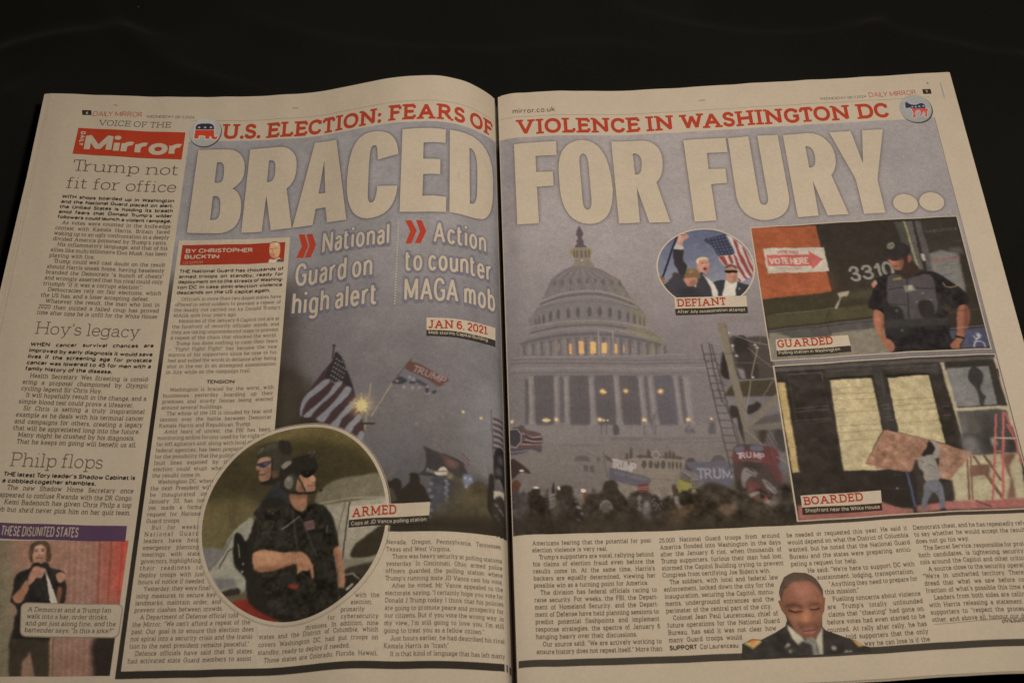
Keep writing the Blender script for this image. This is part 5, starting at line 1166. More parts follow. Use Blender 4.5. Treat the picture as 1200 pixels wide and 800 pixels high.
 ('p',(206,148,92),.18,1,[35.4,190.1,36.2,189.6,37,190.2,36.7,196.7,35.1,196.7]),
 ('l',(200,160,112),1.3,.55,[35.8,197.9,35.7,198.9]),
 ('p',(216,158,100),.18,1,[40.9,188.8,42.3,188.3,43.7,188.9,43.4,196.6,40.5,196.5]),
 ('l',(200,160,112),2.29,.55,[41.8,197.8,41.7,198.8]),
 ('p',(218,162,98),.18,1,[47.3,189.2,48.9,188.7,50.4,189.3,50,196.7,46.9,196.7]),
 ('l',(200,160,112),2.44,.55,[48.3,198,48.2,199]),
 ('p',(220,166,102),.18,1,[53.6,190,55.1,189.4,56.5,190,56.1,196.8,53.2,196.8]),
 ('l',(200,160,112),2.36,.55,[54.5,198,54.4,199]),
 ('p',(222,160,90),.18,1,[60.9,190.9,61.5,190.3,62.1,190.9,61.8,196.9,60.5,196.9]),
 ('l',(200,160,112),.99,.55,[61,198.1,60.9,199.1]),
 ('p',(200,150,95),.18,1,[65.6,191.8,65.9,191.3,66.2,191.8,66,196.4,65.3,196.4]),
 ('p',(158,124,90),.18,1,[29.6,189.8,29.8,189.3,30,189.8,29.8,194.9,29.4,194.9]),
 ('p',(160,130,92),.18,1,[70.4,193.1,70.6,192.5,70.8,193.1,70.6,196.5,70.2,196.5]),
 ('l',(140,130,122),.48,.3,[52.6,180.2,51.6,197.9,59.3,197.4]),
 ('l',(146,134,125),.52,1,[52.3,180.8,60.4,182.3,59.5,198]),
 ('l',(146,134,125),.52,1,[52.3,180.8,51.7,197.9]),
 ('p',(116,107,100),.3,1,[5.2,197,98.5,198.7,98.2,202.4,121.1,204,121,213.1,1.8,209.2,2.1,199.8]),
 ('l',(130,121,112),.67,1,[5.1,197.8,45.9,198.9,87.6,198.7,98.5,199]),
 ('l',(98,90,86),1.05,.8,[3.1,201.4,50.4,203.2,111.5,205.1]),
 ('l',(126,116,108),1.67,.8,[2.9,205,111.2,208.4]),
 ('l',(100,91,86),.71,.8,[1.9,207.6,110.9,211.5]),
 ('l',(96,88,84),.76,.6,[3.1,198.9,50.5,200.9,116.4,203.3]),
 ('p',(114,105,99),.4,1,[.2,209,116.4,211.9,112.6,246.1,.3,240.9]),
 ('p',(89,82,78),.4,1,[10,212,11.9,212.5,11.1,241.1,9.1,241]),
 ('p',(89,82,78),.4,1,[14.9,210.1,25.9,210,24.8,241.7,14.8,241.7]),
 ('p',(89,82,78),.4,.85,[28.8,210.8,31.4,211,30.3,240.3,27.9,240.2]),
 ('p',(89,82,78),.4,1,[34.1,210.8,45,211,44.2,242.2,33.4,242.3]),
 ('p',(89,82,78),.4,1,[47.8,211.2,58.6,211,58.1,242.5,47.9,242.6]),
 ('p',(89,82,78),.4,1,[61.5,211.2,72.2,211.3,71.7,242.9,61.8,243]),
 ('p',(89,82,78),.4,.85,[75.2,211.8,77.3,211.9,77.1,241.6,75.3,241.6]),
 ('p',(92,86,85),.4,1,[80.2,211.8,91.3,212.4,91.2,243.8,81.5,243.7]),
 ('p',(89,82,78),.4,.85,[94,213.1,96.4,213.2,96.2,242.6,94,242.5]),
 ('p',(128,118,110),.3,1,[12.2,211.5,14.5,211.5,14.2,238.2,14.6,241.3,10.8,241.2,11.7,238.2]),
 ('l',(140,129,120),.48,.5,[12.7,212.2,12.2,238.2]),
 ('l',(104,96,91),.48,.6,[14.2,212.2,13.9,238.2]),
 ('p',(122,112,105),.3,1,[11.6,210.4,15.1,210.5,14.7,212.2,11.9,212.1]),
 ('p',(128,118,110),.3,1,[26.1,211.8,28.5,211.9,27.4,238.5,27.8,241.6,24.6,241.5,25.5,238.4]),
 ('l',(140,129,120),.48,.5,[26.7,212.5,26,238.4]),
 ('l',(104,96,91),.48,.6,[28.1,212.5,27.2,238.5]),
 ('p',(122,112,105),.3,1,[25.6,210.7,29.1,210.9,28.7,212.6,25.9,212.4]),
 ('p',(128,118,110),.3,1,[31.5,212,34.1,212.1,32.9,238.8,33.3,241.9,30,241.7,30.9,238.7]),
 ('l',(140,129,120),.48,.5,[32,212.7,31.4,238.7]),
 ('l',(104,96,91),.48,.6,[33.7,212.8,32.7,238.8]),
 ('p',(122,112,105),.3,1,[31,211,34.7,211.1,34.3,212.8,31.2,212.7]),
 ('p',(128,118,110),.3,1,[45.1,212.5,47.6,212.6,47.7,239.3,48.1,242.4,43.7,242.3,44.7,239.2]),
 ('l',(140,129,120),.48,.5,[45.7,213.2,45.2,239.2]),
 ('l',(104,96,91),.48,.6,[47.3,213.3,47.5,239.2]),
 ('p',(122,112,105),.3,1,[44.6,211.5,48.3,211.6,47.8,213.3,44.8,213.2]),
 ('p',(128,118,110),.3,1,[58.8,212.7,61.2,212.8,61.7,239.5,62.1,242.6,57.7,242.5,58.8,239.4]),
 ('l',(140,129,120),.48,.5,[59.3,213.4,59.2,239.4]),
 ('l',(104,96,91),.48,.6,[60.8,213.4,61.5,239.5]),
 ('p',(122,112,105),.3,1,[58.3,211.7,61.8,211.7,61.3,213.4,58.5,213.4]),
 ('p',(128,118,110),.3,1,[72.4,213,74.7,213.1,75,239.9,75.3,243,71.5,242.9,72.6,239.8]),
 ('l',(140,129,120),.48,.5,[72.9,213.8,73,239.8]),
 ('l',(104,96,91),.48,.6,[74.4,213.8,74.7,239.9]),
 ('p',(122,112,105),.3,1,[71.9,212,75.4,212.1,74.9,213.8,72.1,213.7]),
 ('p',(128,118,110),.3,1,[77.7,213.3,80,213.4,81.1,240.2,81.4,243.3,77.3,243.1,78.4,240]),
 ('l',(140,129,120),.48,.5,[78.2,214,78.9,240]),
 ('l',(104,96,91),.48,.6,[79.6,214,80.9,240.1]),
 ('p',(122,112,105),.3,1,[77.2,212.2,80.7,212.4,80.2,214.1,77.4,213.9]),
 ('p',(128,118,110),.3,1,[91.5,214,93.9,214.1,94.3,240.8,94.5,244,91.2,243.8,92.3,240.7]),
 ('l',(140,129,120),.48,.5,[92,214.7,92.8,240.7]),
 ('l',(104,96,91),.48,.6,[93.5,214.8,94.1,240.8]),
 ('p',(122,112,105),.3,1,[91,212.9,94.5,213.1,94,214.8,91.2,214.6]),
 ('p',(128,118,110),.3,1,[96.6,214.2,100.1,214.4,100.3,241.2,100.6,244.3,96.1,244,97.2,241]),
 ('l',(140,129,120),.48,.5,[97.1,215,97.6,241]),
 ('l',(104,96,91),.48,.6,[99.8,215.1,100.1,241.1]),
 ('p',(122,112,105),.3,1,[96.1,213.2,100.8,213.4,100.3,215.1,96.3,214.9]),
 ('l',(104,96,91),.3,.45,[16.6,210.8,16.7,240.9]),
 ('l',(104,96,91),.3,.45,[19.3,210.8,19.3,240.9]),
 ('l',(104,96,91),.3,.45,[21.9,210.9,21.8,240.9]),
 ('l',(104,96,91),.3,.45,[24.5,211,24.4,241]),
 ('l',(100,92,87),.3,.45,[15.9,212.2,26.4,212.2]),
 ('l',(100,92,87),.3,.45,[15.9,216.4,26.3,216.5]),
 ('l',(100,92,87),.3,.45,[15.9,220.7,26.3,220.7]),
 ('l',(100,92,87),.3,.45,[16,224.9,26.3,224.9]),
 ('l',(100,92,87),.3,.45,[16,229.1,26.3,229.1]),
 ('l',(100,92,87),.3,.45,[16,233.2,26.3,233.3]),
 ('l',(100,92,87),.3,.45,[16,237.4,26.2,237.4]),
 ('s',(73,68,65),2,.25,[15.8,227.9,24.5,226.7,25.6,240.7,16.4,240.5]),
 ('l',(104,96,91),.3,.45,[35.8,211.5,35.4,241.5]),
 ('l',(104,96,91),.3,.45,[38.4,211.6,37.9,241.6]),
 ('l',(104,96,91),.3,.45,[41,211.7,40.5,241.7]),
 ('l',(104,96,91),.3,.45,[43.6,211.8,43,241.8]),
 ('l',(100,92,87),.3,.45,[35.1,212.9,45.4,213]),
 ('l',(100,92,87),.3,.45,[35,217.1,45.3,217.3]),
 ('l',(100,92,87),.3,.45,[35,221.3,45.2,221.5]),
 ('l',(100,92,87),.3,.45,[34.9,225.5,45.1,225.7]),
 ('l',(100,92,87),.3,.45,[34.9,229.7,45,229.9]),
 ('l',(100,92,87),.3,.45,[34.8,233.9,45,234]),
 ('l',(100,92,87),.3,.45,[34.8,238,44.9,238.1]),
 ('s',(73,68,65),2,.25,[34.7,228.5,43.3,227.5,44.2,241.5,35.2,241.2]),
 ('l',(104,96,91),.3,.45,[49.6,211.9,48.9,241.9]),
 ('l',(104,96,91),.3,.45,[52.1,212,51.4,242]),
 ('l',(104,96,91),.3,.45,[54.7,212,53.9,242]),
 ('l',(104,96,91),.3,.45,[57.2,212,56.4,242]),
 ('l',(100,92,87),.3,.45,[48.9,213.3,59,213.2]),
 ('l',(100,92,87),.3,.45,[48.8,217.5,58.9,217.5]),
 ('l',(100,92,87),.3,.45,[48.7,221.8,58.7,221.7]),
 ('l',(100,92,87),.3,.45,[48.6,226,58.6,225.9]),
 ('l',(100,92,87),.3,.45,[48.5,230.1,58.5,230.1]),
 ('l',(100,92,87),.3,.45,[48.4,234.3,58.4,234.2]),
 ('l',(100,92,87),.3,.45,[48.3,238.4,58.3,238.4]),
 ('s',(73,68,65),2,.25,[48.4,228.9,56.8,227.7,57.5,241.7,48.7,241.6]),
 ('l',(104,96,91),.3,.45,[63.1,212.1,62.1,242.1]),
 ('l',(104,96,91),.3,.45,[65.7,212.2,64.7,242.2]),
 ('l',(104,96,91),.3,.45,[68.2,212.2,67.2,242.3]),
 ('l',(104,96,91),.3,.45,[70.8,212.3,69.7,242.3]),
 ('l',(100,92,87),.3,.45,[62.4,213.5,72.6,213.5]),
 ('l',(100,92,87),.3,.45,[62.2,217.7,72.4,217.8]),
 ('l',(100,92,87),.3,.45,[62.1,222,72.2,222]),
 ('l',(100,92,87),.3,.45,[62,226.2,72.1,226.2]),
 ('l',(100,92,87),.3,.45,[61.8,230.3,71.9,230.4]),
 ('l',(100,92,87),.3,.45,[61.7,234.5,71.8,234.6]),
 ('l',(100,92,87),.3,.45,[61.6,238.6,71.6,238.7]),
 ('s',(73,68,65),2,.25,[61.7,229.1,70.3,228,70.9,242,61.9,241.8]),
 ('l',(104,96,91),.3,.45,[82,212.8,80.6,242.8]),
 ('l',(104,96,91),.3,.45,[84.6,212.9,83.2,242.9]),
 ('l',(104,96,91),.3,.45,[87.2,213,85.7,243]),
 ('l',(104,96,91),.3,.45,[89.8,213.2,88.3,243.2]),
 ('l',(100,92,87),.3,.45,[81.2,214.1,91.6,214.4]),
 ('l',(100,92,87),.3,.45,[81,218.4,91.4,218.7]),
 ('l',(100,92,87),.3,.45,[80.8,222.6,91.1,222.9]),
 ('l',(100,92,87),.3,.45,[80.6,226.8,90.9,227.1]),
 ('l',(100,92,87),.3,.45,[80.4,231,90.7,231.3]),
 ('l',(100,92,87),.3,.45,[80.3,235.1,90.5,235.4]),
 ('l',(100,92,87),.3,.45,[80.1,239.2,90.3,239.5]),
 ('s',(73,68,65),2,.25,[80.3,229.7,89.1,228.8,89.5,242.9,80.4,242.4]),
 ('d',(226,166,92),1.67,.85,[52.2,221.5]),
 ('d',(245,205,135),.83,.9,[52.2,221.5]),
 ('d',(226,166,92),1.43,.85,[64.7,221.4]),
 ('d',(245,205,135),.71,.9,[64.7,221.4]),
 ('d',(226,166,92),1.67,.85,[83.6,222.3]),
 ('d',(245,205,135),.83,.9,[83.6,222.3]),
 ('d',(226,166,92),.83,.85,[51.3,221.3]),
 ('d',(245,205,135),.42,.9,[51.3,221.3]),
 ('d',(226,166,92),.71,.85,[53.6,222]),
 ('d',(245,205,135),.36,.9,[53.6,222]),
 ('d',(226,180,104),1.61,.55,[20.5,238.4]),
 ('d',(250,226,168),.86,.95,[20.5,238.4]),
 ('d',(226,180,104),.89,.55,[19.1,238.4]),
 ('d',(250,226,168),.48,.95,[19.1,238.4]),
 ('d',(226,180,104),.89,.55,[22,238.5]),
 ('d',(250,226,168),.48,.95,[22,238.5]),
 ('d',(226,180,104),1.43,.55,[25.9,238.3]),
 ('d',(250,226,168),.76,.95,[25.9,238.3]),
 ('d',(226,180,104),1.25,.55,[1.9,238.1]),
 ('d',(250,226,168),.67,.95,[1.9,238.1]),
 ('d',(226,180,104),1.61,.55,[49.4,239.1]),
 ('d',(250,226,168),.86,.95,[49.4,239.1]),
 ('d',(226,180,104),.8,.55,[51.5,239.5]),
 ('d',(250,226,168),.43,.95,[51.5,239.5]),
 ('d',(226,180,104),.71,.55,[53.6,239.6]),
 ('d',(250,226,168),.38,.95,[53.6,239.6]),
 ('d',(226,180,104),1.52,.55,[73.4,239.7]),
 ('d',(250,226,168),.81,.95,[73.4,239.7]),
 ('d',(226,180,104),1.52,.55,[96.9,240.8]),
 ('d',(250,226,168),.81,.95,[96.9,240.8]),
 ('d',(226,180,104),.8,.55,[109.3,240.8]),
 ('d',(250,226,168),.43,.95,[109.3,240.8]),
 ('p',(120,111,103),.8,1,[.3,240.9,99.3,244.4,114.3,243.6,112.6,258.5,.4,253.4]),
 ('l',(84,78,74),.54,.7,[50,240.3,49.6,248.5]),
 ('l',(84,78,74),.54,.7,[52.9,240.3,52.4,248.6]),
 ('l',(84,78,74),.54,.7,[73.3,240.8,72.7,249]),
 ('l',(84,78,74),.54,.7,[79.3,241.1,78.7,249.3]),
 ('l',(84,78,74),.54,.7,[97.3,242,96.6,250.2]),
 ('s',(78,73,70),.3,1,[56.1,243.7,57.4,242.1,58.7,242.7,59.4,245.7,58.6,248.7,56.3,248.6]),
 ('s',(83,77,73),.25,.5,[76.3,242.9,79.5,235.1,79.9,237.8,77.6,244.3,78.6,249.3]),
 ('s',(89,83,80),.5,1,[107.6,244.5,109.2,242.6,110.8,243.4,110.7,250,107,249.8]),
 ('s',(92,85,81),.4,1,[97.2,248.6,98.6,246,99.9,249.4]),
 ('s',(88,82,77),.4,1,[94.4,247.8,95.9,244.6,96,248.5]),
 ('l',(128,118,109),.48,.7,[30.3,248.1,110.1,250.5]),
 ('l',(84,77,71),.42,.75,[55.3,250.4,55.3,252.1]),
 ('l',(84,77,71),.42,.75,[56.4,250.4,56.4,252.1]),
 ('l',(84,77,71),.42,.75,[57.4,250.4,57.4,252.1]),
 ('l',(84,77,71),.42,.75,[58.4,250.4,58.4,252.1]),
 ('l',(84,77,71),.42,.75,[59.4,250.4,59.4,252.1]),
 ('l',(84,77,71),.42,.75,[60.5,250.5,60.5,252.2]),
 ('l',(84,77,71),.42,.75,[61.5,250.5,61.5,252.2]),
 ('l',(84,77,71),.42,.75,[62.5,250.5,62.5,252.2]),
 ('l',(84,77,71),.42,.75,[63.6,250.5,63.5,252.2]),
 ('l',(84,77,71),.42,.75,[64.6,250.5,64.6,252.2]),
 ('l',(84,77,71),.42,.75,[65.6,250.6,65.6,252.3]),
 ('l',(84,77,71),.42,.75,[66.6,250.6,66.6,252.3]),
 ('l',(84,77,71),.42,.75,[67.7,250.6,67.6,252.3]),
 ('l',(84,77,71),.42,.75,[68.7,250.7,68.7,252.4]),
 ('l',(84,77,71),.42,.75,[69.7,250.7,69.7,252.4]),
 ('l',(84,77,71),.42,.75,[70.7,250.7,70.7,252.4]),
 ('l',(84,77,71),.42,.75,[77,251,77,252.7]),
 ('l',(84,77,71),.42,.75,[78,251,78,252.7]),
 ('l',(84,77,71),.42,.75,[79,251.1,79,252.8]),
 ('l',(84,77,71),.42,.75,[80.1,251.1,80,252.8]),
 ('l',(84,77,71),.42,.75,[81.1,251.2,81,252.8]),
 ('l',(84,77,71),.42,.75,[82.1,251.2,82.1,252.9]),
 ('l',(84,77,71),.42,.75,[83.1,251.2,83.1,252.9]),
 ('l',(84,77,71),.42,.75,[84.1,251.3,84.1,253]),
 ('l',(84,77,71),.42,.75,[85.2,251.3,85.1,253]),
 ('l',(84,77,71),.42,.75,[86.2,251.4,86.1,253.1]),
 ('l',(84,77,71),.42,.75,[87.2,251.4,87.2,253.1]),
 ('l',(84,77,71),.42,.75,[88.2,251.5,88.2,253.2]),
 ('l',(84,77,71),.42,.75,[89.2,251.6,89.2,253.2]),
 ('l',(84,77,71),.42,.75,[90.3,251.6,90.2,253.3]),
 ('l',(84,77,71),.42,.75,[91.3,251.7,91.2,253.4]),
 ('l',(84,77,71),.42,.75,[92.3,251.7,92.3,253.4]),
 ('l',(84,77,71),.42,.75,[93.3,251.8,93.3,253.5]),
 ('l',(84,77,71),.42,.75,[94.3,251.8,94.3,253.5]),
 ('l',(84,77,71),.42,.75,[100.2,252.1,100.2,253.8]),
 ('l',(84,77,71),.42,.75,[101.2,252.2,101.2,253.9]),
 ('l',(84,77,71),.42,.75,[102.3,252.3,102.2,253.9]),
 ('l',(84,77,71),.42,.75,[103.3,252.3,103.2,254]),
 ('l',(84,77,71),.42,.75,[104.3,252.4,104.2,254.1]),
 ('l',(84,77,71),.42,.75,[105.3,252.4,105.2,254.1]),
 ('l',(84,77,71),.42,.75,[106.3,252.5,106.3,254.2]),
 ('l',(84,77,71),.42,.75,[107.3,252.5,107.3,254.2]),
 ('l',(84,77,71),.42,.75,[108.4,252.6,108.3,254.3]),
 ('l',(84,77,71),.42,.75,[109.4,252.6,109.3,254.3]),
 ('l',(84,77,71),.42,.75,[110.4,252.7,110.3,254.4]),
 ('l',(84,77,71),.42,.75,[111.4,252.7,111.3,254.4]),
 ('l',(84,77,71),.42,.75,[112.4,252.8,112.3,254.5]),
 ('l',(84,77,71),.42,.75,[113.4,252.9,113.4,254.5]),
 ('l',(126,116,106),.6,.7,[30.1,252.4,113,255]),
 ('p',(120,111,101),2,.7,[7.9,252,111.7,253.9,106.5,301.1,6.3,297.5]),
 ('l',(92,84,78),.52,.6,[25,254.1,49.1,254.7]),
 ('l',(128,118,109),.45,.7,[28.9,266.3,29.2,264.6,29.7,263,30.6,261.5,31.7,260.1,33.1,259,34.7,258.1,36.3,257.6,38.1,257.3,39.9,257.4,41.6,257.8,43.2,258.4,44.7,259.4,45.9,260.6,46.9,262,47.6,263.6,47.9,265.3,48,267]),
 ('l',(112,103,95),.45,.7,[30,266.4,30.3,264.9,30.8,263.4,31.5,262.1,32.5,260.9,33.7,259.9,35.1,259.2,36.6,258.7,38.1,258.5,39.7,258.5,41.2,258.8,42.6,259.4,43.9,260.3,45,261.4,45.9,262.6,46.5,264,46.8,265.5,46.9,267]),
 ('l',(126,116,106),.45,.7,[31,266.4,31.2,265.1,31.7,263.8,32.3,262.6,33.2,261.6,34.3,260.7,35.5,260.1,36.8,259.6,38.2,259.4,39.6,259.5,40.9,259.8,42.2,260.3,43.3,261,44.2,262,45,263.1,45.5,264.3,45.8,265.6,45.9,267]),
 ('p',(90,82,77),.3,1,[34.1,264,34.3,263.2,34.7,262.3,35.3,261.6,36.1,261.1,37.1,260.7,38.1,260.5,39.2,260.6,40.2,260.8,41.1,261.3,41.9,261.9,42.4,262.6,42.7,263.5,42.8,264.3]),
 ('p',(86,79,74),.2,1,[39.2,266.1,41.4,266.7,41.2,270.5,39.1,270.1]),
 ('p',(86,79,74),.2,1,[42.2,266.9,44.6,267.3,44.4,271.1,42.1,270.7]),
 ('e',(94,86,79),.4,1,[47.1,263,1,0,-.1,1.6]),
 ('s',(136,126,118),8,.4,[21.1,260.5,29,258.3,30.7,267.2,24.3,268.5,18.1,265.2]),
 ('l',(128,118,106),1,1,[106,267.2,106.2,266.1,106.7,265.1,107.3,264.3,108.2,263.6,109.1,263.2,110.1,263,111.1,263,112.1,263.3,112.9,263.9,113.6,264.6,114,265.5,114.3,266.5,114.3,267.6]),
 ('p',(84,77,71),.2,1,[106,267.2,106.2,266.1,106.7,265.1,107.3,264.3,108.2,263.6,109.1,263.2,110.1,263,111.1,263,112.1,263.3,112.9,263.9,113.6,264.6,114,265.5,114.3,266.5,114.3,267.6,114.1,267.7,106,267.2]),
 ('l',(130,121,111),.43,1,[88.2,253.5,115.4,254]),
 ('l',(96,88,81),.36,.7,[88.1,254.4,115.2,255.1]),
 ('s',(130,118,100),.5,1,[56.4,266.4,61.5,263.9,66.8,262.7,78.5,262.9,91.3,264.4,93.1,267.3,89.3,271.6,86.3,276.6,84.7,286.5,76.3,287.6,56.8,283.4,56.1,274.8]),
 ('l',(146,133,114),.55,1,[56.7,266.2,61.4,264.2,66.7,263.2,78.4,263.2,91.3,264.7,92.9,267.1]),
 ('e',(74,66,56),.15,1,[58,267.2,.8,0,-.2,2.4]),
 ('l',(112,100,84),.34,.6,[57.1,268,58.7,268.1]),
 ('e',(74,66,56),.15,1,[62.5,267.3,.9,0,-.2,2.4]),
 ('l',(112,100,84),.34,.6,[61.5,268.1,63.4,268.2]),
 ('e',(74,66,56),.15,1,[64.8,267.1,.8,0,-.2,2.4]),
 ('l',(112,100,84),.34,.6,[63.9,268,65.6,268]),
 ('e',(74,66,56),.15,1,[71,266.8,1.3,.1,-.2,2.5]),
 ('l',(112,100,84),.34,.6,[69.6,267.7,72.3,267.8]),
 ('e',(74,66,56),.15,1,[74.6,266.8,1.2,.1,-.3,2.4]),
 ('l',(112,100,84),.34,.6,[73.2,267.7,75.8,267.8]),
 ('e',(74,66,56),.15,1,[77.8,267.1,1.4,.1,-.2,2.4]),
 ('l',(112,100,84),.34,.6,[76.4,267.9,79.1,268.1]),
 ('e',(74,66,56),.15,1,[81.1,267.3,1.2,0,-.3,2.4]),
 ('l',(112,100,84),.34,.6,[79.8,268.1,82.2,268.2]),
 ('e',(74,66,56),.15,1,[84.2,267.7,.6,0,-.2,2.4]),
 ('l',(112,100,84),.34,.6,[83.5,268.5,84.8,268.6]),
 ('e',(74,66,56),.15,1,[86.1,268,.6,0,-.2,2.4]),
 ('l',(112,100,84),.34,.6,[85.4,268.9,86.6,268.9]),
 ('e',(74,66,56),.15,1,[88.2,268.3,.6,.1,-.2,2.4]),
 ('l',(112,100,84),.34,.6,[87.6,269.2,88.7,269.2]),
 ('e',(74,66,56),.15,1,[90.1,268.6,.5,0,-.2,2.4]),
 ('l',(112,100,84),.34,.6,[89.5,269.4,90.6,269.5]),
 ('l',(104,94,78),.55,.7,[73.5,275.4,85.6,276.7]),
 ('l',(138,126,106),.68,.6,[67.4,271.4,87.9,273]),
 ('s',(76,66,58),.25,1,[61.4,263.1,61.7,260.6,62.5,259.5,63,260.6,63,263.2]),
 ('s',(76,66,58),.25,1,[63.7,262.5,64.2,258.1,65,256.1,65.5,258.1,65.3,262.6]),
 ('s',(76,66,58),.25,1,[68.6,263,68.8,261.5,69.5,260.9,70.1,261.6,70.2,263.1]),
 ('s',(76,66,58),.25,1,[72.9,262.4,73.3,259.1,74,257.7,74.6,259.2,74.5,262.4]),
 ('s',(76,66,58),.25,1,[73.8,262.8,74.1,260.6,74.8,259.6,75.4,260.7,75.4,262.9]),
 ('s',(76,66,58),.25,1,[82.2,263.6,82.5,261,83.3,259.8,83.8,261,83.8,263.7]),
 ('s',(76,66,58),.25,1,[84.1,263.6,84.6,260.3,85.3,258.9,85.8,260.4,85.7,263.7]),
 ('s',(76,66,58),.25,1,[86,264,86.4,261.2,87.2,259.9,87.7,261.2,87.7,264]),
 ('s',(76,66,58),.25,1,[87.9,264.4,88.2,263.1,88.9,262.6,89.5,263.2,89.6,264.5]),
 ('s',(76,66,58),.25,1,[89.5,264.9,89.8,263.6,90.5,263,91.1,263.6,91.1,265]),
 ('s',(76,66,58),.25,1,[94.8,267.1,95.1,265.3,95.8,264.6,96.4,265.4,96.4,267.2]),
 ('s',(78,68,60),.3,1,[68.2,261.5,70.8,261.2,81.1,262.5,91.4,263.5,91.6,264.5,81,263.3,68.1,262.8]),
 ('l',(156,142,128),.62,1,[75.3,261.4,76.8,259.2,79.1,259.5,79.8,262,78.1,263,76.5,262.6,75.5,261.4]),
 ('l',(150,136,122),.48,1,[77.2,263,77.5,266.7,78.4,263.8]),
 ('l',(84,74,62),.41,1,[49.9,259.3,51,273.6]),
 ('s',(81,73,70),.3,1,[50.9,260.8,53.7,262.7,57.5,265,58,266.2,54.2,264.9,51.1,263]),
 ('s',(87,83,86),.25,1,[52.8,268.8,57.2,268.6,62.2,271.1,67.3,272.7,73.4,274.9,72.5,279.2,68.6,280.1,62.3,278.7,56,276.8,51.9,275.4]),
 ('t', 'TRUMP', (176, 164, 152), 1, (53.5, 268.0, 65.6, 271.1, 4.69, 1.16)),
 ('t', 'KEEP AMERICA', (119, 113, 112), 0.6, (55.0, 272.4, 72.1, 276.8, 1.82, 0.41)),
 ('l',(115,108,107),.41,.5,[60.5,277,71.3,278.7]),
 ('s',(70,63,62),.4,1,[93.1,265.9,96.2,263.9,98.3,266.2,98.3,272.1,92.6,271.1]),
 ('s',(105,102,107),.4,.7,[96.5,271.3,100,271.1,99.6,275.1,97.4,274.2]),
 ('s',(89,86,93),.3,1,[93.5,266.7,103.8,266.8,116.5,267.7,116.6,278,114.1,282.4,110.9,281.1,102.3,280.3,98.9,274.8,94.7,270]),
 ('t', 'TRUMP', (144, 138, 137), 1, (98.2, 276.1, 120.7, 277.1, 5.21, 1.07)),
 ('l',(113,109,112),.43,.6,[98.1,269.6,113.4,270.7]),
 ('s',(138,130,62),.4,1,[88.1,275,92.1,276,95.1,279.1,95.9,287.4,94.3,286.9,92.7,282.8,89.2,284.8,87.3,283.2]),
 ('l',(151,142,130),.5,.9,[88.9,275.6,94.4,278.5]),
 ('l',(50,44,38),.5,.9,[88.7,276.1,94.2,278.9]),
 ('l',(151,142,130),.5,.9,[94.9,281.4,99.1,282.2]),
 ('l',(46,40,36),.5,.9,[94.8,282,99.1,282.8]),
 ('l',(151,142,130),.5,.9,[89.2,274.7,94.4,277.7]),
 ('l',(50,44,38),.5,.9,[89.1,275.2,94.3,278.2]),
 ('l',(151,142,130),.5,.9,[95,280.3,99.3,281]),
 ('l',(46,40,36),.5,.9,[94.9,280.9,99.2,281.6]),
 ('l',(151,142,130),.5,.9,[89.6,273.9,94.5,277]),
 ('l',(50,44,38),.5,.9,[89.4,274.3,94.3,277.4]),
 ('l',(151,142,130),.5,.9,[95.1,279.3,99.4,279.8]),
 ('l',(46,40,36),.5,.9,[95,279.9,99.3,280.4]),
 ('l',(151,142,130),.5,.9,[89.9,273,94.6,276.2]),
 ('l',(50,44,38),.5,.9,[89.8,273.4,94.4,276.7]),
 ('l',(151,142,130),.5,.9,[95.2,278.2,99.5,278.6]),
 ('l',(46,40,36),.5,.9,[95.1,278.8,99.4,279.2]),
 ('l',(151,142,130),.5,.9,[90.3,272.1,94.7,275.5]),
 ('l',(50,44,38),.5,.9,[90.1,272.5,94.5,275.9]),
 ('l',(151,142,130),.5,.9,[95.3,277.2,99.6,277.4]),
 ('l',(46,40,36),.5,.9,[95.2,277.8,99.6,278]),
 ('s',(68,60,52),.5,.92,[124.7,190.1,130.6,188.3,132.8,189.7,146.3,190.7,146.8,204.7,145.8,217.4,127.6,217.7,126,209.3,122.3,203.2]),
 ('p',(122,112,103),.3,1,[116.3,177.9,118.2,173.8,145.8,176.3,146,180.2,125.1,179.3,123.6,182,119.1,179.5]),
 ('p',(118,110,103),.4,1,[126.8,209.7,130.7,211.4,130.9,216.9,128.3,216.7]),
 ('p',(122,114,106),.4,1,[125.1,194.2,126.9,194.3,126.3,199.2,124.9,198.4]),
 ('s',(50,43,37),.4,1,[127.3,190.8,132.4,188.4,134.4,191.2,135.7,199.8,133.8,200.4,128.5,200.8,127.1,197.9]),
 ('s',(58,50,44),.4,1,[128.5,200.8,134.5,199.7,138.3,207,137.7,216.6,131.3,216.2,130.4,209.3,127.5,209.1]),
 ('s',(46,40,34),.5,1,[119.7,200.2,121.6,199,125.2,209,125.5,215.9,119.7,216.2,117.3,211.3]),
 ('d',(170,160,146),.83,1,[126.2,195,138.6,195.2,139.4,197.1,127.3,201.7,134.7,216.1,124.9,186.4]),
 ('l',(128,118,104),.42,1,[123.7,183.8,129.3,188.8,136.6,192.8,145.6,195.6]),
 ('l',(118,108,92),.36,1,[134.3,196.9,146,210.6]),
 ('l',(128,116,92),.6,1,[139.5,197.9,134.1,215]),
 ('l',(110,100,84),.36,.7,[143.9,181.8,141,195.2]),
 ('l',(104,94,80),.48,.7,[126.1,206.2,138.9,207]),
 ('l',(118,108,94),.83,1,[126.5,217.9,145.8,217.5]),
 ('p',(70,62,46),.3,1,[125.8,218.3,145.9,217.9,146.8,226.7,126.7,225.5,121,225.2]),
 ('p',(116,105,86),.25,1,[118.6,179.5,124.3,179.7,125.5,209,127.4,225.6,123,225.3,121.2,202.4]),
 ('l',(132,121,100),.6,.5,[119.1,180.2,123.8,225.3]),
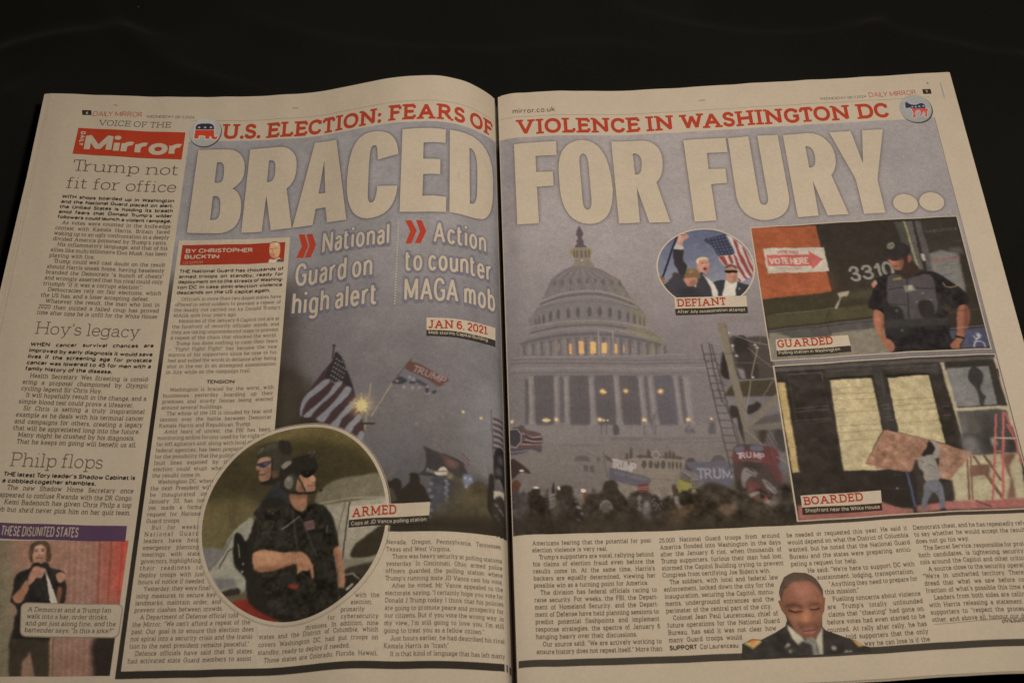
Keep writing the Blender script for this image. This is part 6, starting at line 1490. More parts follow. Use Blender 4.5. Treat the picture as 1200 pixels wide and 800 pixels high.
 ('l',(88,78,62),.6,.6,[123.7,181.2,127.1,225.5]),
 ('p',(66,58,44),.4,1,[117.3,227,122.7,220.5,145,218.4,146.5,226.7,147.1,228.8,128.7,228.3]),
 ('p',(106,98,93),.6,1,[128.6,228.7,139,228.6,145.8,229.7,146,245.4,129.1,243.7,129,235.1]),
 ('p',(84,76,70),.8,1,[133.9,242,146.9,238.8,146.2,264.8,137.4,259.2,127.2,249.5]),
 ('s',(52,45,38),.3,1,[132.7,233.3,135.2,231.5,137.1,233.5,135.8,236.1,130.8,239.2,128.6,238.4,129.1,234.4]),
 ('s',(54,47,40),.4,1,[120,233.9,123.4,233.8,125.1,236.9,125.4,246.2,125.7,257.3,124.9,257.2,123,246.7,123.1,241.4,119.8,240.6]),
 ('p',(112,102,86),.25,1,[125.8,246.7,146.5,226.7,146.9,232.1,127.9,248.9]),
 ('p',(104,96,82),.25,1,[128.8,246.3,147.5,244.5,147.3,249.2,128.4,249.1]),
 ('p',(114,104,86),.25,1,[122.2,214.3,126.4,214.6,128.2,233,127,246.9,126.9,257.3,126,257.3,125.4,246.2]),
 ('p',(106,97,82),.3,1,[126.4,248.2,130.8,248.4,133,257.7,125.9,257.9]),
 ('s',(56,48,38),.5,1,[134,249.9,138,250.1,135.3,257.8,133.4,255.1]),
 ('s',(60,54,48),.6,1,[141.9,250.4,146.4,250.6,146,262.3,141.8,259.5]),
 ('l',(126,116,100),.54,1,[133.4,218.4,127.8,240.3]),
 ('l',(116,106,92),.48,1,[146.3,217.1,139.2,227.6]),
 ('l',(130,122,110),.6,1,[126.5,248.5,134.2,257.7,145.1,268.6]),
 ('l',(112,104,95),.48,.8,[138.3,252.1,141.5,262]),
 ('l',(120,112,103),.48,.7,[139.7,250.2,142.5,258.8]),
 ('l',(110,102,92),.42,.7,[137.6,239.6,147.9,239.5]),
 ('l',(72,63,56),.62,1,[109.1,193.4,109.5,198,109.9,202.5,110.3,207,110.7,211.5,111.1,215.9,111.5,220.3,111.9,224.7,112.3,229,112.6,233.4,113,237.7,113.4,241.9,113.8,246.2,114.1,250.4,114.5,254.6,114.9,258.8,115.3,262.9,115.6,267,116,271.1,116.3,275.2]),
 ('l',(72,63,56),.62,1,[114.7,193.7,115.1,198.3,115.6,202.8,116.1,207.3,116.6,211.8,117.1,216.2,117.6,220.6,118,225,118.5,229.4,119,233.7,119.5,238,119.9,242.3,120.4,246.5,120.8,250.8,121.3,255,121.8,259.1,122.2,263.3,122.6,267.4,123.1,271.5,123.5,275.6]),
 ('l',(72,63,56),.48,1,[109.6,199.1,115.3,199.6]),
 ('l',(72,63,56),.48,1,[110,204,115.8,204.5]),
 ('l',(72,63,56),.48,1,[110.5,208.9,116.3,209.4]),
 ('l',(72,63,56),.48,1,[110.9,213.7,116.8,214.2]),
 ('l',(72,63,56),.48,1,[111.3,218.5,117.4,219]),
 ('l',(72,63,56),.48,1,[111.7,223.3,117.9,223.8]),
 ('l',(72,63,56),.48,1,[112.2,228.1,118.4,228.6]),
 ('l',(72,63,56),.48,1,[112.6,232.8,118.9,233.3]),
 ('l',(72,63,56),.48,1,[113,237.5,119.4,238]),
 ('l',(72,63,56),.48,1,[113.4,242.1,119.9,242.6]),
 ('l',(72,63,56),.48,1,[113.8,246.7,120.4,247.2]),
 ('l',(72,63,56),.48,1,[114.2,251.3,120.9,251.8]),
 ('l',(72,63,56),.48,1,[114.6,255.9,121.4,256.4]),
 ('l',(72,63,56),.48,1,[115,260.4,121.9,260.9]),
 ('l',(72,63,56),.48,1,[115.4,264.9,122.4,265.4]),
 ('l',(72,63,56),.48,1,[115.8,269.3,122.9,269.9]),
 ('l',(72,63,56),.48,1,[116.2,273.8,123.4,274.3]),
 ('l',(72,63,56),.62,1,[113.4,192.5,113.9,209.4,116.2,230.3]),
 ('l',(72,63,56),.48,.7,[114.6,202.8,118.5,209.7,112.9,213.8,119.2,220.7]),
 ('l',(72,63,56),.48,.6,[109.2,200.2,127.2,200.1]),
 ('l',(72,63,56),.57,.8,[114.4,222.1,121.7,246.6,122.8,259.7]),
 ('s',(64,50,44),.35,1,[119.5,259,125.8,257.6,135.2,258.7,140.9,261.1,142,265.6,141.2,281.5,140.3,290.4,138,297.6,129.5,302.3,124.4,301.3,121.6,292.4,117.8,279.5,117.6,269.7]),
 ('s',(98,50,46),.4,1,[119.2,262.1,125.4,260.9,136,262.6,141.5,261.8,141.8,271,135.1,269.5,124.6,267.6,118.4,267.8]),
 ('s',(92,48,44),.7,.85,[135,259.8,140.9,261.1,142,271,141.2,282.3,138.6,278.4,135.7,269.9]),
 ('s',(95,93,104),.4,1,[120.1,259,124.7,258.4,124,261.6,119.7,261.8]),
 ('s',(95,93,104),.4,1,[128.4,258.6,134.4,259,133.7,261.8,128.4,261.6]),
 ('t', 'T', (178, 163, 155), 1, (120.0, 265.7, 122.5, 265.9, 3.0, 0.79)),
 ('t', 'R', (178, 163, 155), 1, (122.1, 265.6, 124.7, 265.8, 3.0, 0.79)),
 ('t', 'U', (178, 163, 155), 1, (125.2, 265.5, 127.8, 265.7, 3.0, 0.79)),
 ('t', 'M', (178, 163, 155), 1, (129.0, 265.8, 131.6, 266.1, 3.0, 0.79)),
 ('t', 'P', (178, 163, 155), 1, (132.0, 266.6, 134.5, 266.8, 3.0, 0.79)),
 ('l',(130,108,104),.43,.7,[122.6,267,132.6,268.3]),
 ('s',(128,118,110),.3,1,[121.9,273.3,124.5,271.4,126.5,273.6,129,275,128.8,277.2,126.2,276.6,123.1,279.8,122.4,283.5,120.6,281.2]),
 ('l',(70,58,52),.43,1,[123.9,273.4,128.8,276.7]),
 ('l',(132,122,114),.5,1,[126.8,271.7,129.7,274.9]),
 ('s',(122,113,106),.3,1,[132,278.4,135,280.4,138.4,285.1,138.3,288.1,135,285.7,132.3,281]),
 ('l',(60,50,46),.5,1,[133.7,280.4,137.6,285.8]),
 ('s',(98,54,46),.5,1,[123.1,279.8,128.3,280.8,130.6,283.9,125.1,285.2]),
 ('s',(140,126,116),.3,1,[123.5,287.3,127.7,285.7,131.5,287,133.6,290.9,140.1,289.5,139.8,292.2,134.7,293.1,130.8,292.1,127.4,288.2,124.5,289.6]),
 ('s',(142,72,56),.4,1,[126,288.5,130.7,288,133,290.8,129.5,292.1,127,291.2]),
 ('s',(112,105,101),.4,1,[126.8,292.7,131.9,294.4,132.5,299.5,128.9,302.3,126.5,300]),
 ('l',(126,116,108),.71,1,[121.9,294.6,123.3,299.8,128.3,301.5]),
 ('l',(116,106,98),.57,1,[135.4,297.5,139.1,294.8,139.7,290.4]),
 ('s',(46,40,34),.8,.8,[123.2,267.7,129.7,269.6,132.2,271.2,129.9,273.4,124.2,270.8]),
 ('s',(96,94,98),.5,.7,[141.2,269.4,145.8,269.7,146.9,273.9,141.9,274]),
 ('l',(128,120,111),.5,1,[141,265.6,147,271.3]),
 ('l',(110,102,93),.5,.5,[138.1,256.9,140,267.8]),
 ('s',(92,83,74),3,.22,[10.7,252.9,156.2,253.8,150.8,291.5,9.4,288.3]),
 ('e',(81,71,59),.3,1,[94,283.1,1,0,-.1,1.3]),
 ('s',(81,71,59),.4,1,[91.2,287.3,92,284.9,93.3,284.3,94.5,284.3,95.6,285.1,95.9,287.6]),
 ('e',(85,75,63),.3,1,[140.9,285.5,1,.1,-.2,1.4]),
 ('s',(85,75,63),.4,1,[138,289.8,138.8,287.4,140.1,286.7,141.4,286.8,142.5,287.6,142.7,290]),
 ('e',(86,76,64),.3,1,[5.9,280.1,1,.1,0,1.3]),
 ('s',(86,76,64),.4,1,[3.6,283.9,4.2,281.7,5.3,281.2,6.5,281.3,7.6,282.1,8,284.4]),
 ('e',(59,49,37),.3,1,[97.8,283.5,1.1,0,-.1,1.5]),
 ('s',(59,49,37),.4,1,[94.8,288.1,95.6,285.5,97,284.8,98.3,284.9,99.6,285.7,99.8,288.4]),
 ('e',(73,63,51),.3,1,[71.3,282.4,.8,0,-.1,1.1]),
 ('s',(73,63,51),.4,1,[69,286,69.6,283.9,70.6,283.4,71.7,283.4,72.7,284,72.9,286.2]),
 ('e',(62,52,40),.3,1,[86.7,283.1,.8,.1,-.1,1.1]),
 ('s',(62,52,40),.4,1,[84.6,286.4,85.2,284.5,86.2,284.1,87.1,284.1,88,284.7,88.2,286.6]),
 ('e',(80,70,58),.3,1,[43.1,281.9,1.1,0,-.1,1.5]),
 ('s',(80,70,58),.4,1,[40.2,286.7,40.9,284,42.3,283.2,43.7,283.3,45,284.1,45.4,286.9]),
 ('e',(60,50,38),.3,1,[25.3,281.3,1.1,0,0,1.5]),
 ('s',(60,50,38),.4,1,[22.6,286,23.2,283.3,24.6,282.6,25.9,282.7,27.3,283.5,27.7,286.2]),
 ('e',(56,46,34),.3,1,[93.1,283.8,.8,0,-.1,1.1]),
 ('s',(56,46,34),.4,1,[90.8,287.4,91.4,285.3,92.5,284.8,93.5,284.9,94.5,285.5,94.7,287.6]),
 ('e',(62,52,40),.3,1,[130.4,285.8,.9,.1,-.1,1.2]),
 ('s',(62,52,40),.4,1,[127.9,289.6,128.6,287.4,129.7,286.9,130.8,286.9,131.8,287.6,132,289.8]),
 ('e',(65,55,43),.3,1,[146.6,286.8,1.2,.1,-.2,1.6]),
 ('s',(65,55,43),.4,1,[143.3,291.7,144.2,288.9,145.7,288.2,147.1,288.3,148.4,289.1,148.6,292]),
 ('e',(77,67,55),.3,1,[143.6,286.8,1,0,-.2,1.4]),
 ('s',(77,67,55),.4,1,[140.6,291.1,141.4,288.6,142.8,288,144,288.1,145.2,288.8,145.3,291.4]),
 ('e',(78,68,56),.3,1,[32,282.2,1.2,.1,-.1,1.7]),
 ('s',(78,68,56),.4,1,[28.9,287.4,29.7,284.5,31.2,283.7,32.7,283.8,34.1,284.6,34.5,287.6]),
 ('e',(65,55,43),.3,1,[144.3,287.1,1.1,.1,-.3,1.6]),
 ('s',(65,55,43),.4,1,[140.8,292.1,141.8,289.3,143.3,288.5,144.8,288.6,146.1,289.5,146.3,292.4]),
 ('e',(60,50,38),.3,1,[55.2,283.2,.8,0,-.1,1.2]),
 ('s',(60,50,38),.4,1,[52.8,287.1,53.4,284.9,54.5,284.3,55.6,284.3,56.7,285,57,287.2]),
 ('e',(75,65,53),.3,1,[11.3,282.2,.9,0,-.1,1.3]),
 ('s',(75,65,53),.4,1,[8.8,286.3,9.4,283.9,10.6,283.4,11.8,283.4,13,284.1,13.4,286.5]),
 ('e',(66,56,44),.3,1,[2,281.3,1.1,.2,-.1,1.6]),
 ('s',(66,56,44),.4,1,[-18.8,299.1,-18.7,296.1,1.2,282.6,2.7,282.9,4.1,283.9,4.5,286.7]),
 ('e',(71,61,49),.3,1,[47.5,283.5,1.2,0,-.1,1.7]),
 ('s',(71,61,49),.4,1,[44.4,288.7,45.2,285.8,46.7,285,48.2,285,49.6,285.9,50,288.8]),
 ('e',(78,68,56),.3,1,[48.4,283.7,1,0,-.1,1.4]),
 ('s',(78,68,56),.4,1,[45.6,288.3,46.3,285.7,47.6,285,48.9,285,50.2,285.8,50.6,288.4]),
 ('e',(56,46,34),.3,1,[10,282.8,1.3,0,0,1.7]),
 ('s',(56,46,34),.4,1,[6.8,288.2,7.5,285.1,9.2,284.3,10.8,284.4,12.3,285.3,12.8,288.5]),
 ('e',(56,46,34),.3,1,[112.4,286.6,1.2,0,-.2,1.7]),
 ('s',(56,46,34),.4,1,[108.9,291.8,109.8,288.8,111.4,288.1,113,288.1,114.4,289.1,114.6,292.1]),
 ('e',(74,64,52),.3,1,[117.9,287,1,0,-.1,1.4]),
 ('s',(74,64,52),.4,1,[115,291.4,115.8,288.9,117.1,288.3,118.4,288.3,119.6,289.1,119.8,291.7]),
 ('e',(61,51,39),.3,1,[2.8,282.5,1,.1,0,1.2]),
 ('s',(61,51,39),.4,1,[-18.8,299.1,1,283.9,2.2,283.5,3.4,283.7,4.5,284.5,4.9,286.8]),
 ('e',(80,70,58),.3,1,[142.4,288.6,.9,0,-.2,1.3]),
 ('s',(80,70,58),.4,1,[139.5,292.8,140.3,290.4,141.6,289.8,142.8,289.8,143.9,290.6,144.1,293]),
 ('e',(67,57,45),.3,1,[138.6,288.6,1.3,0,-.2,1.8]),
 ('s',(67,57,45),.4,1,[134.8,294.2,135.9,291,137.6,290.1,139.2,290.2,140.7,291.2,140.9,294.5]),
 ('e',(80,70,58),.3,1,[54.1,285,1.1,0,-.1,1.6]),
 ('s',(80,70,58),.4,1,[51,290,51.8,287.1,53.3,286.4,54.7,286.4,56.1,287.2,56.4,290.1]),
 ('e',(81,71,59),.3,1,[17.6,284.1,1.2,0,-.1,1.7]),
 ('s',(81,71,59),.4,1,[14.4,289.6,15.1,286.5,16.7,285.6,18.3,285.6,19.8,286.5,20.3,289.6]),
 ('e',(86,76,64),.3,1,[128.3,288.6,1,0,-.1,1.2]),
 ('s',(86,76,64),.4,1,[125.6,292.6,126.4,290.3,127.6,289.7,128.8,289.7,129.8,290.4,130,292.8]),
 ('e',(75,65,53),.3,1,[15,284.4,1.1,0,0,1.5]),
 ('s',(75,65,53),.4,1,[12.3,289.2,12.9,286.5,14.3,285.8,15.7,285.8,17,286.5,17.4,289.2]),
 ('e',(85,75,63),.3,1,[136.8,289.4,1.1,0,-.2,1.5]),
 ('s',(85,75,63),.4,1,[133.7,294,134.5,291.4,136,290.7,137.3,290.7,138.6,291.6,138.7,294.3]),
 ('e',(66,56,44),.3,1,[82.1,286.8,1.1,0,-.1,1.5]),
 ('s',(66,56,44),.4,1,[79.2,291.5,79.9,288.8,81.3,288.1,82.7,288.2,84,289,84.2,291.7]),
 ('e',(60,50,38),.3,1,[27.8,285.2,1,.1,-.1,1.4]),
 ('s',(60,50,38),.4,1,[25.3,289.5,25.9,287.1,27.1,286.4,28.3,286.5,29.5,287.2,29.9,289.7]),
 ('e',(61,51,39),.3,1,[103.3,288.2,1.4,.1,-.3,2]),
 ('s',(61,51,39),.4,1,[99.2,294.3,100.3,290.8,102.2,289.9,103.9,290,105.6,291.1,105.9,294.7]),
 ('e',(73,63,51),.3,1,[8.7,285.1,1.4,.1,-.1,2]),
 ('s',(73,63,51),.4,1,[5,291.2,5.9,287.7,7.7,286.9,9.5,287,11.3,288.1,11.8,291.7]),
 ('e',(75,65,53),.3,1,[61.5,286.8,1.1,0,-.1,1.5]),
 ('s',(75,65,53),.4,1,[58.6,291.5,59.3,288.9,60.7,288.1,62.1,288.2,63.4,289,63.7,291.7]),
 ('e',(69,59,47),.3,1,[123.3,289.8,1.1,.1,-.2,1.6]),
 ('s',(69,59,47),.4,1,[119.8,294.9,120.8,292,122.3,291.2,123.8,291.3,125.2,292.2,125.4,295.2]),
 ('e',(57,47,35),.3,1,[9.7,285.8,1.5,.1,-.1,2]),
 ('s',(57,47,35),.4,1,[6.1,291.8,6.9,288.4,8.8,287.5,10.5,287.6,12.3,288.7,12.9,292.3]),
 ('e',(60,50,38),.3,1,[74.4,287.8,1.4,.1,-.1,1.9]),
 ('s',(60,50,38),.4,1,[70.6,293.9,71.6,290.4,73.4,289.5,75.1,289.6,76.8,290.6,77.2,294.1]),
 ('e',(76,66,54),.3,1,[109.4,289.7,1.4,.1,-.3,2]),
 ('s',(76,66,54),.4,1,[105.2,296,106.3,292.4,108.2,291.5,110.1,291.6,111.7,292.7,112.1,296.3]),
 ('e',(69,59,47),.3,1,[117.6,290.3,1,.1,-.2,1.5]),
 ('s',(69,59,47),.4,1,[114.6,294.8,115.4,292.2,116.8,291.6,118.1,291.6,119.3,292.4,119.5,295.1]),
 ('e',(65,55,43),.3,1,[23.5,286.8,1.5,.1,-.1,2]),
 ('s',(65,55,43),.4,1,[19.8,293.1,20.7,289.5,22.6,288.6,24.3,288.7,26.1,289.7,26.6,293.3]),
 ('e',(83,73,61),.3,1,[68.4,288.4,1.5,0,-.2,2.1]),
 ('s',(83,73,61),.4,1,[64.3,295,65.3,291.3,67.3,290.3,69.2,290.3,71,291.4,71.4,295.2]),
 ('e',(71,61,49),.3,1,[144.9,292.3,1.3,.1,-.2,1.7]),
 ('s',(71,61,49),.4,1,[141.2,297.7,142.3,294.6,143.9,293.8,145.5,293.9,146.9,294.8,147.1,298]),
 ('e',(65,55,43),.3,1,[108.9,290.7,1.3,0,-.2,1.7]),
 ('s',(65,55,43),.4,1,[105.3,296.2,106.3,293,108,292.2,109.5,292.3,111,293.3,111.3,296.5]),
 ('e',(68,58,46),.3,1,[61.1,288.8,1.1,0,-.2,1.5]),
 ('s',(68,58,46),.4,1,[58.1,293.7,58.8,290.9,60.3,290.2,61.7,290.2,63,291,63.3,293.8]),
 ('e',(76,66,54),.3,1,[146.6,293,1.6,.1,-.3,2.1]),
 ('s',(76,66,54),.4,1,[142.1,299.6,143.4,295.8,145.4,294.9,147.3,295,149.1,296.1,149.3,300]),
 ('e',(58,48,36),.3,1,[75.1,289.7,1.2,0,-.1,1.7]),
 ('s',(58,48,36),.4,1,[71.7,295,72.6,292,74.2,291.2,75.7,291.2,77.2,292.1,77.5,295.2]),
 ('e',(83,73,61),.3,1,[41.6,289,1.5,0,-.1,2]),
 ('s',(83,73,61),.4,1,[37.7,295.3,38.7,291.7,40.6,290.8,42.4,290.8,44.2,291.9,44.7,295.6]),
 ('e',(80,70,58),.3,1,[54.7,289.5,1.5,0,-.1,2.1]),
 ('s',(80,70,58),.4,1,[50.7,296,51.7,292.3,53.7,291.3,55.5,291.4,57.3,292.4,57.8,296.1]),
 ('e',(80,70,58),.3,1,[103.7,291.7,1.4,0,-.2,1.9]),
 ('s',(80,70,58),.4,1,[99.7,297.8,100.7,294.3,102.6,293.4,104.4,293.5,106,294.6,106.3,298.1]),
 ('e',(64,54,42),.3,1,[55,289.9,1.5,.1,-.1,2.1]),
 ('s',(64,54,42),.4,1,[51.1,296.3,52.1,292.7,54,291.7,55.8,291.8,57.5,292.8,58,296.5]),
 ('e',(78,68,56),.3,1,[73,290.6,1.5,.1,-.2,2.1]),
 ('s',(78,68,56),.4,1,[68.9,297.2,70,293.5,71.9,292.5,73.8,292.6,75.6,293.7,76,297.4]),
 ('e',(76,66,54),.3,1,[44.7,290.1,1.6,.1,-.1,2.3]),
 ('s',(76,66,54),.4,1,[40.5,297.1,41.5,293.2,43.6,292.1,45.6,292.2,47.5,293.3,48.1,297.3]),
 ('e',(73,63,51),.3,1,[86.9,291.7,1.1,0,-.1,1.5]),
 ('s',(73,63,51),.4,1,[83.8,296.5,84.7,293.7,86.1,293,87.5,293.1,88.8,293.9,89.1,296.7]),
 ('e',(70,60,48),.3,1,[38.3,290.4,1.5,0,-.1,2]),
 ('s',(70,60,48),.4,1,[34.5,296.8,35.4,293.1,37.3,292.2,39.1,292.2,40.9,293.3,41.4,297]),
 ('e',(81,71,59),.3,1,[121.4,293.9,1.4,0,-.3,2]),
 ('s',(81,71,59),.4,1,[117.1,300.2,118.3,296.6,120.2,295.6,122,295.7,123.7,296.8,124,300.5]),
 ('e',(79,69,57),.3,1,[52.6,291.2,1.5,0,-.1,2]),
 ('s',(79,69,57),.4,1,[48.7,297.6,49.6,294,51.6,293,53.4,293.1,55.2,294.1,55.7,297.8]),
 ('e',(82,72,60),.3,1,[123,294.4,1.3,0,-.2,1.8]),
 ('s',(82,72,60),.4,1,[119.2,300.1,120.2,296.8,122,296,123.6,296.1,125.1,297.1,125.4,300.4]),
 ('e',(87,77,65),.3,1,[129,294.9,1.5,.1,-.2,2.1]),
 ('s',(87,77,65),.4,1,[124.6,301.4,125.8,297.7,127.8,296.7,129.7,296.8,131.5,298,131.7,301.8]),
 ('e',(72,62,50),.3,1,[141.6,295.8,1.4,.1,-.3,1.9]),
 ('s',(72,62,50),.4,1,[137.4,301.9,138.6,298.4,140.5,297.5,142.2,297.6,143.9,298.7,144.1,302.2]),
 ('e',(85,75,63),.3,1,[25.8,291.2,1.7,.1,-.1,2.3]),
 ('s',(85,75,63),.4,1,[21.6,298.3,22.6,294.3,24.7,293.2,26.7,293.3,28.7,294.5,29.3,298.5]),
 ('e',(79,69,57),.3,1,[71.6,292.8,1.5,.1,-.2,2.2]),
 ('s',(79,69,57),.4,1,[67.3,299.6,68.4,295.7,70.5,294.7,72.4,294.8,74.2,295.9,74.7,299.8]),
 ('e',(80,70,58),.3,1,[108.6,294.8,1.2,.1,-.2,1.7]),
 ('s',(80,70,58),.4,1,[105,300.2,106,297.1,107.6,296.3,109.2,296.4,110.7,297.4,110.9,300.5]),
 ('e',(69,59,47),.3,1,[86.7,293.9,1.6,.1,-.2,2.2]),
 ('s',(69,59,47),.4,1,[82.4,300.6,83.5,296.8,85.6,295.8,87.5,295.9,89.3,297.1,89.7,301]),
 ('e',(76,66,54),.3,1,[93,294.5,1.6,0,-.2,2.2]),
 ('s',(76,66,54),.4,1,[88.4,301.5,89.6,297.5,91.8,296.4,93.8,296.5,95.7,297.8,96.1,301.8]),
 ('e',(61,51,39),.3,1,[107.1,295.4,1.1,.1,-.2,1.7]),
 ('s',(61,51,39),.4,1,[103.7,300.5,104.6,297.6,106.1,296.9,107.6,296.9,109,297.8,109.3,300.8]),
 ('e',(63,53,41),.3,1,[66.2,293.8,1.6,0,-.2,2.2]),
 ('s',(63,53,41),.4,1,[61.9,300.6,63,296.8,65,295.7,67,295.8,68.9,296.9,69.3,300.9]),
 ('e',(57,47,35),.3,1,[102,295.6,1.5,.1,-.2,2.2]),
 ('s',(57,47,35),.4,1,[97.5,302.4,98.7,298.5,100.8,297.5,102.8,297.6,104.6,298.8,104.9,302.7]),
 ('e',(57,47,35),.3,1,[70.6,294.4,1.4,0,-.1,1.9]),
 ('s',(57,47,35),.4,1,[67,300.2,67.9,296.9,69.6,296,71.3,296.1,72.9,297.1,73.3,300.4]),
 ('e',(61,51,39),.3,1,[20.9,293.1,1.4,.1,-.1,2]),
 ('s',(61,51,39),.4,1,[17.3,299.3,18.2,295.8,20,294.9,21.7,294.9,23.4,295.9,24,299.4]),
 ('e',(63,53,42),.3,1,[118.2,291.2,1.3,.1,-.2,1.8]),
 ('s',(63,53,42),.4,1,[114.5,296.8,115.6,293.6,117.3,292.8,118.9,292.9,120.3,293.9,120.6,297.1]),
 ('e',(67,57,46),.3,1,[40.1,288.3,.9,0,-.1,1.2]),
 ('s',(67,57,46),.4,1,[37.6,292.3,38.2,290,39.4,289.4,40.6,289.4,41.7,290.1,42,292.4]),
 ('e',(60,50,39),.3,1,[70.9,289.2,1.3,0,-.2,1.8]),
 ('s',(60,50,39),.4,1,[67.3,294.8,68.2,291.6,69.9,290.8,71.5,290.8,73.1,291.8,73.5,295]),
 ('e',(71,61,50),.3,1,[114.8,291.4,1.1,0,-.2,1.5]),
 ('s',(71,61,50),.4,1,[111.7,296.1,112.5,293.4,114,292.7,115.3,292.8,116.6,293.6,116.8,296.3]),
 ('e',(64,54,43),.3,1,[108.9,291.2,1.2,.1,-.2,1.7]),
 ('s',(64,54,43),.4,1,[105.6,296.3,106.5,293.4,108,292.7,109.5,292.7,110.8,293.6,111.1,296.6]),
 ('e',(65,55,44),.3,1,[101.9,291,1.1,.1,-.2,1.5]),
 ('s',(65,55,44),.4,1,[98.8,295.7,99.7,293,101.1,292.3,102.4,292.4,103.7,293.2,103.9,296]),
 ('e',(71,61,50),.3,1,[119.9,292.1,1.1,0,-.2,1.6]),
 ('s',(71,61,50),.4,1,[116.6,297,117.5,294.2,119,293.5,120.4,293.5,121.7,294.4,122,297.3]),
 ('e',(60,50,39),.3,1,[102.4,291.4,1.5,0,-.2,2]),
 ('s',(60,50,39),.4,1,[98.3,297.6,99.4,294.1,101.3,293.1,103.1,293.2,104.8,294.3,105.1,298]),
 ('e',(71,61,50),.3,1,[15.2,288.5,1.4,0,-.1,2.1]),
 ('s',(71,61,50),.4,1,[11.4,295,12.3,291.4,14.2,290.4,16,290.4,17.8,291.4,18.4,295]),
 ('e',(56,46,35),.3,1,[67.1,290.1,1.1,.1,-.1,1.6]),
 ('s',(56,46,35),.4,1,[64.1,295,64.8,292.2,66.3,291.5,67.7,291.5,69,292.3,69.3,295.1]),
 ('e',(74,64,53),.3,1,[94.9,291.5,1.2,.1,-.2,1.7]),
 ('s',(74,64,53),.4,1,[91.5,296.8,92.4,293.8,94,293,95.5,293.1,97,294,97.3,297.1]),
 ('e',(67,57,46),.3,1,[88.1,291.4,1.2,0,-.1,1.6]),
 ('s',(67,57,46),.4,1,[84.8,296.5,85.7,293.6,87.2,292.8,88.7,292.9,90.1,293.8,90.4,296.8]),
 ('e',(73,63,52),.3,1,[54.5,290.4,1.6,0,-.1,2.2]),
 ('s',(73,63,52),.4,1,[50.2,297.5,51.3,293.5,53.4,292.4,55.4,292.4,57.3,293.6,57.8,297.7]),
 ('e',(68,58,47),.3,1,[77.2,291.3,1.5,0,-.1,2]),
 ('s',(68,58,47),.4,1,[73.1,297.7,74.2,294,76.1,293.1,78,293.2,79.7,294.3,80.1,298]),
 ('e',(52,42,31),.3,1,[119.8,293.6,1.6,.1,-.3,2.3]),
 ('s',(52,42,31),.4,1,[114.9,300.8,116.2,296.7,118.4,295.6,120.5,295.7,122.5,297,122.8,301.2]),
 ('e',(59,49,38),.3,1,[54.6,291,1.5,.1,-.1,2.1]),
 ('s',(59,49,38),.4,1,[50.6,297.6,51.6,293.9,53.5,292.9,55.4,292.9,57.2,294,57.7,297.7]),
 ('e',(73,63,52),.3,1,[88.1,292.4,1.2,.1,-.2,1.7]),
 ('s',(73,63,52),.4,1,[84.7,297.7,85.6,294.7,87.2,293.9,88.7,294,90.1,294.9,90.5,298]),
 ('e',(67,57,46),.3,1,[78.7,292.2,1.3,.1,-.1,1.7]),
 ('s',(67,57,46),.4,1,[75.3,297.6,76.1,294.5,77.8,293.7,79.4,293.8,80.8,294.7,81.2,297.9]),
 ('e',(63,53,42),.3,1,[47.3,291.5,1.4,.1,-.1,1.9]),
 ('s',(63,53,42),.4,1,[43.8,297.3,44.7,294,46.4,293.1,48.1,293.2,49.6,294.1,50.1,297.4]),
 ('e',(72,62,51),.3,1,[21.7,290.9,1.4,0,-.1,1.8]),
 ('s',(72,62,51),.4,1,[18.2,296.8,19.1,293.4,20.8,292.5,22.5,292.6,24.1,293.5,24.6,296.9]),
 ('e',(70,60,49),.3,1,[103.9,294.1,1.3,.1,-.1,1.7]),
 ('s',(70,60,49),.4,1,[100.4,299.4,101.4,296.4,103,295.6,104.5,295.7,106,296.6,106.3,299.7]),
 ('e',(73,63,52),.3,1,[3.8,290.6,1.5,.2,-.1,2]),
 ('s',(73,63,52),.4,1,[.7,296.5,-20.6,310.3,2.8,292.2,4.6,292.5,6.5,293.7,7.1,297.4]),
 ('e',(61,51,40),.3,1,[92.5,294,1.5,.1,-.2,2]),
 ('s',(61,51,40),.4,1,[88.4,300.3,89.5,296.7,91.4,295.8,93.2,295.9,94.9,297,95.3,300.6]),
 ('e',(75,65,54),.3,1,[58.6,292.9,1.4,.1,-.2,1.9]),
 ('s',(75,65,54),.4,1,[54.9,298.9,55.8,295.5,57.6,294.6,59.3,294.7,60.9,295.6,61.4,299.1]),
 ('e',(69,59,48),.3,1,[9.2,291.8,1.6,.1,-.1,2.2]),
 ('s',(69,59,48),.4,1,[5.2,298.4,6.1,294.6,8.2,293.7,10.1,293.9,12.1,295,12.7,299]),
 ('e',(57,47,36),.3,1,[59.8,293.5,2,0,-.2,2.7]),
 ('s',(57,47,36),.4,1,[54.5,302,55.9,297.2,58.4,295.9,60.9,295.9,63.2,297.4,63.8,302.2]),
 ('e',(68,58,47),.3,1,[144.7,297.6,1.9,.1,-.4,2.7]),
 ('s',(68,58,47),.4,1,[139,305.8,140.6,301.1,143.1,299.9,145.5,300.1,147.7,301.5,148,306.3]),
 ('e',(71,61,50),.3,1,[131.6,297.2,1.6,.1,-.3,2.3]),
 ('s',(71,61,50),.4,1,[126.8,304.2,128.1,300.2,130.3,299.2,132.4,299.3,134.2,300.5,134.5,304.6]),
 ('e',(63,53,42),.3,1,[118,296.8,1.7,.1,-.3,2.3]),
 ('s',(63,53,42),.4,1,[113.1,304.1,114.4,299.9,116.7,298.9,118.8,299,120.8,300.2,121.1,304.5]),
 ('e',(54,44,33),.3,1,[104.8,296.4,1.6,.1,-.3,2.3]),
 ('s',(54,44,33),.4,1,[100.1,303.5,101.4,299.4,103.5,298.4,105.6,298.5,107.5,299.7,107.9,303.9]),
